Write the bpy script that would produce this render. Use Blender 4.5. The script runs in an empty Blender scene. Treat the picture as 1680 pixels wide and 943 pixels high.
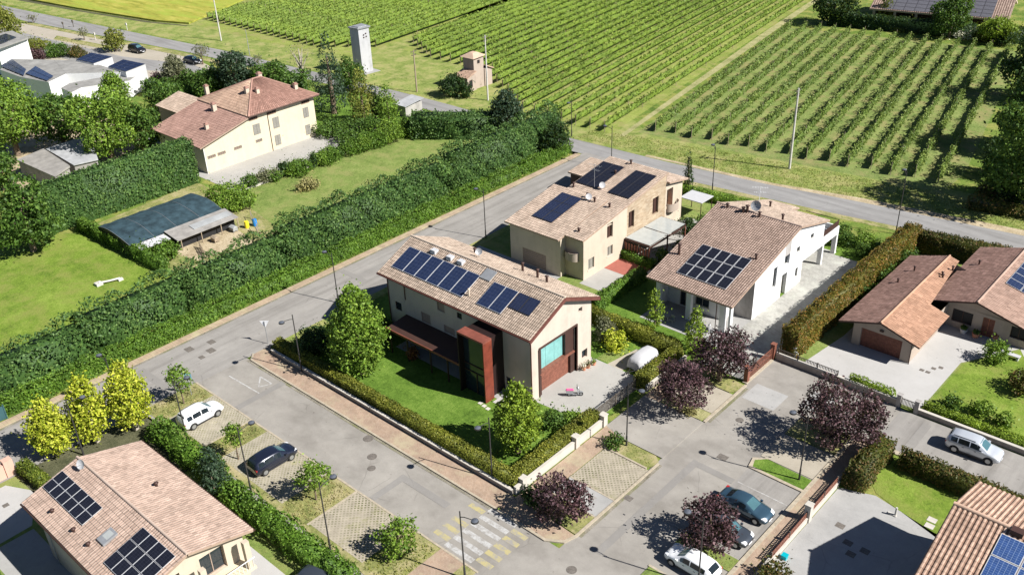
import bpy, bmesh, math, random
import numpy as np
from mathutils import Vector, Matrix

S = bpy.context.scene
C = S.collection
PI = math.pi
rnd = random.Random(7)

# ------------------------------------------------------------------ camera
FPX = 1546.52
CAMH = 55.0
RV = np.array([0.74255204, 0.66891767, -0.03414114])
UV = np.array([-0.30509281, 0.38317526, 0.87183433])
FV = np.array([-0.59626743, 0.63696614, -0.48860955])
cam = bpy.data.cameras.new('camera')
camo = bpy.data.objects.new('camera', cam)
C.objects.link(camo)
camo.matrix_world = Matrix(((RV[0], UV[0], -FV[0], 0), (RV[1], UV[1], -FV[1], 0), (RV[2], UV[2], -FV[2], CAMH), (0, 0, 0, 1)))
cam.sensor_width = 36
cam.lens = FPX / 1680 * 36
cam.clip_end = 3000
S.camera = camo


def at(px, py, z=0.0):
    d = (px - 840) / FPX * RV - (py - 471.5) / FPX * UV + FV
    t = (z - CAMH) / d[2]
    return Vector((t * d[0], t * d[1], z))


def height(b, t, zb=0.0):
    q = at(b[0], b[1], zb)
    d = (t[0] - 840) / FPX * RV - (t[1] - 471.5) / FPX * UV + FV
    s = (q.x * d[0] + q.y * d[1]) / (d[0] ** 2 + d[1] ** 2)
    return CAMH + s * d[2] - zb


def mpp(p):
    """metres per photo pixel at a world point"""
    d = np.array([p[0], p[1], p[2] - CAMH])
    return float(d @ FV) / FPX


# ------------------------------------------------------------------ world, sun
w = bpy.data.worlds.new('World')
S.world = w
w.use_nodes = True
nt = w.node_tree
bg = nt.nodes['Background']
sky = nt.nodes.new('ShaderNodeTexSky')
sky.sky_type = 'NISHITA'
sky.sun_disc = False
SUN_EL, SUN_AZ = math.radians(42), math.radians(16.5)
sky.sun_elevation = SUN_EL
sky.sun_rotation = PI / 2 - SUN_AZ
sky.air_density = 0.55
sky.dust_density = 0.3
sky.altitude = 1500
nt.links.new(sky.outputs[0], bg.inputs[0])
bg.inputs[1].default_value = 0.064
sl = bpy.data.lights.new('sun', 'SUN')
sl.energy = 5.0
sl.angle = math.radians(0.5)
sl.color = (1.0, 0.965, 0.915)
so = bpy.data.objects.new('sun', sl)
C.objects.link(so)
sd = Vector((math.cos(SUN_EL) * math.cos(SUN_AZ), math.cos(SUN_EL) * math.sin(SUN_AZ), math.sin(SUN_EL)))
so.rotation_euler = sd.to_track_quat('Z', 'Y').to_euler()
so.location = (0, 0, 120)
S.view_settings.view_transform = 'Standard'
S.view_settings.look = 'None'
S.view_settings.exposure = 0.86
S.view_settings.gamma = 1
S.cycles.max_bounces = 5
S.cycles.diffuse_bounces = 3
S.cycles.transparent_max_bounces = 4

# ------------------------------------------------------------------ materials
MAT = {}


class NB:
    def __init__(s, name):
        s.m = bpy.data.materials.new(name)
        s.m.use_nodes = True
        s.t = s.m.node_tree
        s.b = s.t.nodes['Principled BSDF']
        MAT[name] = s.m

    def n(s, typ, **kw):
        o = s.t.nodes.new('ShaderNode' + typ)
        for k, v in kw.items():
            if k.startswith('i_'):
                o.inputs[k[2:].replace('_', ' ')].default_value = v
            else:
                setattr(o, k, v)
        return o

    def l(s, a, b):
        s.t.links.new(a, b)

    def coord(s, kind='Object', scale=(1, 1, 1), rot=(0, 0, 0)):
        tc = s.n('TexCoord')
        mp = s.n('Mapping')
        mp.inputs['Scale'].default_value = scale
        mp.inputs['Rotation'].default_value = rot
        s.l(tc.outputs[kind], mp.inputs['Vector'])
        return mp.outputs[0]

    def noise(s, vec, scale, detail=4, rough=0.6):
        o = s.n('TexNoise')
        o.inputs['Scale'].default_value = scale
        o.inputs['Detail'].default_value = detail
        o.inputs['Roughness'].default_value = rough
        if vec is not None:
            s.l(vec, o.inputs['Vector'])
        return o.outputs['Fac']

    def ramp(s, fac, stops, interp='LINEAR'):
        o = s.n('ValToRGB')
        o.color_ramp.interpolation = interp
        e = o.color_ramp.elements
        while len(e) < len(stops):
            e.new(0.5)
        for x, (p, c) in zip(e, stops):
            x.position = p
            x.color = (*c, 1) if len(c) == 3 else c
        s.l(fac, o.inputs[0])
        return o.outputs[0]

    def mix(s, fac, a, b, mode='MIX'):
        o = s.n('Mix', data_type='RGBA', blend_type=mode)
        for sock, v in ((o.inputs[0], fac), (o.inputs[6], a), (o.inputs[7], b)):
            if isinstance(v, (int, float)):
                sock.default_value = v
            elif isinstance(v, tuple):
                sock.default_value = (*v, 1) if len(v) == 3 else v
            else:
                s.l(v, sock)
        return o.outputs[2]

    def math(s, op, a, b=None):
        o = s.n('Math', operation=op)
        for i, v in enumerate((a, b)):
            if v is None:
                continue
            if isinstance(v, (int, float)):
                o.inputs[i].default_value = v
            else:
                s.l(v, o.inputs[i])
        return o.outputs[0]

    def bump(s, h, strength=0.3, dist=0.05):
        o = s.n('Bump')
        o.inputs['Strength'].default_value = strength
        o.inputs['Distance'].default_value = dist
        s.l(h, o.inputs['Height'])
        s.l(o.outputs[0], s.b.inputs['Normal'])

    def set(s, col=None, rough=0.8, spec=0.3, metal=0.0, coat=0.0):
        if col is not None:
            if isinstance(col, tuple):
                s.b.inputs['Base Color'].default_value = (*col, 1)
            else:
                s.l(col, s.b.inputs['Base Color'])
        s.b.inputs['Roughness'].default_value = rough
        s.b.inputs['Specular IOR Level'].default_value = spec
        s.b.inputs['Metallic'].default_value = metal
        s.b.inputs['Coat Weight'].default_value = coat
        return s.m


def plain(name, col, rough=0.7, spec=0.3, metal=0, coat=0, var=0.12, scale=1.5):
    k = NB(name)
    v = k.coord('Object')
    f = k.noise(v, scale, 5)
    a = tuple(c * (1 - var) for c in col)
    b = tuple(min(1, c * (1 + var)) for c in col)
    k.set(k.ramp(f, [(0.3, a), (0.7, b)]), rough, spec, metal, coat)
    return k.m


def worn_paint(name, col):
    k = NB(name)
    v = k.coord('Object')
    f = k.ramp(k.noise(v, 1.6, 7, 0.75), [(0.40, (0, 0, 0)), (0.56, (0.9, 0.9, 0.9))])
    g = k.ramp(k.noise(v, 12, 3, 0.8), [(0.3, (0.6, 0.6, 0.6)), (0.6, (1, 1, 1))])
    c = k.mix(k.math('MULTIPLY', f, g), (0.27, 0.255, 0.235), col)
    k.set(c, 0.85, 0.2)
    return k.m


def foliage(name, c0, c1, c2, trans=0.28, patch=0.35):
    k = NB(name)
    a = k.n('Attribute', attribute_name='var')
    col = k.ramp(a.outputs['Fac'], [(0.05, c0), (0.5, c1), (0.97, c2)])
    v = k.coord('Object')
    f = k.noise(v, patch, 3)
    f2 = k.ramp(f, [(0.3, (0.72, 0.74, 0.8)), (0.72, (1.22, 1.2, 1.05))])
    col = k.mix(1.0, col, f2, 'MULTIPLY')
    f3 = k.ramp(k.noise(v, patch * 4.5, 4, 0.7), [(0.3, (0.78, 0.8, 0.82)), (0.7, (1.18, 1.15, 1.05))])
    col = k.mix(1.0, col, f3, 'MULTIPLY')
    k.set(col, 0.55, 0.25)
    tr = k.n('BsdfTranslucent')
    k.l(k.mix(0.5, col, (0.16, 0.2, 0.02)), tr.inputs['Color'])
    ms = k.n('MixShader')
    ms.inputs[0].default_value = trans
    k.l(k.b.outputs[0], ms.inputs[1])
    k.l(tr.outputs[0], ms.inputs[2])
    k.l(ms.outputs[0], k.t.nodes['Material Output'].inputs[0])
    return k.m


def grass(name, c0, c1, c2, big=0.12, fine=3.0, stretch=None, dry=None):
    k = NB(name)
    v = k.coord('Object', stretch or (1, 1, 1))
    f1 = k.noise(v, big, 5, 0.65)
    f2 = k.noise(v, fine, 6, 0.75)
    f3 = k.noise(v, 0.55, 4, 0.7)
    s = k.math('ADD', k.math('MULTIPLY', f1, 0.3), k.math('ADD', k.math('MULTIPLY', f2, 0.37), k.math('MULTIPLY', f3, 0.33)))
    col = k.ramp(s, [(0.39, tuple(c * 0.85 for c in c0)), (0.5, c1), (0.6, c2)])
    if dry:
        d = k.ramp(k.noise(v, 0.3, 6, 0.72), [(0.47, (0, 0, 0)), (0.62, (1, 1, 1))])
        col = k.mix(d, col, dry)
    k.set(col, 0.9, 0.1)
    k.bump(f2, 0.7, 0.12)
    return k.m


def asphalt(name, c0, c1, crack=0.5, along=None):
    k = NB(name)
    v = k.coord('Object')
    f = k.noise(v, 0.16, 6, 0.65)
    g = k.noise(v, 9, 3, 0.8)
    h = k.noise(v, 0.9, 6, 0.7)
    s = k.math('ADD', k.math('MULTIPLY', f, 0.5), k.math('ADD', k.math('MULTIPLY', g, 0.2), k.math('MULTIPLY', h, 0.3)))
    col = k.ramp(s, [(0.33, c0), (0.64, c1)])
    wv = k.n('Mix', data_type='VECTOR')
    wv.inputs[0].default_value = 0.25
    nz = k.n('TexNoise')
    nz.inputs['Scale'].default_value = 0.8
    k.l(v, nz.inputs['Vector'])
    k.l(v, wv.inputs[4])
    k.l(nz.outputs['Color'], wv.inputs[5])
    vo = k.n('TexVoronoi', feature='DISTANCE_TO_EDGE')
    vo.inputs['Scale'].default_value = 0.28
    k.l(wv.outputs[1], vo.inputs['Vector'])
    line = k.ramp(vo.outputs['Distance'], [(0.0, (1, 1, 1)), (0.012, (0, 0, 0))])
    msk = k.ramp(k.noise(v, 0.22, 3), [(0.5, (0, 0, 0)), (0.62, (crack, crack, crack))])
    fac = k.math('MULTIPLY', line, msk)
    col = k.mix(fac, col, tuple(c * 0.45 for c in c0))
    if along:
        vs = k.coord('Object', scale=along)
        tr = k.ramp(k.noise(vs, 1.0, 4, 0.6), [(0.36, (0.84, 0.835, 0.83)), (0.5, (1, 1, 1)), (0.66, (1.1, 1.1, 1.095))])
        col = k.mix(1.0, col, tr, 'MULTIPLY')
    # oily spots
    sp = k.ramp(k.noise(v, 1.7, 2, 0.5), [(0.70, (1, 1, 1)), (0.78, (0.72, 0.71, 0.7))])
    col = k.mix(1.0, col, sp, 'MULTIPLY')
    k.set(col, 0.92, 0.2)
    k.bump(g, 0.25, 0.02)
    return k.m


def bricks(name, c0, c1, mortar, scale, bw=0.5, rh=0.25, rot=0.0, dirt=None, upright=False):
    k = NB(name)
    v = k.coord('Object', rot=(0, 0, rot))
    if upright:
        se, cb = k.n('SeparateXYZ'), k.n('CombineXYZ')
        k.l(v, se.inputs[0])
        k.l(se.outputs[1], cb.inputs[0])
        k.l(se.outputs[2], cb.inputs[1])
        v = cb.outputs[0]
    b = k.n('TexBrick')
    b.inputs['Scale'].default_value = scale
    b.inputs['Color1'].default_value = (*c0, 1)
    b.inputs['Color2'].default_value = (*c1, 1)
    b.inputs['Mortar'].default_value = (*mortar, 1)
    b.inputs['Mortar Size'].default_value = 0.02
    b.inputs['Brick Width'].default_value = bw
    b.inputs['Row Height'].default_value = rh
    k.l(v, b.inputs['Vector'])
    f = k.ramp(k.noise(v, 0.7, 6, 0.7), [(0.3, (0.75, 0.75, 0.74)), (0.7, (1.15, 1.14, 1.1))])
    col = k.mix(1.0, b.outputs['Color'], f, 'MULTIPLY')
    if dirt:
        d = k.ramp(k.noise(v, 0.45, 6, 0.75), [(0.5, (0, 0, 0)), (0.66, (0.8, 0.8, 0.8))])
        col = k.mix(d, col, dirt)
    k.set(col, 0.9, 0.15)
    k.bump(b.outputs['Fac'], -0.3, 0.02)
    return k.m


def grid_paver(name, stone, soil, period=0.34, rot=PI / 4, dirt=(0.2, 0.2, 0.07)):
    k = NB(name)
    v = k.coord('Object', scale=(1 / period,) * 3, rot=(0, 0, rot))
    sep = k.n('SeparateXYZ')
    k.l(v, sep.inputs[0])
    fx = k.math('ABSOLUTE', k.math('SUBTRACT', k.math('FRACT', sep.outputs[0]), 0.5))
    fy = k.math('ABSOLUTE', k.math('SUBTRACT', k.math('FRACT', sep.outputs[1]), 0.5))
    mx = k.math('MAXIMUM', fx, fy)
    wob = k.math('ADD', mx, k.math('MULTIPLY', k.math('SUBTRACT', k.noise(v, 1.3, 3), 0.5), 0.18))
    hole = k.ramp(wob, [(0.25, (1, 1, 1)), (0.31, (0, 0, 0))])
    v2 = k.coord('Object')
    fade = k.ramp(k.noise(v2, 0.4, 4), [(0.36, (0.15, 0.15, 0.15)), (0.6, (1, 1, 1))])
    fac = k.math('MULTIPLY', hole, fade)
    st = k.ramp(k.noise(v2, 1.3, 5), [(0.3, tuple(c * 0.8 for c in stone)), (0.7, tuple(c * 1.15 for c in stone))])
    col = k.mix(fac, st, soil)
    d = k.ramp(k.noise(v2, 0.33, 6, 0.75), [(0.55, (0, 0, 0)), (0.7, (0.7, 0.7, 0.7))])
    col = k.mix(d, col, dirt)
    k.set(col, 0.92, 0.1)
    k.bump(fac, -0.4, 0.04)
    return k.m


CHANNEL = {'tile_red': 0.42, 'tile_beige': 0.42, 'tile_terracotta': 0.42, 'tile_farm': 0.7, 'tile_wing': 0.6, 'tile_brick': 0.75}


def tiles(name, cols, rough=0.85, dirt=(0.8, 0.78, 0.76)):
    """clay tiles: one colour per tile, taken from the UV (one unit = one tile)"""
    k = NB(name)
    tc = k.n('TexCoord')
    fl = k.n('VectorMath', operation='FLOOR')
    k.l(tc.outputs['UV'], fl.inputs[0])
    sp = k.n('SeparateXYZ')
    k.l(fl.outputs[0], sp.inputs[0])
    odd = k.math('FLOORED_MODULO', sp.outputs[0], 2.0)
    wn = k.n('TexWhiteNoise', noise_dimensions='2D')
    k.l(fl.outputs[0], wn.inputs['Vector'])
    n = len(cols)
    col = k.ramp(wn.outputs['Value'], [(i / (n - 1) * 0.9 + 0.05, c) for i, c in enumerate(cols)])
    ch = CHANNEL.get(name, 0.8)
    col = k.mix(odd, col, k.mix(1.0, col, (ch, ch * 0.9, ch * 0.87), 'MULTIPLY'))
    v = k.coord('Object')
    f = k.ramp(k.noise(v, 0.5, 5, 0.7), [(0.3, dirt), (0.7, (1.12, 1.1, 1.08))])
    col = k.mix(1.0, col, f, 'MULTIPLY')
    k.set(col, rough, 0.15)
    return k.m


def stucco(name, col, var=0.06, streak=0.12):
    k = NB(name)
    v = k.coord('Object')
    vs = k.coord('Object', scale=(1.2, 1.2, 0.12))
    f = k.noise(v, 0.7, 6, 0.65)
    g = k.noise(vs, 1.0, 5, 0.7)
    s = k.math('ADD', k.math('MULTIPLY', f, 0.5), k.math('MULTIPLY', g, 0.5))
    c = k.ramp(s, [(0.3, tuple(x * (1 - var - streak) for x in col)), (0.52, col), (0.75, tuple(min(1, x * (1 + var)) for x in col))])
    k.set(c, 0.9, 0.15)
    k.bump(k.noise(v, 30, 3), 0.12, 0.01)
    return k.m


def pv_material(name, cell, line, nx, ny, lw=0.03, rough=0.16):
    """photovoltaic glass: UV 0-1 over one panel"""
    k = NB(name)
    tc = k.n('TexCoord')
    sep = k.n('SeparateXYZ')
    k.l(tc.outputs['UV'], sep.inputs[0])

    def edge(s, n):
        fr = k.math('FRACT', k.math('MULTIPLY', s, n))
        return k.math('GREATER_THAN', k.math('ABSOLUTE', k.math('SUBTRACT', fr, 0.5)), 0.5 - lw)
    e = k.math('MAXIMUM', edge(sep.outputs[0], nx), edge(sep.outputs[1], ny))
    v = k.coord('Object')
    ob = k.n('ObjectInfo')
    f = k.ramp(k.noise(v, 2.5, 3), [(0.3, tuple(c * 0.8 for c in cell)), (0.7, tuple(c * 1.2 for c in cell))])
    col = k.mix(e, f, line)
    k.set(col, rough, 0.5)
    return k.m


grass('meadow', (0.06, 0.11, 0.02), (0.11, 0.17, 0.03), (0.19, 0.24, 0.05), dry=(0.25, 0.25, 0.07))
grass('lawn_green', (0.06, 0.115, 0.016), (0.10, 0.175, 0.025), (0.16, 0.24, 0.045), big=0.2)
grass('lawn_bright', (0.09, 0.15, 0.02), (0.14, 0.21, 0.028), (0.21, 0.28, 0.05), big=0.1, dry=(0.19, 0.22, 0.05))
grass('lawn_olive', (0.10, 0.15, 0.035), (0.155, 0.21, 0.052), (0.23, 0.27, 0.085), big=0.09, dry=(0.22, 0.235, 0.08))
grass('verge', (0.115, 0.165, 0.035), (0.19, 0.235, 0.06), (0.28, 0.295, 0.095), big=0.15, fine=2.2, dry=(0.29, 0.28, 0.11))
grass('dry_grass', (0.13, 0.16, 0.045), (0.22, 0.225, 0.08), (0.32, 0.29, 0.12), big=0.3, dry=(0.35, 0.30, 0.17))
grass('vine_grass', (0.14, 0.185, 0.04), (0.205, 0.25, 0.055), (0.29, 0.315, 0.095), big=0.12, dry=(0.25, 0.24, 0.09))
grass('vine_grass_dark', (0.10, 0.145, 0.04), (0.155, 0.205, 0.058), (0.235, 0.265, 0.095), big=0.12, dry=(0.23, 0.215, 0.09))
grass('wheat', (0.15, 0.185, 0.03), (0.27, 0.265, 0.045), (0.40, 0.37, 0.085), big=0.05, fine=0.8, stretch=(0.22, 1, 1), dry=(0.27, 0.32, 0.05))
grass('bare_soil', (0.25, 0.2, 0.12), (0.38, 0.31, 0.2), (0.48, 0.41, 0.29), big=0.4, fine=4)
grass('track_dirt', (0.20, 0.21, 0.08), (0.29, 0.28, 0.13), (0.38, 0.345, 0.19), big=0.3, fine=4)
grass('gutter_dirt', (0.15, 0.135, 0.10), (0.22, 0.2, 0.16), (0.29, 0.265, 0.22), big=0.4, fine=4, dry=(0.17, 0.17, 0.09))
grass('bark_bed', (0.05, 0.06, 0.03), (0.09, 0.09, 0.05), (0.13, 0.13, 0.075), big=0.5, fine=5)
asphalt('asphalt', (0.205, 0.193, 0.178), (0.295, 0.28, 0.26), 0.3, (0.9, 0.05, 1))
asphalt('asphalt_top', (0.2, 0.195, 0.19), (0.27, 0.264, 0.256), 0.3, (0.06, 0.8, 1))
asphalt('asphalt_warm', (0.215, 0.2, 0.178), (0.305, 0.286, 0.258), 0.38, (0.22, 0.3, 1))
asphalt('asphalt_repair', (.19,.18,.167),(.26,.247,.23), 0.2)
asphalt('concrete_drive', (0.29, 0.28, 0.26), (0.38, 0.37, 0.345), 0.15)
asphalt('concrete_pale', (0.35, 0.34, 0.325), (0.43, 0.42, 0.405), 0.15)
asphalt('concrete_worn', (0.25, 0.247, 0.24), (0.38, 0.373, 0.36), 0.3)
asphalt('gravel_beige', (0.29, 0.26, 0.205), (0.4, 0.36, 0.295), 0.0)
bricks('kerb_pink', (0.35, 0.265, 0.19), (0.38, 0.295, 0.22), (0.26, 0.21, 0.15), 1.0, 1.0, 0.35, 0, (0.4, 0.36, 0.22))
bricks('pave_pink', (0.33, 0.235, 0.175), (0.38, 0.285, 0.22), (0.26, 0.2, 0.15), 2.2, 0.5, 0.25, 0.78, (0.38, 0.33, 0.22))
bricks('stone_paving', (0.33, 0.325, 0.305), (0.40, 0.395, 0.375), (0.26, 0.255, 0.235), 1.2, 0.6, 0.35, 0.3, (0.44, 0.45, 0.4))
bricks('brick_clad', (0.33, 0.245, 0.165), (0.44, 0.36, 0.265), (0.40, 0.33, 0.25), 1.6, 1.0, 0.3, 0, None, True)
grid_paver('grid_paver', (0.345, 0.305, 0.24), (0.13, 0.13, 0.07), 0.29, PI / 4)
grid_paver('grid_paver_worn', (0.34, 0.305, 0.24), (0.18, 0.175, 0.095), 0.27, PI / 4, (0.3, 0.28, 0.13))
plain('kerbstone', (0.36, 0.31, 0.235), 0.9, var=0.2, scale=3)
worn_paint('paint_white', (0.46, 0.46, 0.45))
worn_paint('paint_yellow', (0.42, 0.36, 0.15))
plain('patch_dark', (0.085, 0.085, 0.1), 0.9, var=0.25, scale=2)
plain('cover_iron', (0.135, 0.12, 0.105), 0.8, var=0.3, scale=6)
plain('iron', (0.10, 0.085, 0.07), 0.7, var=0.3, scale=8)
stucco('stucco_beige', (0.5, 0.435, 0.365))
stucco('stucco_cream', (0.58, 0.51, 0.37), 0.05, 0.08)
stucco('stucco_sand', (0.5, 0.425, 0.335))
stucco('stucco_white', (0.68, 0.68, 0.67), 0.03, 0.05)
stucco('stucco_tan', (0.38, 0.315, 0.26))
stucco('stucco_pinkwall', (0.58, 0.36, 0.28))
stucco('stone_grey', (0.36, 0.34, 0.32), 0.25, 0.2)
stucco('weathered_white', (0.42, 0.42, 0.43), 0.08, 0.25)
stucco('weathered_pink', (0.38, 0.31, 0.26), 0.08, 0.25)
stucco('wall_stone', (0.3, 0.27, 0.235), 0.2, 0.2)
stucco('coping', (0.48, 0.45, 0.4), 0.1, 0.1)
tiles('tile_beige', [(0.339, 0.280, 0.224), (0.460, 0.380, 0.305), (0.573, 0.476, 0.384), (0.399, 0.330, 0.265), (0.624, 0.517, 0.418)])
tiles('tile_pink', [(0.314, 0.247, 0.204), (0.400, 0.315, 0.260), (0.484, 0.384, 0.319), (0.357, 0.281, 0.232), (0.520, 0.412, 0.342)])
tiles('tile_pale', [(0.345, 0.286, 0.231), (0.440, 0.365, 0.295), (0.531, 0.443, 0.360), (0.392, 0.326, 0.263), (0.571, 0.476, 0.387)])
tiles('tile_red', [(0.294, 0.223, 0.184), (0.375, 0.285, 0.235), (0.455, 0.348, 0.289), (0.335, 0.254, 0.210), (0.488, 0.374, 0.310)])
tiles('tile_brick', [(0.227, 0.137, 0.110), (0.290, 0.175, 0.140), (0.354, 0.218, 0.177), (0.259, 0.156, 0.125), (0.380, 0.234, 0.190)])
tiles('tile_orange', [(0.298, 0.184, 0.125), (0.380, 0.235, 0.160), (0.460, 0.289, 0.201), (0.339, 0.210, 0.143), (0.495, 0.310, 0.215)])
tiles('tile_mixed', [(0.171, 0.110, 0.093), (0.240, 0.155, 0.130), (0.310, 0.204, 0.173), (0.205, 0.133, 0.111), (0.338, 0.223, 0.189)])
tiles('tile_terracotta', [(0.368, 0.259, 0.196), (0.470, 0.330, 0.250), (0.567, 0.401, 0.307), (0.419, 0.294, 0.223), (0.609, 0.431, 0.330)])
tiles('tile_rose', [(0.259, 0.184, 0.149), (0.330, 0.235, 0.190), (0.401, 0.289, 0.236), (0.294, 0.210, 0.169), (0.431, 0.310, 0.253)])
tiles('tile_wing', [(0.295, 0.193, 0.160), (0.360, 0.235, 0.195), (0.426, 0.282, 0.236), (0.328, 0.214, 0.177), (0.453, 0.300, 0.251)])
tiles('tile_farm', [(0.361, 0.262, 0.197), (0.440, 0.320, 0.240), (0.518, 0.380, 0.288), (0.400, 0.291, 0.218), (0.551, 0.404, 0.306)])
pv_material('pv_blue', (0.018, 0.028, 0.066), (0.06, 0.075, 0.12), 4, 7, 0.02)
pv_material('pv_black', (0.012, 0.013, 0.02), (0.03, 0.032, 0.045), 3, 6, 0.03)
pv_material('pv_deep', (0.016, 0.022, 0.05), (0.06, 0.07, 0.1), 4, 8, 0.03)
pv_material('pv_bright', (0.03, 0.07, 0.20), (0.25, 0.32, 0.45), 6, 10, 0.03)
plain('alu', (0.62, 0.63, 0.64), 0.4, 0.5, 0.3)
plain('black_frame', (0.03, 0.03, 0.035), 0.4, 0.4)
plain('fascia_brown', (0.10, 0.035, 0.025), 0.5, 0.4)
plain('fascia_red', (0.13, 0.05, 0.04), 0.55, 0.3, var=0.2)
plain('fascia_tan', (0.33, 0.24, 0.18), 0.7, 0.3)
plain('corten', (0.16, 0.036, 0.02), 0.55, 0.35, var=0.3)
plain('corten_top', (0.19, 0.06, 0.04), 0.55, 0.35, var=0.25)
plain('portal_shade', (0.02, 0.01, 0.009), 0.6)  # near-black: the portal's inner shade is put into the colour
plain('brown_dark', (0.055, 0.028, 0.022), 0.55, 0.35)
plain('wood_brown', (0.19, 0.075, 0.05), 0.6, 0.3, var=0.3, scale=3)
plain('wood_red', (0.34, 0.13, 0.07), 0.6, 0.3, var=0.3, scale=3)
plain('shutter_grey', (0.23, 0.22, 0.19), 0.7, var=0.15, scale=6)
plain('shutter_tan', (0.30, 0.23, 0.185), 0.7, var=0.15, scale=6)
plain('bars_rust', (0.22, 0.14, 0.1), 0.7)
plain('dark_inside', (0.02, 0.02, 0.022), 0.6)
plain('glass_dark', (0.02, 0.028, 0.035), 0.08, 0.5)
plain('glass_teal', (0.18, 0.40, 0.38), 0.1, 0.5, var=0.15)
plain('glass_roof', (0.36, 0.38, 0.37), 0.15, 0.5, var=0.08)
plain('lamp_black', (0.035, 0.033, 0.032), 0.5, 0.4)
plain('lamp_top', (0.09, 0.10, 0.12), 0.35, 0.5)
plain('concrete_pole', (0.50, 0.48, 0.44), 0.85, var=0.2)
plain('wood_pole', (0.30, 0.24, 0.17), 0.85, var=0.25)
plain('metal_grey', (0.33, 0.34, 0.35), 0.5, 0.4, 0.4)
plain('metal_white', (0.72, 0.73, 0.74), 0.45, 0.4)
plain('sheet_grey', (0.30, 0.31, 0.31), 0.6, 0.3, var=0.2, scale=0.8)
plain('sheet_pale', (0.36, 0.365, 0.37), 0.6, 0.3, var=0.2, scale=0.8)
plain('sheet_brown', (0.27, 0.255, 0.235), 0.6, 0.3, var=0.25, scale=0.8)
plain('roof_grey', (0.24, 0.235, 0.22), 0.9, var=0.25, scale=0.6)
plain('tarp_white', (0.45, 0.45, 0.46), 0.6, 0.3, var=0.06, scale=2)
plain('tyre', (0.02, 0.02, 0.02), 0.85)
plain('rim', (0.38, 0.39, 0.4), 0.35, 0.5, 0.7)
plain('car_white', (0.78, 0.79, 0.80), 0.28, 0.5, 0, 0.6, 0.02)
plain('car_silver', (0.56, 0.59, 0.63), 0.3, 0.5, 0.35, 0.6, 0.03)
plain('car_navy', (0.012, 0.016, 0.032), 0.25, 0.5, 0.2, 0.8, 0.05)
plain('car_blue', (0.04, 0.085, 0.125), 0.28, 0.5, 0.35, 0.8, 0.05)
plain('car_slate', (0.05, 0.06, 0.075), 0.28, 0.5, 0.3, 0.8, 0.05)
plain('car_black', (0.012, 0.013, 0.018), 0.25, 0.5, 0.1, 0.8, 0.05)
plain('car_glass', (0.015, 0.022, 0.028), 0.06, 0.6)
plain('windscreen', (0.06, 0.13, 0.15), 0.06, 0.6)
plain('lamp_clear', (0.7, 0.72, 0.75), 0.2, 0.5)
plain('lamp_red', (0.35, 0.02, 0.02), 0.3, 0.5)
plain('pink', (0.75, 0.10, 0.28), 0.4, 0.4)
plain('plastic_blue', (0.02, 0.20, 0.55), 0.4, 0.4)
plain('plastic_yellow', (0.75, 0.62, 0.03), 0.4, 0.4)
plain('plastic_teal', (0.0, 0.35, 0.42), 0.4, 0.4)
plain('net_teal', (0.035, 0.09, 0.10), 0.8)
plain('net_blue', (0.03, 0.055, 0.068), 0.75, 0.2, var=0.45, scale=0.9)
plain('bark', (0.16, 0.12, 0.085), 0.9, var=0.3, scale=4)
plain('bark_pale', (0.36, 0.32, 0.26), 0.9, var=0.25, scale=4)
plain('sign_white', (0.75, 0.76, 0.78), 0.5)
plain('sign_blue', (0.16, 0.36, 0.48), 0.5)
plain('red_patio', (0.30, 0.10, 0.075), 0.85, var=0.15)
plain('terracotta', (0.45, 0.2, 0.12), 0.8)
foliage('leaf_mid', (0.034, 0.08, 0.014), (0.074, 0.15, 0.025), (0.14, 0.235, 0.045))
foliage('leaf_light', (0.085, 0.165, 0.02), (0.16, 0.275, 0.034), (0.26, 0.375, 0.06))
foliage('leaf_lime', (0.13, 0.21, 0.02), (0.21, 0.31, 0.03), (0.3, 0.4, 0.05))
foliage('leaf_dark', (0.013, 0.036, 0.012), (0.03, 0.068, 0.02), (0.065, 0.12, 0.034))
foliage('leaf_hedge', (0.035, 0.08, 0.022), (0.076, 0.155, 0.038), (0.15, 0.245, 0.068))
foliage('leaf_laurel', (0.055, 0.125, 0.015), (0.11, 0.21, 0.025), (0.18, 0.3, 0.05))
foliage('leaf_yellow', (0.26, 0.34, 0.025), (0.44, 0.5, 0.04), (0.68, 0.68, 0.1), 0.3)
foliage('leaf_purple', (0.03, 0.014, 0.019), (0.074, 0.036, 0.046), (0.19, 0.11, 0.13), 0.15)
foliage('leaf_box', (0.07, 0.11, 0.012), (0.13, 0.17, 0.022), (0.21, 0.25, 0.045))
foliage('leaf_boxtop', (0.1, 0.125, 0.018), (0.19, 0.205, 0.03), (0.29, 0.29, 0.055))
foliage('leaf_photinia', (0.09, 0.10, 0.015), (0.17, 0.145, 0.025), (0.30, 0.145, 0.04))
foliage('leaf_photinia_dark', (0.05, 0.065, 0.015), (0.095, 0.105, 0.025), (0.20, 0.115, 0.05))
foliage('leaf_vine', (0.12, 0.195, 0.03), (0.22, 0.31, 0.052), (0.36, 0.44, 0.105), 0.3)
foliage('leaf_vine_blue', (0.09, 0.155, 0.034), (0.175, 0.25, 0.058), (0.3, 0.365, 0.115), 0.3)
foliage('leaf_conifer', (0.02, 0.045, 0.025), (0.042, 0.078, 0.045), (0.085, 0.13, 0.08))
foliage('leaf_golden', (0.11, 0.14, 0.025), (0.19, 0.215, 0.04), (0.29, 0.3, 0.065))
foliage('leaf_grey', (0.11, 0.12, 0.07), (0.19, 0.20, 0.12), (0.28, 0.28, 0.18))
foliage('leaf_straw', (0.22, 0.2, 0.08), (0.32, 0.29, 0.12), (0.42, 0.38, 0.18))
foliage('leaf_flower', (0.45, 0.42, 0.3), (0.6, 0.6, 0.5), (0.75, 0.75, 0.7))
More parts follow.
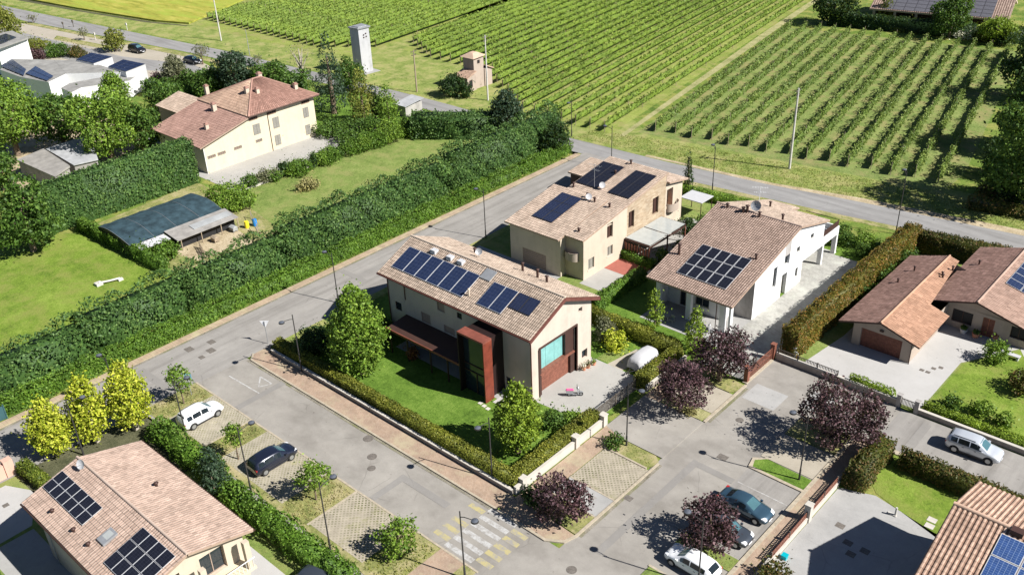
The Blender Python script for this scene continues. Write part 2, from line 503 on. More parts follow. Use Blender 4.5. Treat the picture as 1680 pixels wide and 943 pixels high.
foliage('leaf_brownred', (0.16, 0.05, 0.02), (0.28, 0.09, 0.04), (0.42, 0.2, 0.08))


# ------------------------------------------------------------------ mesh helpers
class MB:
    def __init__(s):
        s.v, s.f, s.mi, s.uv, s.sm = [], [], [], [], []

    def face(s, pts, mi=0, uv=None, sm=False):
        b = len(s.v)
        s.v += [tuple(p) for p in pts]
        s.f.append(tuple(range(b, b + len(pts))))
        s.mi.append(mi)
        s.uv.append(uv)
        s.sm.append(sm)

    def prism(s, poly, z0, z1, mi=0, mtop=None):
        n = len(poly)
        a = sum(poly[i][0] * poly[(i + 1) % n][1] - poly[(i + 1) % n][0] * poly[i][1] for i in range(n))
        if a < 0:
            poly = poly[::-1]
        zs = z1 if isinstance(z1, (list, tuple)) else [z1] * n
        if a < 0 and isinstance(z1, (list, tuple)):
            zs = zs[::-1]
        s.face([(poly[i][0], poly[i][1], zs[i]) for i in range(n)], mi if mtop is None else mtop)
        s.face([(p[0], p[1], z0) for p in poly[::-1]], mi)
        for i in range(n):
            p, q = poly[i], poly[(i + 1) % n]
            s.face([(p[0], p[1], z0), (q[0], q[1], z0), (q[0], q[1], zs[(i + 1) % n]), (p[0], p[1], zs[i])], mi)

    def box(s, x0, x1, y0, y1, z0, z1, mi=0, mtop=None):
        s.prism([(x0, y0), (x1, y0), (x1, y1), (x0, y1)], z0, z1, mi, mtop)

    def hexa(s, b, t, mi=0):
        """4 bottom points, 4 top points (any orientation)"""
        s.face(t, mi)
        s.face(b[::-1], mi)
        for i in range(4):
            j = (i + 1) % 4
            s.face([b[i], b[j], t[j], t[i]], mi)

    def tube(s, pts, radii, n=8, mi=0, cap=True, sm=True):
        rings = []
        for i, p in enumerate(pts):
            p = Vector(p)
            d = (Vector(pts[min(i + 1, len(pts) - 1)]) - Vector(pts[max(i - 1, 0)])).normalized()
            a = d.orthogonal().normalized()
            if abs(d.z) < 0.99:
                a = d.cross(Vector((0, 0, 1))).normalized()
            b = d.cross(a)
            r = radii[i] if isinstance(radii, (list, tuple)) else radii
            rings.append([p + (a * math.cos(2 * PI * k / n) + b * math.sin(2 * PI * k / n)) * r for k in range(n)])
        base = len(s.v)
        for r in rings:
            s.v += [tuple(q) for q in r]
        for i in range(len(rings) - 1):
            for k in range(n):
                a, b = base + i * n + k, base + i * n + (k + 1) % n
                s.f.append((a, b, b + n, a + n))
                s.mi.append(mi)
                s.uv.append(None)
                s.sm.append(sm)
        if cap:
            s.face(rings[0], mi)
            s.face(rings[-1][::-1], mi)

    def dome(s, c, rx, ry, rz, n=10, m=4, mi=0, full=False):
        c = Vector(c)
        lo = -PI / 2 if full else 0
        k = m * 2 if full else m
        rows = []
        for i in range(k + 1):
            t = lo + (PI / 2 - lo) * i / k
            rows.append([c + Vector((rx * math.cos(t) * math.cos(2 * PI * j / n), ry * math.cos(t) * math.sin(2 * PI * j / n), rz * math.sin(t))) for j in range(n)])
        for i in range(k):
            for j in range(n):
                q = (j + 1) % n
                s.face([rows[i][j], rows[i][q], rows[i + 1][q], rows[i + 1][j]], mi, None, True)

    def build(s, name, mats, parent=None, origin=None, merge=False):
        me = bpy.data.meshes.new(name)
        o = Vector((0, 0, 0)) if origin is None else Vector(origin)
        if parent is not None and origin is None:
            p = parent
            while p is not None:
                o += p.location
                p = p.parent
        vv = [(x - o.x, y - o.y, z - o.z) for x, y, z in s.v]
        me.from_pydata(vv, [], s.f)
        me.polygons.foreach_set('material_index', s.mi)
        me.polygons.foreach_set('use_smooth', s.sm)
        if any(u is not None for u in s.uv):
            L = me.uv_layers.new(name='UVMap')
            flat = []
            for f, u in zip(s.f, s.uv):
                for i in range(len(f)):
                    flat += list(u[i]) if u else [0.5, 0.5]
            L.data.foreach_set('uv', flat)
        for m in (mats if isinstance(mats, (list, tuple)) else [mats]):
            me.materials.append(MAT[m])
        if merge:
            bm = bmesh.new()
            bm.from_mesh(me)
            bmesh.ops.remove_doubles(bm, verts=bm.verts, dist=0.0005)
            bm.to_mesh(me)
            bm.free()
        me.update()
        ob = bpy.data.objects.new(name, me)
        C.objects.link(ob)
        if parent is not None:
            ob.parent = parent
            if origin is not None:
                q, p = Vector(origin), parent
                while p is not None:
                    q -= p.location
                    p = p.parent
                ob.location = q
        elif origin is not None:
            ob.location = o
        return ob


def tag(o, label=None, cat=None, group=None, kind=None):
    if label:
        o['label'] = label
    if cat:
        o['category'] = cat
    if group:
        o['group'] = group
    if kind:
        o['kind'] = kind
    return o


def thing(name, label, cat, loc, group=None, rz=0):
    o = bpy.data.objects.new(name, None)
    o.empty_display_size = 0.3
    C.objects.link(o)
    o.location = loc
    o.rotation_euler.z = rz
    return tag(o, label, cat, group)


def copy_tree(o, parent=None):
    c = o.copy()
    C.objects.link(c)
    if parent is not None:
        c.parent = parent
    for ch in list(o.children):
        copy_tree(ch, c)
    return c


def struct(name, poly, z, mat, thick=None, kind='structure'):
    """a flat ground sheet (or a raised slab when thick is given)"""
    m = MB()
    n = len(poly)
    a = sum(poly[i][0] * poly[(i + 1) % n][1] - poly[(i + 1) % n][0] * poly[i][1] for i in range(n))
    p = list(poly) if a > 0 else list(poly)[::-1]
    if thick:
        m.prism(p, z - thick, z)
    else:
        m.face([(q[0], q[1], z) for q in p])
    o = m.build(name, mat)
    o['kind'] = kind
    return o


def R4(x0, x1, y0, y1):
    return [(x0, y0), (x1, y0), (x1, y1), (x0, y1)]


ORD = 'zeroth first second third fourth fifth sixth seventh eighth ninth tenth eleventh twelfth thirteenth fourteenth fifteenth sixteenth seventeenth eighteenth nineteenth'.split()
TENS = {2: 'twent', 3: 'thirt', 4: 'fort'}


def ordinal(n):
    if n < 20:
        return ORD[n]
    t, u = divmod(n, 10)
    return TENS[t] + 'ieth' if u == 0 else TENS[t] + 'y-' + ORD[u]


# ------------------------------------------------------------------ foliage
def leaf_mesh(name, P, N, size, mat, seed=0, bias=0.8, aspect=0.62, core=None, droop=0.0, extra=None):
    """N quads shaped like leaves at the points P (metres, local)"""
    g = np.random.default_rng(seed)
    n = len(P)
    nr = g.normal(size=(n, 3))
    nr /= np.linalg.norm(nr, axis=1, keepdims=True)
    if N is not None:
        nr = nr + N * bias
        nr /= np.linalg.norm(nr, axis=1, keepdims=True) + 1e-9
    t = g.normal(size=(n, 3))
    t[:, 2] -= droop
    t -= (t * nr).sum(1, keepdims=True) * nr
    t /= np.linalg.norm(t, axis=1, keepdims=True) + 1e-9
    b = np.cross(nr, t)
    s = (size * g.uniform(0.65, 1.35, n))[:, None]
    V = np.stack([P - t * s, P + b * s * aspect, P + t * s, P - b * s * aspect], 1).reshape(-1, 3)
    var = np.repeat(g.random(n), 4)
    nq = n
    idx = np.arange(4 * n)
    if core is not None:
        cv, cf = core
        off = len(V)
        V = np.concatenate([V, np.array(cv, float)])
        var = np.concatenate([var, np.full(len(cv), 0.25)])
        idx = np.concatenate([idx, np.array(cf).ravel() + off])
        nq += len(cf)
    me = bpy.data.meshes.new(name)
    me.vertices.add(len(V))
    me.vertices.foreach_set('co', V.astype(np.float32).ravel())
    me.loops.add(len(idx))
    me.loops.foreach_set('vertex_index', idx.astype(np.int32))
    me.polygons.add(nq)
    me.polygons.foreach_set('loop_start', np.arange(0, 4 * nq, 4, dtype=np.int32))
    me.polygons.foreach_set('loop_total', np.full(nq, 4, dtype=np.int32))
    at_ = me.attributes.new('var', 'FLOAT', 'POINT')
    at_.data.foreach_set('value', var.astype(np.float32))
    me.materials.append(MAT[mat])
    me.update(calc_edges=True)
    return me


def link(me, name, parent=None, loc=(0, 0, 0)):
    o = bpy.data.objects.new(name, me)
    C.objects.link(o)
    o.parent = parent
    o.location = loc
    return o


def lobes_points(lobes, per_area, seed, shell=0.55, clump=5.0):
    g = np.random.default_rng(seed)
    Ps, Ns = [], []
    for (c, r) in lobes:
        c, r = np.array(c, float), np.array(r, float)
        area = 4 * PI * (((r[0] * r[1]) ** 1.6 + (r[0] * r[2]) ** 1.6 + (r[1] * r[2]) ** 1.6) / 3) ** (1 / 1.6)
        n = max(20, int(area * per_area))
        u = g.normal(size=(n, 3))
        u /= np.linalg.norm(u, axis=1, keepdims=True)
        k = (g.random(n) ** 0.45 * (1 - shell) + shell)[:, None]
        p = c + u * k * r
        f = clump
        vv = np.sin(p[:, 0] * f + 1.7 * np.sin(p[:, 2] * f * 0.6)) * np.sin(p[:, 1] * f + 1.3 * np.sin(p[:, 0] * f * 0.7)) + 0.7 * np.sin(p[:, 2] * f * 1.2 + p[:, 0] * f * 0.5)
        keep = vv > -0.75 + 0.5 * (g.random(n) - 0.5)
        p = p + u * (vv * 0.42 / f)[:, None]
        for (c2, r2) in lobes:
            if c2 is c:
                continue
            q = (p - np.array(c2)) / (np.array(r2) * 0.62)
            keep &= (q * q).sum(1) > 1
        Ps.append(p[keep])
        nn = u / r
        nn /= np.linalg.norm(nn, axis=1, keepdims=True)
        Ns.append(nn[keep])
    return np.concatenate(Ps), np.concatenate(Ns)


def make_lobes(kind, r, h, zc0, seed):
    """lobes of a crown of radius r from height zc0 to h"""
    g = random.Random(seed)
    L = []
    hc = h - zc0
    mid = zc0 + hc / 2
    if kind == 'cone':
        k = max(4, int(hc / (r * 0.55)))
        for i in range(k):
            t = i / (k - 1)
            rr = r * (1 - 0.82 * t) * g.uniform(0.9, 1.1)
            L.append(((g.uniform(-.12, .12) * rr, g.uniform(-.12, .12) * rr, zc0 + hc * (0.08 + 0.86 * t)), (rr, rr, hc / k * 0.95)))
        return L
    if kind == 'column':
        k = max(3, int(hc / (r * 1.1)))
        for i in range(k):
            t = (i + .5) / k
            rr = r * (1 - 0.75 * abs(t - 0.38) ** 1.6 * 2) * g.uniform(0.85, 1.1)
            rr = max(rr, r * 0.22)
            L.append(((g.uniform(-.2, .2) * r, g.uniform(-.2, .2) * r, zc0 + hc * t), (rr, rr, hc / k * 0.8)))
        return L
    if kind == 'egg':
        k = 40
        L.append(((0, 0, zc0 + hc * 0.45), (r * 0.66, r * 0.66, hc * 0.38)))
        for i in range(k):
            t = (i + .5) / k
            prof = r * (math.sin(PI * min(1, (t * 0.86 + 0.14)) ** 1.0) ** 0.55) * (1.0 if t < 0.5 else 1 - 0.55 * (t - 0.5) ** 1.2)
            a = i * 2.4
            rr = r * g.uniform(0.2, 0.36)
            d = max(0, prof - rr * g.uniform(0.55, 1.0))
            L.append(((math.cos(a) * d, math.sin(a) * d, zc0 + hc * (0.08 + 0.88 * t)), (rr, rr, rr * 1.05)))
        return L
    # round, spreading
    n = 13 if kind == 'round' else 17
    L.append(((0, 0, mid), (r * 0.68, r * 0.68, hc * 0.4)))
    for i in range(n):
        a = i * 2.39996 + g.uniform(-.3, .3)
        zz = g.uniform(-0.75, 0.95)
        rad = math.sqrt(max(0.0, 1 - zz * zz * 0.9))
        rr = r * g.uniform(0.28, 0.44)
        if kind == 'spiky':
            rr = r * g.uniform(0.2, 0.34)
        d = max(0, r * rad - rr * 0.75) * g.uniform(0.85, 1.08)
        L.append(((math.cos(a) * d, math.sin(a) * d, mid + zz * (hc / 2 - rr * 0.55)), (rr, rr, rr * g.uniform(0.75, 1.0))))
    return L


TREE_N = [100]


def trunk_mesh(name, h, r0, lobes, mat, spread=True):
    m = MB()
    g = random.Random(int(h * 1000))
    top = h * 0.8
    pts = [(0, 0, -0.1)]
    for i in range(1, 5):
        t = i / 4
        pts.append((g.uniform(-.05, .05) * h * 0.15, g.uniform(-.05, .05) * h * 0.15, top * t))
    m.tube(pts, [r0 * 1.25, r0, r0 * 0.8, r0 * 0.5, r0 * 0.2], 7)
    if spread:
        for c, r in lobes[1:9]:
            z0 = min(top * 0.75, max(h * 0.22, c[2] * 0.55))
            t = z0 / top
            m.tube([(0, 0, z0), (c[0] * 0.5, c[1] * 0.5, (z0 + c[2]) / 2 + 0.1), tuple(c)], [r0 * 0.45, r0 * 0.3, r0 * 0.1], 5)
    return m


def tree(name, label, base, h, r, kind='round', mat='leaf_mid', leaf=0.26, dens=None, clear=0.25, trunk='bark', r0=None, group=None, shell=0.55, cat='tree', bias=0.7, droop=0.0):
    TREE_N[0] += 1
    sd_ = TREE_N[0]
    leaf *= 0.78
    dens = dens / 0.61 if dens else None
    root = thing(name, label, cat, (base[0], base[1], 0), group)
    zc0 = h * clear
    L = make_lobes(kind, r, h, zc0, sd_)
    d = dens if dens else 0.95 / (2 * leaf * leaf * 0.62)
    P, N = lobes_points(L, d * 1.15, sd_, shell, max(1.6, 0.72 / leaf))
    q_ = np.random.default_rng(sd_)
    P = P + N * (np.abs(q_.normal(size=(len(P), 1))) ** 2.2 * leaf * 0.7)
    link(leaf_mesh('crown', P, N, leaf, mat, sd_, bias=bias, droop=droop), 'crown', root)
    m = trunk_mesh('trunk', h, r0 or max(0.08, 0.035 * h), L, trunk, kind not in ('cone', 'column'))
    link(_mesh(m, 'trunk', trunk), 'trunk', root)
    return root


def _mesh(m, name, mats):
    o = m.build(name, mats)
    me = o.data
    bpy.data.objects.remove(o)
    return me


def ptree(name, label, b, t, rpx, **kw):
    """tree from its foot and tip as seen in the photograph"""
    p = at(*b)
    h = height(b, t)
    r = rpx * mpp((p.x, p.y, h * 0.6))
    return tree(name, label, p, h, r, **kw)


def bush(name, label, base, rx, ry, h, mat='leaf_mid', leaf=0.16, seed=None, dens=None, group=None, n=7, cat='shrub', bias=0.7, aspect=0.62):
    TREE_N[0] += 1
    sd_ = TREE_N[0]
    leaf *= 0.8
    g = random.Random(sd_)
    L = [((0, 0, h * 0.38), (rx * 0.62, ry * 0.62, h * 0.42))]
    for i in range(n + 5):
        a = 2.4 * i + g.uniform(-.4, .4)
        k = g.uniform(0.3, 0.85)
        rr = g.uniform(0.26, 0.46)
        L.append(((math.cos(a) * rx * k, math.sin(a) * ry * k, h * g.uniform(0.3, 0.86 - 0.3 * k)), (rx * rr, ry * rr, h * rr * g.uniform(0.55, 0.85))))
    d = dens or 0.9 / (2 * leaf * leaf * aspect)
    P, N = lobes_points(L, d * 1.1, sd_, 0.5, 0.7 / leaf)
    q_ = np.random.default_rng(sd_)
    P += N * (np.abs(q_.normal(size=(len(P), 1))) ** 2.5 * leaf * 0.8)
    P[:, 2] = np.maximum(P[:, 2], 0.03)
    o = link(leaf_mesh(name, P, N, leaf, mat, sd_, bias=bias, aspect=aspect), name, None, (base[0], base[1], 0))
    return tag(o, label, cat, group)


def hedge(name, label, path, width, h, mat='leaf_hedge', leaf=0.14, cover=2.0, lump=0.12, lumpsc=1.2, group=None, top_round=0.15, cat='hedge', core=True, hvar=0.0):
    """a clipped or loose hedge along a polyline"""
    TREE_N[0] += 1
    sd_ = TREE_N[0]
    g = np.random.default_rng(sd_)
    o = Vector((path[0][0], path[0][1], 0))
    leaf *= 0.8
    Ps, Ns = [], []
    cv, cf = [], []
    for (a, b) in zip(path[:-1], path[1:]):
        a2, b2 = np.array(a[:2]) - o.to_2d(), np.array(b[:2]) - o.to_2d()
        L = np.linalg.norm(b2 - a2)
        d = (b2 - a2) / L
        nrm = np.array([-d[1], d[0]])
        la = 2 * leaf * leaf * 0.62
        # surfaces: top, side+, side-, ends
        for kind, area in (('top', L * width), ('s1', L * h), ('s2', L * h), ('e1', width * h), ('e2', width * h)):
            n = max(6, int(area * cover / la * 0.5))
            u = g.random(n) * (L + width) - width / 2
            v = (g.random(n) - 0.5) * width
            z = g.random(n) ** 0.9 * h
            if kind == 'top':
                z = np.full(n, h) - np.abs(v / width * 2) ** 3 * top_round * h
                nn = np.tile([0, 0, 1.0], (n, 1))
            elif kind in ('s1', 's2'):
                sg = 1 if kind == 's1' else -1
                v = np.full(n, sg * width / 2)
                v = v * (1 - np.maximum(0, z / h - 0.75) * top_round * 1.6)
                nn = np.tile([nrm[0] * sg, nrm[1] * sg, 0.25], (n, 1))
            else:
                sg = -1 if kind == 'e1' else 1
                u = np.full(n, -width / 2 if sg < 0 else L + width / 2)
                nn = np.tile([d[0] * sg, d[1] * sg, 0.25], (n, 1))
            p2 = a2 + np.outer(u, d) + np.outer(v, nrm)
            P = np.column_stack([p2, z])
            ph = np.sin(P[:, 0] * lumpsc + 1.3 * np.sin(P[:, 1] * lumpsc * 0.7)) * np.sin(P[:, 1] * lumpsc * 1.1 + P[:, 2] * lumpsc) + 0.5 * np.sin((P[:, 0] + P[:, 1]) * lumpsc * 2.3 + P[:, 2] * 2)
            P = P + nn * (lump * ph)[:, None] + g.normal(size=(n, 3)) * leaf * 0.35
            if hvar:
                f = 1 + hvar * (np.sin(u * 0.9) * 0.6 + np.sin(u * 2.3 + 1) * 0.4)
                P[:, 2] *= f
            P[:, 2] = np.maximum(P[:, 2], 0.02)
            Ps.append(P)
            Ns.append(nn)
        if core:
            w2 = width / 2 - leaf * 0.6 - lump * 0.9
            hh = h - leaf * 0.8 - lump - hvar * h
            if w2 > 0.05 and hh > 0.1:
                k = len(cv)
                q = [a2 - d * w2 - nrm * w2, b2 + d * w2 - nrm * w2, b2 + d * w2 + nrm * w2, a2 - d * w2 + nrm * w2]
                cv += [(x[0], x[1], 0) for x in q] + [(x[0], x[1], hh) for x in q]
                cf += [(k + 4, k + 5, k + 6, k + 7)] + [(k + i, k + (i + 1) % 4, k + 4 + (i + 1) % 4, k + 4 + i) for i in range(4)]
    P, N = np.concatenate(Ps), np.concatenate(Ns)
    me = leaf_mesh(name, P, N, leaf, mat, sd_, bias=0.9, core=(cv, cf) if cv else None)
    ob = link(me, name, None, o)
    return tag(ob, label, cat, group)


def tufts(name, poly, n, mat, size=0.18, hmax=0.2, seed=1):
    """grass blades scattered over a polygon: one uncountable mass"""
    g = np.random.default_rng(seed)
    pts = np.array(poly, float)
    lo, hi = pts.min(0), pts.max(0)
    P = []
    x, y = pts[:, 0], pts[:, 1]
    tot = 0
    while tot < n:
        q = g.uniform(lo, hi, size=(n, 2))
        ins = np.zeros(n, bool)
        j = len(pts) - 1
        for i in range(len(pts)):
            c = (y[i] > q[:, 1]) != (y[j] > q[:, 1])
            with np.errstate(divide='ignore', invalid='ignore'):
                xi = (x[j] - x[i]) * (q[:, 1] - y[i]) / (y[j] - y[i] + 1e-12) + x[i]
            ins ^= c & (q[:, 0] < xi)
            j = i
        P.append(q[ins])
        tot += ins.sum()
    q = np.concatenate(P)[:n]
    P3 = np.column_stack([q, g.uniform(0.02, hmax, len(q))])
    o = link(leaf_mesh(name, P3, None, size, mat, seed, aspect=0.3), name)
    o['kind'] = 'stuff'
    o['label'] = 'tufts of grass growing on the ground'
    o['category'] = 'grass'
    return o


# ================================================================== THE GROUND
struct('ground', R4(-900, 700, -500, 1100), 0.0, 'meadow')
z1, z2, z3, z4, z5, z6 = 0.006, 0.012, 0.018, 0.024, 0.03, 0.036
# fields beyond the top road
struct('grass_verge', [(-330, 101), (-258, 106), (-192, 112.5), (-136, 115.5), (-93, 115.3), (-75, 116.3), (-58, 117.8), (-45, 120), (-25, 122.5), (40, 131), (40, 136), (-36, 131.5), (-85, 125), (-92, 130), (-112, 136), (-133, 150), (-160, 150), (-168, 185), (-180, 250), (-330, 250)], z1, 'verge')
struct('vineyard_floor', [(-89, 120.6), (-101, 192), (-113, 262), (-200, 262), (-176, 187), (-157.5, 136), (-134, 134.5), (-120, 128), (-107, 119.5)], z2, 'vine_grass')
struct('vineyard_floor', [(-38, 129.5), (-86, 124), (-99.5, 199.5), (-51.5, 208), (-38, 138)], z2, 'vine_grass_dark')
struct('vineyard_floor', [(-160, 126), (-163, 134.6), (-169.5, 186), (-182, 262), (-262, 262), (-233, 150), (-218, 121.5), (-190, 121.8)], z2, 'vine_grass')
struct('dirt_track', [(-87.6, 121.0), (-86.7, 121.2), (-99.9, 198), (-110.6, 262), (-111.9, 262), (-101.2, 195)], z3, 'track_dirt')
struct('wheat_field', [(-330, 106), (-289, 109.5), (-262, 112.5), (-230, 117.5), (-220, 121), (-234, 150), (-263, 262), (-420, 262)], 0.45, 'wheat', 0.4)
struct('ditch', [(-420, 99.5), (-289, 107.8), (-262, 111), (-232, 115.5), (-219, 119.5), (-219, 120.3), (-231, 117), (-262, 112.2), (-330, 105.8), (-420, 101)], z2, 'bark_bed')
# the main roads
struct('road', [(-420, 84), (-258, 98), (-195, 106.6), (-150, 110.2), (-130, 111.2), (-93, 110.6), (-70, 111.5), (-47, 114), (-28.6, 116.6), (40, 126.5), (40, 132), (-25, 122.2), (-46.6, 119.5), (-58.5, 117.5), (-74.5, 116), (-93.5, 115.2), (-126, 115.5), (-136, 115.2), (-192, 112), (-281, 102.5), (-420, 90.5)], z4, 'asphalt_top')
struct('road_edge', [(-93, 109.6), (-70, 110.4), (-47, 112.8), (-28.6, 115.2), (10, 121), (10, 122.4), (-28.6, 116.8), (-47, 114.2), (-70, 111.7), (-93, 110.8)], z3, 'dry_grass')
struct('road_edge', [(-79, 116.0), (-58.5, 117.4), (-46.6, 119.4), (-25, 122.1), (10, 127.2), (10, 129.5), (-25, 124), (-46, 121.0), (-58, 118.4), (-79, 116.6)], z3, 'bare_soil')
struct('road', R4(-87.4, -79, -40, 111.6), z5, 'asphalt')
struct('road', R4(-79.05, -20, 30.0, 42.45), z4, 'asphalt_warm')
struct('road', R4(-35.7, -22.3, 42.4, 77.3), z4 + .002, 'asphalt_warm')
struct('road', R4(-35, -22, 0, 29.98), z4, 'asphalt_warm')
struct('road', R4(-22.4, 12, 70.9, 77.2), z3, 'asphalt')
# kerbed strips and pavements
struct('kerb', R4(-88.2, -87.3, -40, 110.2), 0.12, 'kerb_pink', 0.14)
struct('grass_bank', R4(-97, -88.1, -40, 111), z3, 'meadow')
struct('pavement', [(-78.2, 42.6), (-42.8, 42.6), (-42.3, 43.0), (-42.3, 44.55), (-77.7, 44.55), (-79.0, 45.5), (-79.0, 43.4)], 0.12, 'pave_pink', 0.14)
struct('kerb', [(-78.3, 42.4), (-42.5, 42.4), (-42.5, 42.6), (-78.2, 42.6), (-79.0, 43.4), (-79.2, 43.3)], 0.14, 'kerbstone', 0.16)
struct('grass_strip', R4(-79.0, -77.9, 45.5, 108.5), 0.05, 'verge', 0.07)
struct('pavement', [(-42.3, 42.6), (-37.2, 42.5), (-35.9, 43.3), (-35.6, 44.3), (-38.4, 44.5), (-40.5, 44.5), (-40.5, 64.4), (-42.3, 64.4)], 0.1, 'pave_pink', 0.12)
struct('kerb', [(-42.5, 42.35), (-37.1, 42.25), (-35.7, 43.1), (-35.35, 44.3), (-35.35, 56.0), (-35.55, 56.0), (-35.6, 44.3), (-35.9, 43.3), (-37.2, 42.5), (-42.3, 42.6)], 0.14, 'kerbstone', 0.16)
struct('grass_island', [(-38.4, 44.55), (-35.6, 44.45), (-35.6, 47.0), (-40.4, 47.0), (-40.4, 44.55)], 0.08, 'dry_grass', 0.1)
struct('parking_bay', R4(-40.4, -35.6, 47.1, 49.6), 0.07, 'concrete_worn', 0.08)
struct('parking_bay', R4(-40.4, -35.6, 49.75, 54.7), 0.07, 'grid_paver', 0.08)
struct('kerb', R4(-40.4, -35.6, 49.58, 49.76), 0.09, 'kerbstone', 0.1)
struct('kerb', R4(-40.4, -35.6, 46.96, 47.12), 0.09, 'kerbstone', 0.1)
struct('grass_island', [(-40.6, 54.85), (-36.0, 54.85), (-35.6, 55.4), (-35.6, 56.2), (-36.2, 56.7), (-40.6, 56.7)], 0.12, 'dry_grass', 0.14)
struct('kerb', R4(-40.6, -35.9, 54.68, 54.86), 0.14, 'kerbstone', 0.16)
struct('driveway', [(-42.3, 57.4), (-40.4, 56.8), (-35.6, 56.8), (-35.6, 63.6), (-42.3, 63.6)], 0.106, 'asphalt_warm', 0.1)
struct('grass_island', [(-40.5, 63.7), (-36.0, 63.7), (-35.7, 64.3), (-35.7, 65.2), (-40.5, 65.2)], 0.11, 'track_dirt', 0.12)
struct('parking_bay', R4(-40.5, -35.7, 65.3, 69.2), 0.07, 'gravel_beige', 0.08)
struct('grass_island', [(-40.5, 69.3), (-36.2, 69.3), (-35.7, 69.9), (-35.7, 71.2), (-37.8, 71.6), (-40.5, 71.6)], 0.11, 'dry_grass', 0.12)
struct('kerb', R4(-35.7, -35.45, 63.7, 71.4), 0.13, 'kerbstone', 0.14)
struct('pavement', R4(-42.3, -40.5, 64.4, 71.6), 0.1, 'pave_pink', 0.12)
for q_ in (R4(-87.28, -86.95, -40, 110), R4(-78.6, -43, 42.1, 42.38), R4(-35.34, -35.05, 44.5, 56), R4(-35.4, -35.1, 64, 71)):
    struct('gutter_dirt', q_, z6, 'gutter_dirt')
# left parking strip
struct('grass_island', R4(-79.2, -39, 30.5, 36.3), 0.05, 'dry_grass', 0.07)
struct('kerb', R4(-79.2, -38.9, 36.3, 36.48), 0.08, 'kerbstone', 0.1)
struct('parking_bay', R4(-75.8, -69.4, 31.2, 36.3), 0.06, 'grid_paver_worn', 0.02)
struct('parking_bay', R4(-66.6, -57.2, 31.2, 36.3), 0.06, 'grid_paver_worn', 0.02)
struct('parking_bay', R4(-53.3, -46.6, 31.2, 36.3), 0.06, 'grid_paver', 0.02)
struct('kerb', R4(-53.5, -53.3, 31, 36.3), 0.08, 'kerbstone', 0.1)
struct('kerb', R4(-69.4, -69.2, 31, 36.3), 0.08, 'kerbstone', 0.1)
struct('pavement', R4(-42.9, -40.3, 29.5, 36.3), 0.064, 'pave_pink', 0.02)
# right strip
struct('grass_island', [(-28.9, 60.9), (-24.1, 60.9), (-24.1, 62.5), (-28.4, 62.6), (-29.2, 61.8)], 0.11, 'lawn_green', 0.13)
struct('kerb', [(-29.2, 60.6), (-24.1, 60.6), (-24.1, 60.9), (-28.9, 60.9), (-29.2, 61.8), (-28.4, 62.6), (-28.3, 62.8), (-29.5, 62.0)], 0.13, 'kerbstone', 0.15)
struct('parking_bay', R4(-29.1, -24.1, 62.7, 66.8), 0.07, 'gravel_beige', 0.08)
struct('grass_island', R4(-29.0, -23.9, 66.9, 70.4), 0.09, 'dry_grass', 0.1)
struct('parking_bay', R4(-29.1, -24.1, 50.6, 60.6), z5, 'asphalt')
struct('grass_island', R4(-29.0, -24.1, 48.9, 50.4), 0.09, 'lawn_olive', 0.1)
struct('grass_island', R4(-29.1, -24.1, 42.8, 45.4), 0.09, 'lawn_olive', 0.1)
struct('kerb', R4(-29.2, -24.1, 45.4, 45.6), 0.11, 'kerbstone', 0.12)
struct('kerb', R4(-24.1, -23.75, 40, 70.4), 0.13, 'kerbstone', 0.14)
struct('pavement', R4(-23.75, -22.3, 40, 70.7), 0.11, 'pave_pink', 0.12)
# plots
struct('lawn', R4(-77.4, -43.0, 45.0, 71.6), z3, 'lawn_green')
struct('driveway', [(-51.6, 56.0), (-46.8, 56.4), (-46.2, 57.3), (-43.6, 57.4), (-43.6, 65.8), (-51.6, 65.8)], z5, 'concrete_drive')
struct('terrace', R4(-68.2, -51.0, 54.1, 55.9), z5, 'concrete_worn')
struct('paving_slab', R4(-53.2, -50.4, 53.4, 55.9), z6, 'concrete_pale')
struct('gravel_bed', R4(-50.0, -45.8, 66.0, 69.3), z4, 'lawn_olive')
struct('gravel_path', [(-48.5, 65.8), (-46.6, 65.8), (-45.9, 69.8), (-47.8, 70.0)], z5, 'gravel_beige')
struct('lawn', R4(-79.0, -56.0, 71.6, 109.2), z3, 'lawn_olive')
struct('courtyard', R4(-77.9, -64.2, 71.9, 77.3), z4, 'concrete_worn')
struct('courtyard', R4(-61.5, -56.4, 77.5, 101), z4, 'concrete_drive')
struct('patio', R4(-61.5, -56.8, 82.4, 87.0), z5, 'red_patio')
struct('lawn', R4(-56.0, -35.6, 71.6, 108.6), z3, 'lawn_green')
struct('driveway', R4(-41.4, -36.0, 72.0, 102.8), z5, 'stone_paving')
struct('terrace', R4(-51.4, -41.4, 75.6, 83), z5, 'concrete_worn')
struct('terrace', R4(-46.2, -41.35, 93.9, 103.6), z6, 'stone_paving')
struct('lawn', R4(-35.4, 5, 77.8, 113), z3, 'lawn_olive')
struct('driveway', [(-33.2, 78.0), (-21.0, 78.0), (-20.9, 88.5), (-17.2, 94.8), (-17, 97), (-32.2, 97), (-32.2, 86)], z5, 'concrete_pale')
struct('lawn', [(-20.8, 78.2), (3, 78.2), (3, 93), (-17.0, 94.6), (-20.7, 88.4)], z5, 'lawn_bright')
struct('terrace', [(-17.1, 94.7), (-15.6, 92.2), (3, 91), (3, 97), (-17, 97)], z6, 'concrete_pale')
struct('yard', [(-22.1, 44), (-11, 44), (-11, 63), (-13.9, 63.0), (-19.2, 64.2), (-22.0, 63.2)], z4, 'concrete_worn')
struct('lawn', [(-13.4, 62.5), (-19.3, 64.5), (-20.6, 66), (-20.6, 70.2), (6, 70.2), (6, 62.5)], z4, 'lawn_bright')
struct('kerb', R4(-21.5, 6, 70.4, 70.95), 0.1, 'kerbstone', 0.12)
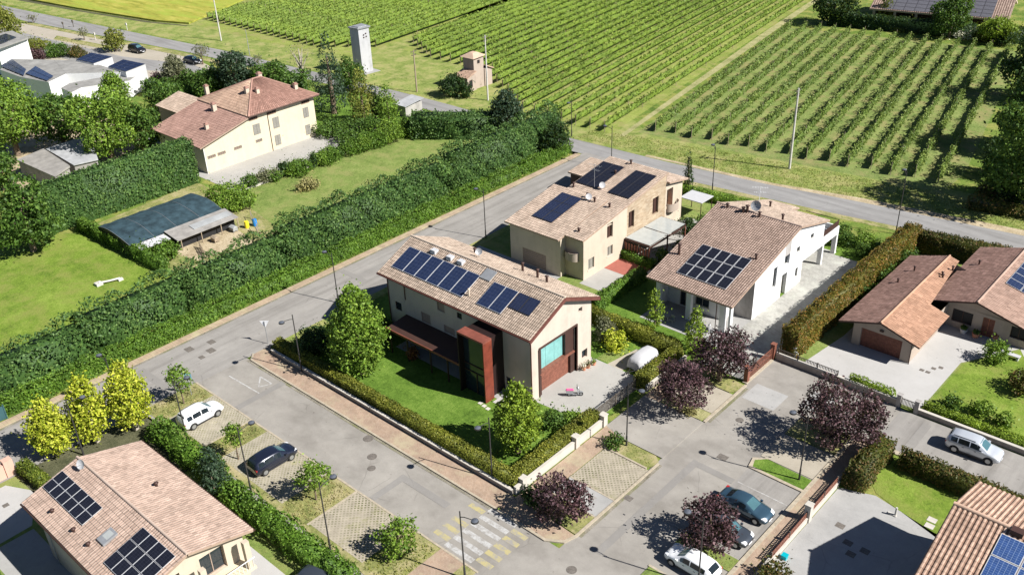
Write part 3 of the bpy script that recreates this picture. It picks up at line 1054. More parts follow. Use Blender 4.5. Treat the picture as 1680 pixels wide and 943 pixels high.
# bottom-left plot
struct('lawn', R4(-79.4, -39.2, -10, 30.2), z3, 'lawn_olive')
struct('planting_bed', R4(-79.2, -67.4, 17.8, 30.2), z4, 'bark_bed')
struct('driveway', [(-78.6, 5), (-78.4, 16.6), (-75.6, 18.0), (-71.4, 15.9), (-71.0, 5)], z4, 'concrete_pale')
struct('path', [(-70.9, 12), (-52, 12), (-52, 15.8), (-70.9, 15.8)], z5, 'concrete_worn')
struct('terrace', R4(-56.5, -49.8, 14.6, 26.5), z5, 'concrete_pale')
# left of the long hedge
struct('lawn', [(-135, -30), (-97, -30), (-97, 47), (-122.5, 46.6), (-126, 44), (-135, 40)], z3, 'lawn_bright')
struct('yard', [(-125, 47.5), (-97, 48.2), (-97, 66), (-127, 66)], z3, 'dry_grass')
struct('yard', [(-110.5, 50.5), (-103.6, 51.6), (-102.2, 59.5), (-109.8, 60.5)], z4, 'bare_soil')
struct('lawn', [(-118.2, 66.5), (-97, 63), (-97, 112), (-101, 112), (-111, 104.5), (-117.8, 103.5)], z4, 'lawn_olive')
struct('driveway', [(-131, 67.5), (-119.0, 67.5), (-119.0, 92), (-121, 100), (-127.5, 99.5), (-128.8, 91.5)], z4, 'concrete_drive')
struct('lawn', [(-129, 92), (-121, 100), (-118, 104), (-111, 105), (-103, 111), (-150, 110.5), (-150, 92)], z3, 'lawn_green')
struct('kerb', [(-118.7, 66.6), (-118.3, 66.6), (-117.6, 103.5), (-118.0, 103.5)], 0.25, 'coping', 0.27)
# car park at the far left
struct('car_park', [(-330, 82), (-182, 82), (-168, 100.5), (-190, 104.5), (-258, 96.2), (-330, 90)], z2, 'gravel_beige')
struct('car_park', [(-300, 80), (-200, 88), (-178, 100.5), (-186, 101.6), (-206, 95.6), (-300, 87)], z3, 'asphalt_top')
struct('dry_verge', [(-258, 96.2), (-190, 104.5), (-172, 106.2), (-172, 107.6), (-195, 105.8), (-258, 97.6)], z6, 'dry_grass')
struct('grass_island', [(-235, 93.4), (-214, 96.6), (-216, 98.6), (-238, 95.6)], z4, 'dry_grass')
struct('yard', [(-178, 58), (-150, 47), (-140, 48), (-150, 70), (-178, 74)], z2, 'bare_soil')

# painted marks
m = MB()


def quad(m, x0, x1, y0, y1, z, mi=0):
    m.face([(x0, y0, z), (x1, y0, z), (x1, y1, z), (x0, y1, z)], mi)


for i in range(6):
    y = 36.75 + i * 1.02
    quad(m, -43.05, -40.0, y, y + 0.5, z4 + 0.006, 0)
for i in range(5):
    y = 37.2 + i * 1.02
    if i != 3:
        quad(m, -44.75, -43.1, y, y + 0.5, z4 + 0.006, 1)
    quad(m, -39.95, -38.35, y, y + 0.5, z4 + 0.006, 1)
o = m.build('crosswalk_marking', ['paint_white', 'paint_yellow'])
o['kind'] = 'structure'
m = MB()
a, b, c = (-74.9, 41.3), (-73.5, 40.1), (-72.9, 41.3)


def strip(m, p, q, w_, z, mi=0):
    p, q = Vector((p[0], p[1], 0)), Vector((q[0], q[1], 0))
    d = (q - p).normalized()
    n = Vector((-d.y, d.x, 0)) * w_ / 2
    m.face([(p - n + Vector((0, 0, z))), (q - n + Vector((0, 0, z))), (q + n + Vector((0, 0, z))), (p + n + Vector((0, 0, z)))], mi)


strip(m, a, b, 0.16, z4 + .005)
strip(m, b, c, 0.16, z4 + .007)
strip(m, c, a, 0.16, z4 + .009)
strip(m, (-77.6, 39.3), (-72.2, 39.5), 0.14, z4 + .005)
o = m.build('road_marking', 'paint_white')
o['kind'] = 'structure'
m = MB()
quad(m, -38.2, -36.9, 47.6, 49.0, 0.076)
quad(m, -39.2, -38.6, 48.0, 48.6, 0.076)
o = m.build('bay_marking', 'paint_white')
o['kind'] = 'structure'
# parking lines by the right-hand cars
m = MB()
for y in (53.2, 55.9, 58.4):
    strip(m, (-28.9, y), (-24.3, y), 0.1, z5 + .005)
o = m.build('bay_marking', 'paint_white')
o['kind'] = 'structure'
# covers in the roads
CV = [(-33.2, 66.1, .38, 'round', 'on the asphalt by the sliding gate'), (-58.3, 41.8, .5, 'round', 'farthest of three covers beside the pink pavement'), (-56.0, 40.3, .45, 'round', 'middle of three covers beside the pink pavement'), (-54.8, 39.2, .38, 'round', 'nearest of three covers beside the pink pavement'), (-33.5, 41.3, .42, 'round', 'on the asphalt at the bottom of the crossing road'),
      (-31.6, 60.4, .45, 'square', 'in the middle of the square'), (-34.9, 50.7, .36, 'square', 'beside the grid paved bay'), (-85.5, 39.4, .5, 'square', 'on the hedge road, nearest the hedge'), (-84.9, 41.8, .45, 'square', 'on the hedge road, farthest along it'), (-83.4, 40.8, .5, 'square', 'on the hedge road, in the middle of its group'), (-83.0, 39.4, .35, 'square', 'on the hedge road, small one towards the car park'), (-28.9, 66.1, .35, 'square', 'at the edge of the gravel bay')]
for x, y, r, k, wh in CV:
    m = MB()
    zt = z5 + 0.012
    if k == 'round':
        m.prism([(x + r * math.cos(t * PI / 8), y + r * math.sin(t * PI / 8)) for t in range(16)], zt - 0.03, zt)
    else:
        m.box(x - r, x + r, y - r * .8, y + r * .8, zt - 0.03, zt)
    o = m.build('manhole_cover', 'cover_iron', None, (x, y, 0))
    tag(o, 'dark iron %s cover %s' % (k, wh), 'manhole cover', 'covers in the road')
m = MB()
for x0, x1, y0, y1 in ((-34.9, -31.5, 69.4, 72.4), (-30, -27.6, 71.6, 74.8), (-45.5, -37.5, 30.4, 36.0)):
    quad(m, x0, x1, y0, y1, z4 + .005)
o = m.build('asphalt_patch', 'concrete_worn')
o['kind'] = 'structure'
m = MB()
for x0, x1, y0, y1 in ((-86.6, -82.0, 61.2, 62.0), (-84.2, -83.3, 62.0, 75.0), (-72.5, -71.7, 36.6, 42.2), (-52.0, -51.3, 36.6, 40.5), (-51.3, -46.0, 39.8, 40.5), (-33.4, -32.7, 44.0, 58.5), (-32.7, -29.2, 57.8, 58.5), (-20.0, -19.2, 71.0, 76.4), (-86.0, -80.5, 33.5, 34.3)):
    quad(m, x0, x1, y0, y1, z6 + .004)
o = m.build('asphalt_patch', 'asphalt_repair')
o['kind'] = 'structure'


# ================================================================== BUILDINGS
class Wl:
    def __init__(s, O, U, N):
        s.O, s.U, s.N = Vector((O[0], O[1], 0)), Vector((U[0], U[1], 0)).normalized(), Vector((N[0], N[1], 0)).normalized()

    def p(s, u, z, d=0.0):
        return s.O + s.U * u - s.N * d + Vector((0, 0, z))


def wall_plane(m, W, L, z0, z1, holes, mi=0, mrev=None):
    """flat wall sheet with rectangular openings and their reveals; holes: (u0,u1,z0,z1,depth)"""
    us = sorted(set([0, L] + [x for h in holes for x in h[:2]]))
    zs = sorted(set([z0, z1] + [x for h in holes for x in h[2:4]]))
    flip = W.U.cross(Vector((0, 0, 1))).dot(W.N) < 0

    def F(pts, mm):
        m.face(pts[::-1] if flip else pts, mm)
    for i in range(len(us) - 1):
        for j in range(len(zs) - 1):
            uc, zc = (us[i] + us[i + 1]) / 2, (zs[j] + zs[j + 1]) / 2
            if zs[j] < z0 - 1e-6 or zs[j + 1] > z1 + 1e-6:
                continue
            if any(h[0] < uc < h[1] and h[2] < zc < h[3] for h in holes):
                continue
            F([W.p(us[i], zs[j]), W.p(us[i + 1], zs[j]), W.p(us[i + 1], zs[j + 1]), W.p(us[i], zs[j + 1])], mi)
    r = mi if mrev is None else mrev
    for (a, b, c, d, e) in holes:
        F([W.p(a, c), W.p(a, d), W.p(a, d, e), W.p(a, c, e)], r)
        F([W.p(b, c, e), W.p(b, d, e), W.p(b, d), W.p(b, c)], r)
        F([W.p(a, d), W.p(b, d), W.p(b, d, e), W.p(a, d, e)], r)
        F([W.p(a, c, e), W.p(b, c, e), W.p(b, c), W.p(a, c)], r)


def wbox(m, W, u0, u1, z0, z1, d0, d1, mi=0):
    b = [W.p(u0, z0, d0), W.p(u1, z0, d0), W.p(u1, z0, d1), W.p(u0, z0, d1)]
    t = [W.p(u0, z1, d0), W.p(u1, z1, d0), W.p(u1, z1, d1), W.p(u0, z1, d1)]
    if (b[1] - b[0]).cross(b[3] - b[0]).z < 0:
        b, t = b[::-1], t[::-1]
    m.hexa(b, t, mi)


def window(parent, W, u0, u1, z0, z1, dep, frame='brown_dark', glass='glass_dark', mull=1, sill='coping', name='window', label=None):
    m = MB()
    t = 0.07
    e = dep
    for a, b, c, d in ((u0, u1, z0, z0 + t), (u0, u1, z1 - t, z1), (u0, u0 + t, z0 + t, z1 - t), (u1 - t, u1, z0 + t, z1 - t)):
        wbox(m, W, a, b, c, d, e - 0.06, e + 0.02)
    for i in range(mull):
        uc = u0 + (u1 - u0) * (i + 1) / (mull + 1)
        wbox(m, W, uc - t / 2, uc + t / 2, z0 + t, z1 - t, e - 0.058, e + 0.01)
    o = m.build(name, frame, parent)
    if label:
        o['label'] = label
    m = MB()
    wbox(m, W, u0 + 0.02, u1 - 0.02, z0 + 0.02, z1 - 0.02, e, e + 0.03)
    m.build('pane', glass, o)
    if sill:
        m = MB()
        wbox(m, W, u0 - 0.08, u1 + 0.08, z0 - 0.09, z0 - 0.004, -0.07, 0.05)
        m.build('sill', sill, o)
    return o


def shutter_window(parent, W, u0, u1, z0, z1, mat='shutter_grey'):
    m = MB()
    uc = (u0 + u1) / 2
    wbox(m, W, u0, uc - 0.015, z0, z1, -0.05, 0.0)
    wbox(m, W, uc + 0.015, u1, z0, z1, -0.05, 0.0)
    for k in range(7):
        zz = z0 + (z1 - z0) * (k + 0.5) / 7
        wbox(m, W, u0 + 0.06, uc - 0.07, zz - 0.05, zz + 0.05, -0.065, -0.048)
        wbox(m, W, uc + 0.07, u1 - 0.06, zz - 0.05, zz + 0.05, -0.065, -0.048)
    return m.build('window_shutter', mat, parent)


def slat_door(parent, W, u0, u1, z0, z1, dep, mat='wood_brown', n=8, name='garage_door', gap='brown_dark', vertical=False):
    m = MB()
    wbox(m, W, u0, u1, z0, z1, dep, dep + 0.06, 1)
    for k in range(n):
        if vertical:
            a, b = u0 + (u1 - u0) * k / n, u0 + (u1 - u0) * (k + 0.9) / n
            wbox(m, W, a, b, z0 + 0.02, z1, dep - 0.03, dep + 0.0)
        else:
            a, b = z0 + (z1 - z0) * k / n, z0 + (z1 - z0) * (k + 0.88) / n
            wbox(m, W, u0, u1, a, b, dep - 0.03, dep + 0.0)
    return m.build(name, [mat, gap], parent)


def tile_plane(m, A, B, Cc, D, p=0.27, row=0.4, amp=0.045, mi=0, useed=0):
    """rows of barrel tiles on the quad A B (eave) C D (ridge)"""
    A, B, Cc, D = map(Vector, (A, B, Cc, D))
    n = (B - A).cross(D - A).normalized()
    if n.z < 0:
        n = -n
    L = max((B - A).length, (Cc - D).length)
    H = ((D + Cc) / 2 - (A + B) / 2).length
    nc, nr = max(2, round(L / p)), max(2, round(H / row))
    prof = (0, 0.75, 1.0, 0.75)
    k = 4
    flip = (B - A).cross(D - A).z < 0
    for r in range(nr):
        v0, v1 = r / nr, (r + 1) / nr
        P0, Q0 = A.lerp(D, v0), B.lerp(Cc, v0)
        P1, Q1 = A.lerp(D, v1), B.lerp(Cc, v1)
        base = len(m.v)
        for i in range(nc * k + 1):
            s = i / (nc * k)
            h = prof[i % k] * amp
            m.v.append(tuple(P0.lerp(Q0, s) + n * (h + 0.028)))
            m.v.append(tuple(P1.lerp(Q1, s) + n * h))
        for i in range(nc * k):
            a = base + 2 * i
            f = (a, a + 2, a + 3, a + 1)
            m.f.append(f[::-1] if flip else f)
            u0, u1 = i / k, (i + 1) / k
            c = math.floor(u0 + 1e-6)
            c = 2 * c + (1 if i % k in (0, 3) else 0)
            uu = [(c + 0.1, r + 0.1 + useed), (c + 0.9, r + 0.1 + useed), (c + 0.9, r + 0.9 + useed), (c + 0.1, r + 0.9 + useed)]
            m.uv.append(uu[::-1] if flip else uu)
            m.mi.append(mi)
            m.sm.append(False)


def slab(m, pts, t, mi):
    """roof deck under the tiles"""
    P = [Vector(p) for p in pts]
    n = (P[1] - P[0]).cross(P[-1] - P[0]).normalized()
    if n.z < 0:
        n = -n
        P = P[::-1]
    top = [p - n * 0.004 for p in P]
    bot = [p - n * t for p in P]
    m.face(top, mi)
    m.face(bot[::-1], mi)
    k = len(P)
    for i in range(k):
        j = (i + 1) % k
        m.face([bot[i], bot[j], top[j], top[i]], mi)


def ridge(m, a, b, r=0.13, mi=0):
    m.tube([a, b], r, 8, mi)


def world_loc(o):
    q = Vector((0, 0, 0))
    while o is not None:
        q += o.location
        o = o.parent
    return q


PVM = {}


def pv_array(roof, x0, x1, y0, y1, zf, nx, ny, mat='pv_black', frame='alu', gx=0.04, gy=0.04, fw=0.035, axis='y', skip=()):
    """photovoltaic modules on a sloping plane; zf(x,y) is the height of the tiles"""
    off = world_loc(roof)
    if axis == 'y':
        s = zf(0, 1) - zf(0, 0)
        k = math.sqrt(1 + s * s)
        wx, wy = (x1 - x0) / nx - gx, (y1 - y0) / ny * k - gy
        rot = (math.atan(s), 0, 0)
    else:
        s = zf(1, 0) - zf(0, 0)
        k = math.sqrt(1 + s * s)
        wx, wy = (x1 - x0) / nx * k - gx, (y1 - y0) / ny - gy
        rot = (0, -math.atan(s), 0)
    m = MB()
    m.box(-wx / 2, wx / 2, -wy / 2, wy / 2, -0.05, 0.0, 0)
    a, b = wx / 2 - fw, wy / 2 - fw
    m.face([(-a, -b, 0.004), (a, -b, 0.004), (a, b, 0.004), (-a, b, 0.004)], 1, [(0, 0), (1, 0), (1, 1), (0, 1)])
    me = _mesh(m, 'solar_panel', [frame, mat])
    for i in range(nx):
        for j in range(ny):
            if (i, j) in skip:
                continue
            x, y = x0 + (x1 - x0) * (i + .5) / nx, y0 + (y1 - y0) * (j + .5) / ny
            o = link(me, 'solar_panel', roof, Vector((x, y, zf(x, y) + 0.16)) - off)
            o.rotation_euler = rot


def vent(roof, x, y, z, h=0.5, r=0.11, mat='brown_dark', name='vent_pipe', cap=True):
    m = MB()
    m.tube([(x, y, z - 0.3), (x, y, z + h)], r, 8)
    if cap:
        m.tube([(x, y, z + h), (x, y, z + h + 0.05), (x, y, z + h + 0.14)], [r * 1.5, r * 1.8, r * 0.6], 8)
    return m.build(name, mat, roof)


def chimney(roof, x, y, z, h=0.9, s=0.3, mat='stucco_sand', cap='tile_brick'):
    m = MB()
    m.box(x - s, x + s, y - s, y + s, z - 0.5, z + h)
    o = m.build('chimney', mat, roof)
    m = MB()
    m.box(x - s * 1.3, x + s * 1.3, y - s * 1.3, y + s * 1.3, z + h + 0.004, z + h + 0.08)
    m.box(x - s * .8, x + s * .8, y - s * .8, y + s * .8, z + h + 0.082, z + h + 0.25)
    m.build('chimney_cap', cap, roof)
    return o


def dish(roof, x, y, z, r=0.4, mat='metal_white', mast=0.9, face=(0.6, -0.6, 0.5)):
    m = MB()
    m.tube([(x, y, z - 0.2), (x, y, z + mast)], 0.03, 6)
    f = Vector(face).normalized()
    a = f.orthogonal().normalized()
    b = f.cross(a)
    c = Vector((x, y, z + mast)) + f * 0.12
    rings = []
    for k in range(4):
        rr = r * k / 3
        rings.append([c + (a * math.cos(t * PI / 6) + b * math.sin(t * PI / 6)) * rr + f * (0.25 * r * (k / 3) ** 2) for t in range(12)])
    for k in range(3):
        for t in range(12):
            q = (t + 1) % 12
            if k == 0:
                m.face([rings[0][0], rings[1][t], rings[1][q]], 0, None, True)
            else:
                m.face([rings[k][t], rings[k + 1][t], rings[k + 1][q], rings[k][q]], 0, None, True)
    m.tube([c + f * 0.02, c + f * r * 0.9 - Vector((0, 0, 0.05))], 0.015, 5)
    return m.build('satellite_dish', mat, roof)


def aerial(roof, x, y, z, h=2.6, mat='metal_white', d=(1, 0)):
    m = MB()
    m.tube([(x, y, z - 0.2), (x, y, z + h)], 0.03, 6)
    dx, dy = d
    for zz, L in ((h - 0.1, 0.9), (h - 0.7, 0.7)):
        m.tube([(x - dx * L, y - dy * L, z + zz), (x + dx * L, y + dy * L, z + zz)], 0.016, 5)
        for k in range(6):
            t = -L + 2 * L * k / 5
            m.tube([(x + dx * t - dy * .3, y + dy * t + dx * .3, z + zz), (x + dx * t + dy * .3, y + dy * t - dx * .3, z + zz)], 0.009, 4)
    return m.build('aerial', mat, roof)


def gutter(parent, a, b, r=0.08, mat='fascia_brown'):
    m = MB()
    m.tube([a, b], r, 8)
    return m.build('gutter', mat, parent)


def pipe(parent, x, y, z0, z1, mat='fascia_brown', r=0.05):
    m = MB()
    m.tube([(x, y, z0), (x, y, z1)], r, 6)
    return m.build('downpipe', mat, parent)


# ---------------------------------------------------------------- the large house in the middle
hs = thing('house', 'large beige two-storey house with red portal and tall garage opening in its gable', 'house', (-60.5, 60.5, 0))
x0, x1, y0, y1, ze = -70.7, -50.2, 55.9, 65.2, 7.6
WG = Wl((x1, y0), (0, 1), (1, 0))
WS = Wl((x0, y0), (1, 0), (0, -1))
WB = Wl((x1, y1), (-1, 0), (0, 1))
WL_ = Wl((x0, y1), (0, -1), (-1, 0))
m = MB()
gh = [(1.2, 6.9, 0.0, 5.5, 1.2), (7.25, 7.85, 6.75, 7.25, 0.35), (7.8, 8.7, 0.9, 1.95, 0.35)]
wall_plane(m, WG, y1 - y0, 0, ze, gh, 0, 0)
sw = [(1.0, 2.0, 3.4, 4.4, .2), (5.1, 6.5, 3.4, 4.6, .2), (7.7, 8.8, 5.75, 6.8, .2), (8.5, 10.1, 3.45, 4.3, .2), (10.6, 11.3, 5.9, 6.6, .2), (17.1, 17.9, 0.7, 1.6, .2), (3.4, 9.4, 0.05, 2.6, .3), (12.6, 15.75, 0.05, 5.5, .3)]
wall_plane(m, WS, x1 - x0, 0, ze, sw, 0, 0)
wall_plane(m, WB, x1 - x0, 0, ze, [], 0)
wall_plane(m, WL_, y1 - y0, 0, ze, [], 0)
m.face([(x1, y0, ze), (x1, y1, ze), (x1, 60.5, 9.68)], 0)
m.face([(x0, y1, ze), (x0, y0, ze), (x0, 60.5, 9.68)], 0)
m.build('wall', 'stucco_beige', hs)
m = MB()
eL, eR, rz = 7.6, 7.6, 9.9
for A, B, Cc, D in (((-71.4, 55.25, eL), (-49.7, 55.25, eL), (-49.7, 60.5, rz), (-71.4, 60.5, rz)), ((-49.7, 65.9, eR), (-71.4, 65.9, eR), (-71.4, 60.5, rz), (-49.7, 60.5, rz))):
    tile_plane(m, A, B, Cc, D, 0.25, 0.4)
    slab(m, (A, B, Cc, D), 0.2, 1)
ridge(m, (-71.4, 60.5, rz + 0.03), (-49.7, 60.5, rz + 0.03), 0.13)
roof = m.build('roof', ['tile_beige', 'fascia_brown'], hs)
zf = lambda x, y: 7.6 + (y - 55.25) * 0.438
pv_array(roof, -70.3, -59.7, 56.35, 59.2, zf, 6, 1, 'pv_blue', 'alu', 0.05, 0.03, 0.035)
pv_array(roof, -57.75, -54.45, 56.35, 59.15, zf, 2, 1, 'pv_blue', 'alu', 0.05, 0.03, 0.03)
pv_array(roof, -54.35, -51.55, 57.3, 59.15, zf, 2, 1, 'pv_deep', 'black_frame', 0.05)
for x, y in ((-67.0, 59.75), (-64.6, 59.75), (-63.0, 59.75)):
    m = MB()
    z = zf(x, y)
    m.box(x - .35, x + .35, y - .3, y + .3, z - 0.2, z + 0.35, 0)
    m.build('roof_vent', 'tarp_white', roof)
m = MB()
z = zf(-59.0, 59.7)
m.hexa([(-59.7, 59.0, zf(0, 59.0)), (-58.3, 59.0, zf(0, 59.0)), (-58.3, 60.2, zf(0, 60.2)), (-59.7, 60.2, zf(0, 60.2))], [(-59.7, 59.0, zf(0, 59.0) + .18), (-58.3, 59.0, zf(0, 59.0) + .18), (-58.3, 60.2, zf(0, 60.2) + .18), (-59.7, 60.2, zf(0, 60.2) + .18)])
sk = m.build('skylight', 'metal_grey', roof)
vent(roof, -59.2, 56.9, zf(0, 56.9), 0.7, 0.1, 'stucco_sand')
zg = lambda y: 9.9 - (y - 60.5) * 0.426
for x, y, hh in ((-65.0, 63.8, .5), (-58.2, 63.9, .95), (-55.9, 63.6, .95), (-54.4, 63.3, .7)):
    vent(roof, x, y, zg(y), hh, 0.13, 'brown_dark')
dish(roof, -63.2, 62.6, zg(62.6), 0.38, 'metal_grey', 0.7)
gutter(hs, (-71.4, 55.18, 7.5), (-49.7, 55.18, 7.5), 0.09)
gutter(hs, (-49.7, 65.97, 7.5), (-71.4, 65.97, 7.5), 0.09)
m = MB()
for A, B in (((-49.66, 55.2, 7.5), (-49.66, 60.5, 9.82)), ((-49.66, 60.5, 9.82), (-49.66, 65.95, 7.5))):
    A, B = Vector(A), Vector(B)
    d = Vector((0.05, 0, 0))
    u = Vector((0, 0, 0.3))
    m.hexa([A - d - u, A + d - u, B + d - u, B - d - u], [A - d, A + d, B + d, B - d])
m.build('barge_board', 'fascia_red', hs)
pipe(hs, -50.14, 55.84, 0, 7.5)
pipe(hs, -70.6, 55.84, 0, 7.5)
pipe(hs, -67.9, 55.84, 5.2, 7.5)
# gable garage and glazed loggia
m = MB()
wbox(m, WG, 1.21, 6.89, 2.3, 2.5, 0.15, 1.15)
m.build('balcony', 'wood_brown', hs)
m = MB()
for k in range(3):
    a, b = 1.52 + k * 1.32, 1.52 + k * 1.32 + 1.29
    wbox(m, WG, a, b, 2.52, 5.3, .62, .66)
wn = m.build('loggia_glazing', 'glass_teal', hs)
m = MB()
wbox(m, WG, 1.21, 1.5, 0, 2.29, 0.03, 1.19)
wbox(m, WG, 1.21, 1.5, 2.51, 5.49, 0.03, 1.19)
wbox(m, WG, 5.5, 6.89, 2.51, 5.49, 0.3, 1.19)
wbox(m, WG, 6.2, 6.89, 0.0, 2.29, 0.2, 1.19)
wbox(m, WG, 1.51, 5.49, 5.32, 5.49, 0.3, 1.19)
wbox(m, WG, 1.1, 7.0, 5.5, 5.68, -0.12, 0.3)
wbox(m, WG, 1.02, 1.2, 0, 5.5, -0.08, 0.2)
wbox(m, WG, 6.9, 7.05, 0, 5.5, -0.08, 0.2)
m.build('opening_frame', 'brown_dark', hs)
slat_door(hs, WG, 1.5, 6.2, 0.02, 2.28, 0.5, 'wood_brown', 9)
window(hs, WG, 7.25, 7.85, 6.75, 7.25, 0.3, 'brown_dark', 'glass_dark', 0, None)
window(hs, WG, 7.8, 8.7, 0.9, 1.95, 0.3, 'brown_dark', 'glass_dark', 0, None)
for a, b, c, d, e in sw[:6]:
    window(hs, WS, a, b, c, d, 0.12, 'brown_dark' if (a < 2 or a > 10) else 'shutter_tan', 'glass_dark' if (a < 2 or a > 10) else 'shutter_tan', 0, None)
window(hs, WS, 3.4, 9.4, 0.05, 2.6, 0.25, 'brown_dark', 'glass_dark', 3, None)
window(hs, WS, 12.6, 15.75, 0.05, 5.5, 0.25, 'brown_dark', 'glass_dark', 1, None)
# porch roof on posts
m = MB()
m.hexa([(-68.0, 53.0, 2.95), (-56.9, 53.0, 2.95), (-56.9, 55.88, 3.25), (-68.0, 55.88, 3.25)], [(-68.0, 53.0, 3.05), (-56.9, 53.0, 3.05), (-56.9, 55.88, 3.35), (-68.0, 55.88, 3.35)])
cn = m.build('canopy', 'brown_dark', hs)
m = MB()
m.box(-68.05, -56.9, 52.88, 52.98, 2.88, 3.12)
m.build('canopy_edge', 'corten_top', hs)
for x in (-67.6, -65.0, -61.5, -59.0, -57.1):
    m = MB()
    m.box(x - .06, x + .06, 53.06, 53.18, 0, 2.93)
    m.build('canopy_post', 'brown_dark', hs)
# corten portal
m = MB()
m.box(-57.0, -53.5, 52.8, 54.0, 6.8, 7.0, 1)
m.box(-53.62, -53.5, 52.8, 54.0, 0, 6.798, 0)
m.build('portal', ['corten', 'corten_top'], hs)
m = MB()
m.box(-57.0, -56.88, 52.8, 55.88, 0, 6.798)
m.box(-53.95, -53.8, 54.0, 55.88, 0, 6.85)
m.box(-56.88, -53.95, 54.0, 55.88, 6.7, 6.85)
m.build('portal_shade_lining', 'portal_shade', hs)  # recess shade behind the red fin, painted as a near-black lining
m = MB()
m.box(-56.88, -53.62, 53.5, 53.55, 0.05, 6.79)
m.build('portal_glazing', 'glass_dark', hs)
m = MB()
for z in (2.4, 3.2):
    m.box(-56.87, -53.63, 53.42, 53.5, z, z + .1)
m.box(-55.3, -55.2, 53.42, 53.5, .05, 2.4)
m.build('portal_mullion', 'brown_dark', hs)

# ---------------------------------------------------------------- beige house behind with two slanting roofs
hs = thing('house', 'pale beige house with stepped slanting roofs and three tall windows, behind the large house', 'house', (-66, 88, 0))
p1 = lambda y: 5.3 + 0.18 * (y - 76.6)
p2 = lambda y: 5.55 + 0.162 * (y - 77.9)
m = MB()
WE = Wl((-61.5, 78.3), (0, 1), (1, 0))
eh = [(4.6, 5.75, 3.7, 5.7, .35), (9.0, 10.2, 3.4, 5.7, .35), (14.2, 15.5, 3.4, 5.7, .35), (0.9, 2.1, 1.0, 2.45, .25), (4.7, 5.8, 1.3, 2.6, .25), (17.2, 18.8, 2.9, 5.8, .9)]
wall_plane(m, WE, 8.7, 0, 5.4, [h for h in eh if h[1] < 8.7 and h[3] < 5.4] + [(4.6, 5.75, 3.7, 5.4, .35)], 0, 0)
# upper sloping part of the sunny wall is built from strips that follow the roof
for a, b in ((0, 4.6), (4.6, 5.75), (5.75, 8.7)):
    z0_ = 5.7 if a == 4.6 else 5.4
    ya, yb = 78.3 + a, 78.3 + b
    m.face([WE.p(a, z0_), WE.p(b, z0_), WE.p(b, max(z0_ + .01, p2(yb) - .2)), WE.p(a, max(z0_ + .01, p2(ya) - .2))], 0)
wall_plane(m, Wl((-61.5, 87.0), (0, 1), (1, 0)), 8.4, 0, 6.7, [(h[0] - 8.7, h[1] - 8.7) + h[2:] for h in eh[1:3]], 1, 1)
m.face([(-61.5, 87, 6.7), (-61.5, 95.4, 6.7), (-61.5, 95.4, 8.15), (-61.5, 87, p2(87) - .2)], 1)
wall_plane(m, Wl((-61.5, 95.4), (0, 1), (1, 0)), 3.9, 0, 6.2, [(0.3, 1.7, 2.9, 5.8, .9)], 0, 0)
m.face([(-61.5, 95.4, 6.2), (-61.5, 99.3, 6.2), (-61.5, 95.4, 7.1)], 0)
m.face([(-61.5, 99.3, 0), (-70.2, 99.3, 0), (-70.2, 99.3, 6.2), (-61.5, 99.3, 6.2)], 0)
m.face([(-70.2, 99.3, 0), (-70.2, 86, 0), (-70.2, 86, 6.6), (-70.2, 95.4, 8.1), (-70.2, 99.3, 6.2)], 0)
m.face([(-61.5, 95.45, 6.5), (-70.2, 95.45, 6.5), (-70.2, 95.45, 8.1), (-61.5, 95.45, 8.1)], 0)
WF = Wl((-72.3, 77.3), (1, 0), (0, -1))
wall_plane(m, WF, 8.1, 0, 5.2, [(2.0, 5.8, 0.1, 2.2, .12)], 0, 0)
m.face([(-64.2, 77.3, 0), (-64.2, 86, 0), (-64.2, 86, 6.7), (-64.2, 77.3, 5.2)], 0)
m.face([(-72.3, 86, 0), (-72.3, 77.3, 0), (-72.3, 77.3, 5.2), (-72.3, 86, 6.7)], 0)
m.face([(-72.3, 86.1, 0), (-72.3, 86.1, 6.75), (-64.2, 86.1, 6.75), (-64.2, 86.1, 0)], 0)
wall_plane(m, Wl((-64.2, 78.3), (1, 0), (0, -1)), 2.7, 0, 5.45, [], 0)
m.build('wall', ['stucco_sand', 'brick_clad'], hs)
m = MB()
q = [(-72.6, 76.6, p1(76.6)), (-63.95, 76.6, p1(76.6)), (-63.95, 86.2, p1(86.2)), (-72.6, 86.2, p1(86.2))]
tile_plane(m, *q, 0.3, 0.42, 0.03)
slab(m, q, 0.18, 1)
for q in ([(-70.6, 86.22, p2(86.2)), (-61.2, 86.22, p2(86.2)), (-61.2, 95.5, p2(95.5)), (-70.6, 95.5, p2(95.5))], [(-63.9, 77.8, p2(77.8)), (-61.2, 77.8, p2(77.8)), (-61.2, 86.2, p2(86.2)), (-63.9, 86.2, p2(86.2))], [(-61.0, 99.9, 6.2), (-70.4, 99.9, 6.2), (-70.4, 95.5, 7.05), (-61.0, 95.5, 7.05)], [(-79.9, 98.0, 3.0), (-70.6, 98.0, 3.0), (-70.6, 103.3, 3.6), (-79.9, 103.3, 3.6)]):
    tile_plane(m, *q, 0.3, 0.42, 0.03)
    slab(m, q, 0.18, 1)
roof = m.build('roof', ['tile_pale', 'fascia_tan'], hs)
pv_array(roof, -70.2, -66.9, 79.0, 84.95, lambda x, y: p1(y), 2, 3, 'pv_deep', 'black_frame', 0.06, 0.03)
pv_array(roof, -70.4, -66.9, 87.9, 93.8, lambda x, y: p2(y), 2, 4, 'pv_black', 'black_frame', 0.06, 0.03)
pv_array(roof, -65.2, -61.9, 87.8, 93.85, lambda x, y: p2(y), 2, 4, 'pv_black', 'black_frame', 0.06, 0.03)
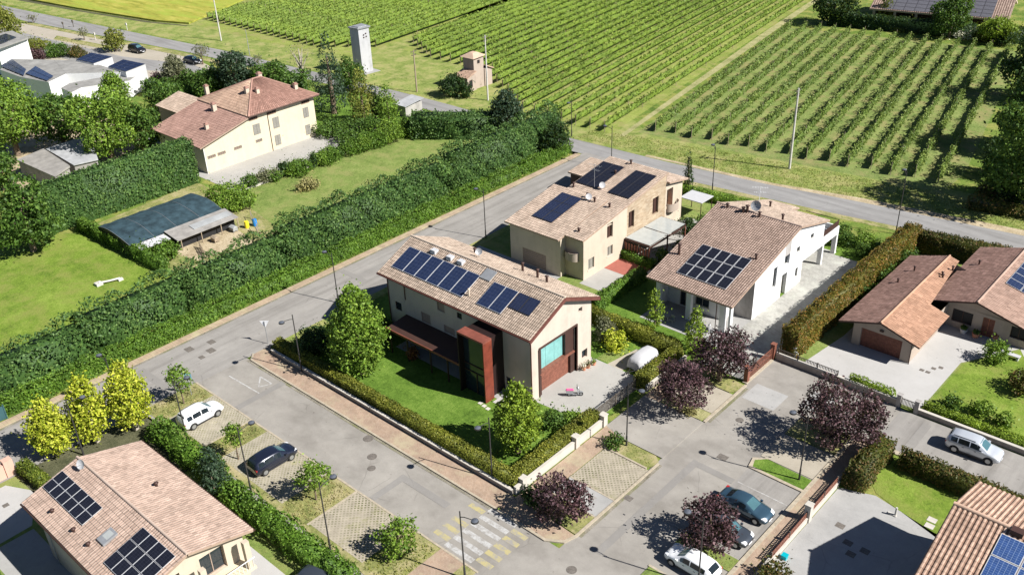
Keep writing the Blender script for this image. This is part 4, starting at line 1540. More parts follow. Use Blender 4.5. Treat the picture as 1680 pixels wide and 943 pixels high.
for x, y, pp, hh in ((-66.6, 85.6, p1, .55), (-65.2, 85.2, p1, .55), (-62.9, 85.2, p2, .5), (-62.9, 79.2, p2, .4), (-69.9, 86.9, p2, .6), (-66.8, 95.0, p2, .5), (-67.1, 92.0, p2, .45)):
    vent(roof, x, y, pp(y), hh, 0.13)
dish(roof, -66.4, 88.3, p2(88.3), 0.4, 'tarp_white', 0.5)
dish(roof, -66.2, 85.3, p1(85.3), 0.4, 'tarp_white', 0.4)
aerial(roof, -67.4, 88.0, p2(88), 3.2, 'metal_grey')
m = MB()
m.box(-79.6, -70.7, 98.3, 103.0, 0, 2.8)
m.build('side_store', 'brown_dark', hs)
for h in eh[:3]:
    window(hs, WE, h[0], h[1], h[2], h[3], .3, 'brown_dark', 'brown_dark', 1, None)
for h in eh[3:5]:
    window(hs, WE, h[0], h[1], h[2], h[3], .2, 'shutter_grey', 'shutter_grey', 1, 'coping')
slat_door(hs, WF, 2.0, 5.8, 0.1, 2.2, .1, 'shutter_tan', 8)
window(hs, WE, 17.4, 18.7, 2.95, 5.7, .85, 'wood_red', 'wood_red', 1, None, 'balcony_door')
for cx_, cy_, zz, ax, ry, mt in ((-60.9, 96.9, 2.9, 0.75, 1.2, 'stucco_tan'), (-63.2, 77.75, 2.55, 1.0, 0.65, 'stucco_tan')):
    m = MB()
    N_ = 14
    arc = [(math.cos(t), math.sin(t)) for t in [PI * k / N_ for k in range(N_ + 1)]]
    if ax < ry:
        out = [(-61.45 + ax * s_, cy_ - ry * c_) for c_, s_ in arc]
    else:
        out = [(cx_ - ax * c_, 78.25 - ry * s_) for c_, s_ in arc]
    m.prism(out, zz - 0.18, zz)
    for k in range(N_):
        a, b = out[k], out[k + 1]
        m.tube([(a[0], a[1], zz + 0.9), (b[0], b[1], zz + 0.9)], 0.03, 5)
        m.face([(a[0], a[1], zz), (b[0], b[1], zz), (b[0], b[1], zz + 0.88), (a[0], a[1], zz + 0.88)])
    m.build('balcony', mt, hs)
# glass pergola beside it
pg = thing('pergola', 'wooden pergola with two grey glass roof panels beside the pale beige house', 'pergola', (-59.7, 90.5, 0))
m = MB()
for a, b in ((86.6, 90.4), (90.6, 94.4)):
    m.box(-61.35, -57.75, a, b, 2.56, 2.61)
m.build('glass_roof', 'glass_roof', pg)
m = MB()
for y in (86.5, 90.5, 94.5):
    m.box(-61.4, -57.7, y - .07, y + .07, 2.35, 2.54)
for x in (-61.38, -57.75):
    m.box(x - .07, x + .07, 86.4, 94.6, 2.2, 2.345)
m.build('beam', 'brown_dark', pg)
for x in (-61.3, -57.75):
    for y in (86.5, 90.5, 94.5):
        m = MB()
        m.box(x - .07, x + .07, y - .07, y + .07, 0, 2.195)
        m.build('post', 'wood_brown', pg)
m = MB()
for k in range(9):
    m.box(-61.2 + k * 0.42, -60.95 + k * 0.42, 86.38, 86.42, 0.3, 2.1)
m.build('trellis', 'wood_brown', pg)
gz = thing('gazebo', 'small white flat-roofed gazebo in the garden by the cypress', 'gazebo', (-61.2, 102.8, 0))
m = MB()
m.box(-63.0, -59.6, 101.3, 104.3, 2.4, 2.5)
m.build('roof', 'tarp_white', gz)
for x in (-62.85, -59.75):
    for y in (101.45, 104.15):
        m = MB()
        m.box(x - .04, x + .04, y - .04, y + .04, 0, 2.39)
        m.build('post', 'brown_dark', gz)

# ---------------------------------------------------------------- white house
hs = thing('house', 'white house with one square of black solar panels, beside the pale stone driveway', 'house', (-46, 88, 0))
pw = lambda y: 4.25 + 0.265 * (y - 77.3)
m = MB()
WE = Wl((-41.4, 82.7), (0, 1), (1, 0))
eh = [(4.2, 5.0, 2.1, 4.7, .3), (6.4, 7.6, 0.0, 2.9, .5), (6.6, 7.8, 3.9, 5.2, .4), (9.4, 10.2, 4.5, 5.2, .2), (9.7, 10.3, 1.2, 2.4, .2)]
wall_plane(m, WE, 8.9, 0, 5.2, [(h[0], min(h[1], 8.9)) + h[2:] for h in eh[:3]], 0, 0)
m.face([WE.p(0, 5.2), WE.p(6.6, 5.2), WE.p(6.6, pw(89.3) - .22), WE.p(0, pw(82.7) - .22)], 0)
m.face([WE.p(7.8, 5.2), WE.p(8.9, 5.2), WE.p(8.9, pw(91.6) - .22), WE.p(7.8, pw(90.5) - .22)], 0)
m.face([WE.p(6.6, 6.9), WE.p(7.8, 6.9), WE.p(7.8, pw(90.5) - .22), WE.p(6.6, pw(89.3) - .22)], 0)
W2 = Wl((-41.4, 91.6), (0, 1), (1, 0))
wall_plane(m, W2, 2.4, 0, 6.2, [(0.5, 1.3, 4.5, 5.2, .2), (0.8, 1.4, 1.2, 2.4, .2)], 0, 0)
W3 = Wl((-41.4, 94.0), (0, 1), (1, 0))
wall_plane(m, W3, 5.0, 2.75, 5.9, [(1.4, 2.2, 4.95, 5.6, .2)], 0, 0)
m.face([(-41.4, 91.6, 6.2), (-41.4, 94, 6.2), (-41.4, 94, pw(91.6) - .85), (-41.4, 91.6, pw(91.6) - .22)], 0)
m.face([(-41.4, 94, 5.9), (-41.4, 99, 5.9), (-41.4, 99, 5.95), (-41.4, 94, 7.2)], 0)
m.face([(-51.3, 82.7, 0), (-41.4, 82.7, 0), (-41.4, 82.7, 5.4), (-51.3, 82.7, 5.4)], 1)
m.face([(-51.3, 99, 0), (-51.3, 82.7, 0), (-51.3, 82.7, 5.4), (-51.3, 91.8, 7.9), (-51.3, 99, 5.9)], 0)
m.face([(-45.4, 99, 0), (-51.3, 99, 0), (-51.3, 99, 5.9), (-41.4, 99, 5.9), (-41.4, 99, 3.3), (-45.4, 99, 3.3)], 0)
m.face([(-41.4, 94, 0), (-45.4, 94, 0), (-45.4, 94, 2.75), (-41.4, 94, 2.75)], 0)
m.face([(-45.4, 94, 0), (-45.4, 103, 0), (-45.4, 103, 2.75), (-45.4, 94, 2.75)], 0)
m.build('wall', ['stucco_white', 'stone_grey'], hs)
m = MB()
WP = Wl((-51.0, 80.6), (1, 0), (0, -1))
wall_plane(m, WP, 7.2, 0, 4.75, [(1.6, 3.0, 0.1, 2.3, .2), (3.6, 5.4, 0.9, 2.4, .2)], 0, 0)
m.face([(-51, 82.7, 0), (-51, 78.4, 0), (-51, 78.4, 4.2), (-51, 82.7, 5.3)], 0)
m.face([(-43.8, 80.6, 0), (-43.8, 82.7, 0), (-43.8, 82.7, 5.3), (-43.8, 80.6, 4.75)], 0)
m.box(-51.0, -42.4, 78.3, 78.7, 3.75, 4.25)
m.build('porch_wall', 'stucco_white', hs)
window(hs, WP, 1.6, 3.0, 0.1, 2.3, .15, 'shutter_grey', 'glass_dark', 1, None)
window(hs, WP, 3.6, 5.4, 0.9, 2.4, .15, 'shutter_grey', 'glass_dark', 1, 'coping')
for x, y in ((-42.7, 78.6), (-41.75, 78.6), (-50.85, 78.6), (-46.9, 78.6)):
    m = MB()
    m.box(x - (.3 if x < -42 else .12), x + (.3 if x < -42 else .12), y - .25, y + .25, 0, 4.3)
    m.build('pillar', 'stucco_white', hs)
pipe(hs, -43.3, 78.2, 0, 4.3, 'fascia_brown')
m = MB()
q = [(-51.9, 77.3, pw(77.3)), (-41.0, 77.3, pw(77.3)), (-41.0, 91.8, pw(91.8)), (-51.9, 91.8, pw(91.8))]
tile_plane(m, *q, 0.27, 0.4, 0.045)
slab(m, q, 0.2, 2)
for q in ([(-41.0, 99.4, 6.1), (-46.0, 99.4, 6.1), (-46.0, 91.8, 8.09), (-41.0, 91.8, 8.09)], [(-46.0, 101.6, 5.5), (-50.2, 101.6, 5.5), (-51.9, 91.8, 8.09), (-46.0, 91.8, 8.09)]):
    tile_plane(m, *q, 0.3, 0.42, 0.015, 1)
    slab(m, q, 0.2, 2)
ridge(m, (-51.9, 91.8, 8.13), (-41.0, 91.8, 8.13), 0.13)
roof = m.build('roof', ['tile_red', 'tile_pale', 'fascia_tan'], hs)
pv_array(roof, -49.2, -42.95, 79.2, 84.5, lambda x, y: pw(y), 5, 3, 'pv_black', 'alu', 0.06, 0.06, 0.035)
for x, y, hh, r in ((-50.7, 82.0, 1.3, .15), (-42.7, 84.9, .6, .12), (-48.2, 91.4, .6, .16), (-47.8, 91.6, .8, .16), (-46.1, 91.4, .6, .14), (-50.3, 91.4, .5, .14), (-43.6, 92.2, .7, .13), (-47.9, 97.5, .6, .12)):
    z = pw(y) if y < 91.8 else 8.09 - (y - 91.8) * .262
    vent(roof, x, y, z, hh, r)
dish(roof, -47.0, 92.2, 8.0, 0.62, 'metal_grey', 0.9, (0.2, -0.9, 0.35))
aerial(roof, -46.9, 92.5, 7.9, 3.3, 'metal_white', (0.8, 0.5))
for h in (eh[0], eh[2]):
    window(hs, WE, h[0], h[1], h[2], h[3], h[4] - .05, 'shutter_grey', 'glass_dark', 0, None)
m = MB()
wbox(m, WE, 6.6, 7.8, 5.2, 6.9, -0.02, 0.3)
m.build('stair_glazing', 'stone_grey', hs)
window(hs, WE, 6.4, 7.6, 0.0, 2.9, .45, 'shutter_grey', 'shutter_grey', 0, None, 'door')
window(hs, W2, 0.5, 1.3, 4.5, 5.2, .15, 'shutter_grey', 'glass_dark', 1, 'coping')
window(hs, W2, 0.8, 1.4, 1.2, 2.4, .15, 'shutter_grey', 'glass_dark', 0, 'coping')
window(hs, W3, 1.4, 2.2, 4.95, 5.6, .15, 'shutter_grey', 'glass_dark', 0, 'coping')
m = MB()
m.box(-45.4, -41.4, 94.02, 99.0, 2.7, 2.745)
m.box(-46.0, -41.4, 99.02, 103.4, 2.7, 3.1)
m.box(-41.6, -41.4, 99.02, 103.4, 3.1, 3.75)
m.box(-46.0, -41.62, 103.2, 103.4, 3.1, 3.75)
m.build('terrace_slab', 'stucco_white', hs)
for y in (99.2, 103.0):
    m = MB()
    m.box(-41.95, -41.4, y, y + .38, 0, 2.7)
    m.build('pillar', 'stucco_white', hs)
m = MB()
for k in range(12):
    m.box(-41.52, -41.48, 99.3 + k * .34, 99.33 + k * .34, 3.75, 4.5)
m.box(-41.53, -41.47, 99.1, 103.4, 4.5, 4.56)
m.box(-45.9, -41.54, 103.28, 103.34, 4.5, 4.56)
m.box(-41.515, -41.485, 99.1, 103.3, 3.8, 4.45)
m.build('railing', 'brown_dark', hs)

# ---------------------------------------------------------------- single-storey house with garage wing on the right
hs = thing('house', 'low tan bungalow with dark and orange tiled roofs and a wide brown garage door', 'house', (-24, 96, 0))
m = MB()
WGf = Wl((-31.0, 85.1), (1, 0), (0, -1))
wall_plane(m, WGf, 6.1, 0, 2.6, [(0.85, 5.15, 0.0, 2.3, .35)], 0, 0)
m.face([(-31, 85.1, 2.6), (-24.9, 85.1, 2.6), (-24.9, 85.1, 2.75), (-28.1, 85.1, 3.75), (-31, 85.1, 2.85)], 0)
m.face([(-24.9, 85.1, 0), (-24.9, 95.0, 0), (-24.9, 95.0, 2.75), (-24.9, 85.1, 2.75)], 0)
m.face([(-31, 102.6, 0), (-31, 85.1, 0), (-31, 85.1, 2.85), (-31, 102.6, 2.85)], 0)
m.face([(-24.9, 102.6, 0), (-31, 102.6, 0), (-31, 102.6, 2.85), (-28.1, 102.6, 3.75), (-24.9, 102.6, 2.75)], 0)
WMf = Wl((-24.9, 95.0), (1, 0), (0, -1))
wall_plane(m, WMf, 8.6, 0, 2.6, [(0.5, 2.6, 0.7, 2.2, .25), (3.6, 4.8, 0.0, 2.25, .25), (6.4, 8.0, 0.9, 2.25, .25)], 0, 0)
m.face([(-24.9, 95, 2.6), (-16.3, 95, 2.6), (-16.3, 95, 2.5), (-22.0, 95, 3.95), (-26.3, 95, 2.7)], 0)
m.face([(-16.3, 95, 0), (-16.3, 109, 0), (-16.3, 109, 2.5), (-16.3, 95, 2.5)], 0)
m.face([(-26.3, 109, 0), (-26.3, 102.6, 0), (-26.3, 102.6, 2.7), (-26.3, 109, 2.7)], 0)
m.face([(-16.3, 109, 0), (-26.3, 109, 0), (-26.3, 109, 2.7), (-22, 109, 3.95), (-16.3, 109, 2.5)], 0)
m.build('wall', 'stucco_tan', hs)
m = MB()
for q, mi in (([(-32.4, 103.2, 2.6), (-32.4, 84.4, 2.6), (-28.1, 84.4, 3.95), (-28.1, 103.2, 3.95)], 0), ([(-23.9, 84.4, 2.62), (-23.9, 92.3, 2.62), (-28.1, 92.3, 3.95), (-28.1, 84.4, 3.95)], 1), ([(-26.0, 92.3, 3.28), (-27.0, 103.2, 3.6), (-28.1, 103.2, 3.95), (-28.1, 92.3, 3.95)], 1),
              ([(-26.8, 110.0, 2.75), (-26.8, 94.1, 2.75), (-22.0, 94.1, 4.15), (-22.0, 110.0, 4.15)], 0), ([(-15.8, 94.1, 2.4), (-15.8, 110, 2.4), (-22.0, 110, 4.15), (-22.0, 94.1, 4.15)], 2)):
    tile_plane(m, *q, 0.3, 0.4, 0.03, mi)
    slab(m, q, 0.17, 3)
ridge(m, (-28.1, 84.4, 3.98), (-28.1, 103.2, 3.98), 0.12, 1)
ridge(m, (-22.0, 94.1, 4.18), (-22.0, 110, 4.18), 0.12, 2)
roof = m.build('roof', ['tile_mixed', 'tile_orange', 'tile_rose', 'brown_dark'], hs)
zr_ = lambda x, y: 4.15 - (x + 22) * 0.282
pv_array(roof, -21.2, -16.4, 100.3, 106.6, zr_, 3, 4, 'pv_blue', 'alu', 0.06, 0.06, 0.035, 'x')
for x, y, z, hh in ((-30.6, 95.0, 3.15, .45), (-30.2, 98.5, 3.3, .5), (-27.2, 98.6, 3.65, .4), (-27.0, 98.2, 3.6, .4), (-26.8, 100.6, 3.55, .5), (-25.2, 104.5, 3.2, .5)):
    vent(roof, x, y, z, hh, 0.1)
m = MB()
m.dome((-18.6, 108.6, 3.3), 0.7, 0.7, 1.0, 10, 4)
m.build('roof_cowl', 'metal_white', roof)
slat_door(hs, WGf, 0.85, 5.15, 0.0, 2.3, .3, 'wood_brown', 22, vertical=True)
window(hs, WMf, 0.5, 2.6, 0.7, 2.2, .2, 'brown_dark', 'dark_inside', 1, None)
window(hs, WMf, 3.6, 4.8, 0.0, 2.25, .2, 'wood_red', 'wood_brown', 1, None, 'door')
window(hs, WMf, 6.4, 8.0, 0.9, 2.25, .2, 'brown_dark', 'dark_inside', 1, None)
pipe(hs, -24.85, 85.0, 0, 2.5, 'brown_dark')
m = MB()
m.box(-28.25, -27.85, 84.95, 85.07, 2.6, 2.8)
m.build('wall_lamp', 'brown_dark', hs)

# ---------------------------------------------------------------- bottom-left house
hs = thing('house', 'house with salmon tiled gable roof carrying two black solar arrays, at the bottom left corner', 'house', (-59, 20, 0))
bx0, bx1, by0, by1, bz = -67.1, -50.6, 14.8, 24.9, 5.8
pb = lambda y: 5.8 + 0.286 * (y - 14.8)
pc = lambda y: 7.2 - 0.286 * (y - 19.7)
m = MB()
WS = Wl((-66.6, 15.5), (1, 0), (0, -1))
wall_plane(m, WS, 15.2, 0, 5.7, [(3.0, 4.2, 3.4, 4.8, .2), (8.0, 9.2, 3.4, 4.8, .2)], 0, 0)
WE = Wl((-51.4, 15.5), (0, 1), (1, 0))
wall_plane(m, WE, 8.8, 0, 5.7, [(1.4, 3.6, 3.2, 5.4, .8), (5.2, 7.2, 3.2, 5.4, .8), (1.4, 3.6, 0.1, 2.4, .4), (5.2, 7.2, 0.1, 2.4, .4)], 0, 0)
m.face([(-51.4, 15.5, 5.7), (-51.4, 24.3, 5.7), (-51.4, 19.7, 6.95)], 0)
m.face([(-51.4, 24.3, 0), (-66.6, 24.3, 0), (-66.6, 24.3, 5.7), (-51.4, 24.3, 5.7)], 0)
m.face([(-66.6, 24.3, 0), (-66.6, 15.5, 0), (-66.6, 15.5, 5.7), (-66.6, 19.7, 6.95), (-66.6, 24.3, 5.7)], 0)
m.build('wall', 'stucco_sand', hs)
m = MB()
for q in ([(bx0, by0, 5.8), (bx1, by0, 5.8), (bx1, 19.7, 7.2), (bx0, 19.7, 7.2)], [(bx1, by1, pc(by1)), (bx0, by1, pc(by1)), (bx0, 19.7, 7.2), (bx1, 19.7, 7.2)]):
    tile_plane(m, *q, 0.26, 0.4, 0.04)
    slab(m, q, 0.18, 1)
ridge(m, (bx0, 19.7, 7.24), (bx1, 19.7, 7.24), 0.12, 0)
roof = m.build('roof', ['tile_pink', 'fascia_tan'], hs)
pv_array(roof, -66.8, -60.15, 16.5, 18.25, lambda x, y: pb(y), 6, 2, 'pv_black', 'alu', 0.04, 0.02, 0.02)
pv_array(roof, -55.6, -51.1, 15.75, 19.1, lambda x, y: pb(y), 4, 3, 'pv_black', 'alu', 0.04, 0.05, 0.022)
for x, y in ((-63.7, 15.8), (-60.4, 15.9), (-58.1, 15.9)):
    vent(roof, x, y, pb(y), 0.22, 0.12)
vent(roof, -59.8, 22.4, pc(22.4), 0.3, 0.12)
m = MB()
a, b = pb(16.6), pb(17.6)
m.hexa([(-57.9, 16.5, a), (-56.9, 16.5, a), (-56.9, 17.7, b), (-57.9, 17.7, b)], [(-57.9, 16.5, a + .2), (-56.9, 16.5, a + .2), (-56.9, 17.7, b + .2), (-57.9, 17.7, b + .2)])
sk = m.build('skylight', 'metal_grey', roof)
m = MB()
a, b = pb(16.65) + .21, pb(17.5) + .21
m.face([(-57.75, 16.65, a), (-57.05, 16.65, a), (-57.05, 17.5, b), (-57.75, 17.5, b)])
m.build('skylight_pane', 'glass_roof', roof)
dish(roof, -65.4, 19.4, 7.1, 0.4, 'tarp_white', 0.5, (0.3, -0.8, 0.5))
gutter(hs, (bx0, by0 - .08, 5.68), (bx1, by0 - .08, 5.68), 0.08, 'brown_dark')
gutter(hs, (bx0, by1 + .08, pc(by1) - .12), (bx1, by1 + .08, pc(by1) - .12), 0.08, 'brown_dark')
for a, b, c, d, e in ((3.0, 4.2, 3.4, 4.8, .2), (8.0, 9.2, 3.4, 4.8, .2)):
    window(hs, WS, a, b, c, d, .15, 'shutter_grey', 'glass_dark', 1)
for a, b, c, d in ((1.4, 3.6, 3.2, 5.4), (5.2, 7.2, 3.2, 5.4), (1.4, 3.6, 0.1, 2.4), (5.2, 7.2, 0.1, 2.4)):
    window(hs, WE, a, b, c, d, .35, 'shutter_tan', 'glass_dark', 1, None)
m = MB()
m.box(-51.38, -49.9, 16.4, 24.2, 2.85, 3.05)
m.build('balcony', 'stucco_cream', hs)
for y in (17.2, 20.0, 23.6):
    m = MB()
    m.box(-50.4, -50.0, y, y + .45, 3.05, 5.6)
    m.build('pillar', 'stucco_sand', hs)
m = MB()
m.box(-49.98, -49.94, 16.5, 24.2, 3.9, 3.95)
for k in range(26):
    m.box(-49.97, -49.95, 16.5 + k * .3, 16.52 + k * .3, 3.05, 3.9)
m.build('railing', 'metal_white', hs)
pipe(hs, -65.2, 15.4, 0, 5.7, 'metal_grey')

# ---------------------------------------------------------------- bottom-right house
hs = thing('house', 'terracotta barrel-tiled gable roof house with bright blue solar panels at the bottom right corner', 'house', (-4, 57.5, 0))
m = MB()
m.box(-11.3, 6, 51.8, 62.9, 0, 5.75)
m.face([(-11.3, 62.9, 5.75), (-11.3, 51.8, 5.75), (-11.3, 57.5, 7.75)])
m.face([(6, 51.8, 5.75), (6, 62.9, 5.75), (6, 57.5, 7.75)])
m.build('wall', 'stucco_sand', hs)
m = MB()
for q in ([(-11.9, 51.2, 5.95), (6.6, 51.2, 5.95), (6.6, 57.5, 8.05), (-11.9, 57.5, 8.05)], [(6.6, 63.6, 6.0), (-11.9, 63.6, 6.0), (-11.9, 57.5, 8.05), (6.6, 57.5, 8.05)]):
    tile_plane(m, *q, 0.34, 0.45, 0.085)
    slab(m, q, 0.2, 1)
ridge(m, (-11.9, 57.5, 8.1), (6.6, 57.5, 8.1), 0.16)
roof = m.build('roof', ['tile_terracotta', 'fascia_tan'], hs)
pv_array(roof, -8.45, -1.0, 50.2 + 1.2, 56.8, lambda x, y: 5.95 + (y - 51.2) * .333, 4, 3, 'pv_bright', 'alu', 0.06, 0.06, 0.05)
m = MB()
m.box(-8.0, -7.2, 57.0, 57.6, 7.8, 8.35)
m.build('chimney', 'brown_dark', roof)
window(hs, Wl((-11.3, 62.9), (0, -1), (-1, 0)), 3.0, 4.2, 3.2, 4.6, 0.0, 'wood_brown', 'glass_dark', 1)

# ---------------------------------------------------------------- cream farmhouse
hs = thing('farmhouse', 'old cream farmhouse with hipped red roof, lower wing and grey shutters on its wall', 'house', (-135, 80, 0))
fx = -128.8
m = MB()
WE = Wl((fx, 69.0), (0, 1), (1, 0))
wall_plane(m, WE, 9.2, 0, 4.5, [], 0)
m.face([WE.p(0, 4.5), WE.p(9.2, 4.5), WE.p(9.2, 6.9), WE.p(8.6, 6.8)], 0)
wall_plane(m, Wl((fx, 78.2), (0, 1), (1, 0)), 12.4, 0, 6.9, [], 0)
m.face([(-142.2, 69, 0), (fx, 69, 0), (fx, 69, 4.5), (-142.2, 69, 4.5)], 0)
m.face([(-142.2, 90.6, 0), (-142.2, 69, 0), (-142.2, 69, 4.5), (-142.2, 78.2, 6.9), (-142.2, 90.6, 6.9)], 0)
m.face([(fx, 90.6, 0), (-142.2, 90.6, 0), (-142.2, 90.6, 6.9), (fx, 90.6, 6.9)], 0)
m.face([(-142.2, 78.2, 4), (fx, 78.2, 4), (fx, 78.2, 6.9), (-142.2, 78.2, 6.9)], 0)
m.build('wall', 'stucco_cream', hs)
m = MB()
q = [(-143.0, 68.2, 4.55), (-128.2, 68.2, 4.55), (-128.2, 77.9, 7.0), (-143.0, 77.9, 7.0)]
tile_plane(m, *q, 0.36, 0.5, 0.05, 0)
slab(m, q, 0.2, 3)
e = 7.05
c = [(-143.0, 77.4), (-128.1, 77.4), (-128.1, 91.4), (-143.0, 91.4)]
r0, r1 = (-135.5, 83.8, 10.3), (-135.5, 85.4, 10.3)
for A, B, Cc, D, mi in ((c[0], c[1], r0, r0, 1), (c[1], c[2], r1, r0, 2), (c[2], c[3], r1, r1, 1), (c[3], c[0], r0, r1, 1)):
    q = [(A[0], A[1], e), (B[0], B[1], e), Cc, D]
    tile_plane(m, *q, 0.36, 0.5, 0.05, mi)
slab(m, [(c[0][0], c[0][1], e), (c[1][0], c[1][1], e), (c[2][0], c[2][1], e), (c[3][0], c[3][1], e)], 0.2, 3)
for a, b in ((c[0], r0), (c[1], r0), (c[2], r1), (c[3], r1)):
    ridge(m, (a[0], a[1], e + 0.02), b, 0.14, 2)
ridge(m, r0, r1, 0.14, 2)
# outhouse roof behind
q = [(-154.5, 75.5, 4.3), (-145.2, 75.5, 4.3), (-145.2, 80.4, 5.6), (-154.5, 80.4, 5.6)]
tile_plane(m, *q, 0.36, 0.5, 0.04, 4)
slab(m, q, 0.2, 3)
roof = m.build('roof', ['tile_wing', 'tile_farm', 'tile_brick', 'fascia_tan', 'tile_pale'], hs)
m = MB()
m.box(-154.2, -145.4, 75.9, 82, 0, 4.2)
m.build('outhouse_wall', 'stucco_tan', hs)
for x, y, z, hh, s in ((-136.5, 76.5, 6.8, 1.0, .35), (-132.4, 72.3, 5.6, .8, .28), (-133.5, 81.2, 9.0, .8, .3), (-132.3, 82.4, 8.9, .7, .28), (-137.5, 86.5, 9.4, .8, .35), (-130.8, 88.8, 8.3, .7, .3), (-142.2, 79, 7.8, 1.3, .3)):
    chimney(roof, x, y, z, hh, s, 'stucco_sand', 'tile_brick')
for a, b, c_, d in ((9.3, 10.6, 3.6, 5.3), (13.1, 14.3, 3.6, 5.4), (19.2, 20.3, 3.7, 5.4), (13.0, 14.1, 0.7, 2.4), (19.2, 20.2, 0.7, 2.4)):
    shutter_window(hs, WE, a, b, c_, d)
for a, b in ((0.5, 1.9), (2.3, 3.7), (5.3, 6.7), (9.4, 10.6)):
    window(hs, WE, a, b, 2.3, 2.75, -0.02, 'shutter_grey', 'bars_rust', 3, None)
for a in (8.8, 12.4, 19.1):
    window(hs, WE, a, a + 1.6, 6.1, 6.6, -0.02, 'bars_rust', 'dark_inside', 3, None)
pipe(hs, fx + .06, 81.3, 0, 7.0, 'brown_dark')
pipe(hs, fx + .08, 69.0, 0, 4.6, 'metal_white')
gutter(hs, (fx + .72, 77.4, 6.95), (fx + .72, 91.4, 6.95), 0.09, 'brown_dark')

# ---------------------------------------------------------------- transformer tower and little tower house
tw = thing('transformer_tower', 'tall windowless whitish transformer tower on the grass between the vineyards', 'tower', (-151.8, 120.2, 0))
a = [(-152.9, 118.6), (-150.6, 118.9), (-150.3, 121.4), (-152.9, 121.7)]
m = MB()
m.prism(a, 0, 9.0)
m.build('wall', 'weathered_white', tw)
m = MB()
m.prism([(-153.15, 118.35), (-150.4, 118.65), (-150.05, 121.65), (-153.15, 121.95)], 9.0, 9.25)
m.prism([(-152.6, 118.9), (-150.8, 119.1), (-150.6, 121.1), (-152.6, 121.4)], 9.25, 9.4)
m.build('roof', 'metal_grey', tw)
WT = Wl((-150.6, 118.9), (0.3, 2.5), (2.5, -0.3))
m = MB()
for u, z in ((1.0, 7.6), (1.5, 7.8), (1.0, 7.1), (1.6, 7.2)):
    wbox(m, WT, u, u + .25, z, z + .2, -0.12, 0.05)
m.build('insulator', 'brown_dark', tw)
m = MB()
m.prism([(-154, 117.6), (-149.6, 118), (-149.2, 122.4), (-154, 122.6)], 0.0, 0.12)
m.build('plinth', 'concrete_worn', tw)

th = thing('tower_house', 'tiny abandoned pinkish tower house with lean-to roofs by the dark palm-like bush', 'house', (-125.5, 126.3, 0))
m = MB()
m.box(-127.4, -124.6, 124.9, 127.6, 0, 6.0)
m.box(-127.2, -124.2, 122.6, 124.88, 0, 2.9)
m.box(-127.6, -124.4, 127.62, 129.6, 0, 3.4)
m.build('wall', 'weathered_pink', th)
m = MB()
m.hexa([(-127.8, 124.5, 5.95), (-124.2, 124.5, 5.95), (-124.2, 128.0, 6.05), (-127.8, 128.0, 6.05)], [(-126.5, 125.7, 6.7), (-125.5, 125.7, 6.7), (-125.5, 126.8, 6.7), (-126.5, 126.8, 6.7)])
m.build('roof', 'tile_farm', th)
for q in ([(-127.5, 122.3, 2.8), (-123.9, 122.3, 2.8), (-123.9, 124.88, 3.7), (-127.5, 124.88, 3.7)], [(-124.1, 129.9, 3.2), (-127.8, 129.9, 3.2), (-127.8, 127.62, 4.2), (-124.1, 127.62, 4.2)]):
    m = MB()
    tile_plane(m, *q, 0.3, 0.4, 0.03)
    slab(m, q, 0.15, 0)
    m.build('lean_to_roof', 'tile_farm', th)
W_ = Wl((-124.6, 124.9), (0, 1), (1, 0))
window(th, W_, 1.0, 1.6, 4.8, 5.4, -0.02, 'brown_dark', 'dark_inside', 0, None)
window(th, Wl((-124.2, 122.6), (0, 1), (1, 0)), 0.5, 1.3, 0.9, 2.2, -0.02, 'brown_dark', 'dark_inside', 0, None)

# ---------------------------------------------------------------- white modern block, top left
o6 = lambda a, b, z: at(a / 5.892, 40 + b / 5.892, z)
wb = thing('office_building', 'white flat-roofed modern building with blue solar panels on slanting roof boxes', 'building', o6(900, 500, 0).to_2d().to_3d())


def px_prism(m, pts, z, mi=0, mt=1, rim=True):
    P = [o6(a, b, z if not isinstance(z, list) else z[i]) for i, (a, b) in enumerate(pts)]
    zz = [p.z for p in P]
    m.prism([(p.x, p.y) for p in P], 0, zz, mi, mt)
    return P


m = MB()
px_prism(m, [(0, 440), (110, 335), (520, 345), (640, 478), (470, 560), (200, 510)], 4.0)
px_prism(m, [(640, 478), (520, 345), (830, 352), (1080, 430), (1190, 462)], 4.02)
px_prism(m, [(590, 615), (665, 572), (1180, 475), (1315, 505), (1255, 545), (790, 612), (690, 660)], 3.2)
m.build('wall', ['stucco_white', 'roof_grey'], wb)
m = MB()
B1 = px_prism(m, [(735, 345), (880, 278), (1085, 318), (905, 382)], [4.3, 5.2, 5.2, 4.3])
B2 = px_prism(m, [(1045, 412), (1190, 345), (1405, 388), (1215, 462)], [4.3, 5.4, 5.4, 4.3])
rb = m.build('roof_box', ['stucco_white', 'roof_grey'], wb)


def px_panels(parent, Q, nx, ny, mat):
    off = world_loc(parent)
    for i in range(nx):
        for j in range(ny):
            def bl(u, v):
                return Q[0].lerp(Q[3], u).lerp(Q[1].lerp(Q[2], u), v) + Vector((0, 0, 0.12))
            e_ = 0.04
            m = MB()
            c4 = [bl((i + e_) / nx, (j + e_) / ny), bl((i + 1 - e_) / nx, (j + e_) / ny), bl((i + 1 - e_) / nx, (j + 1 - e_) / ny), bl((i + e_) / nx, (j + 1 - e_) / ny)]
            m.face(c4, 0, [(0, 0), (1, 0), (1, 1), (0, 1)])
            c5 = [p - Vector((0, 0, 0.06)) for p in c4]
            for k in range(4):
                m.face([c5[k], c5[(k + 1) % 4], c4[(k + 1) % 4], c4[k]])
            m.build('solar_panel', mat, parent)


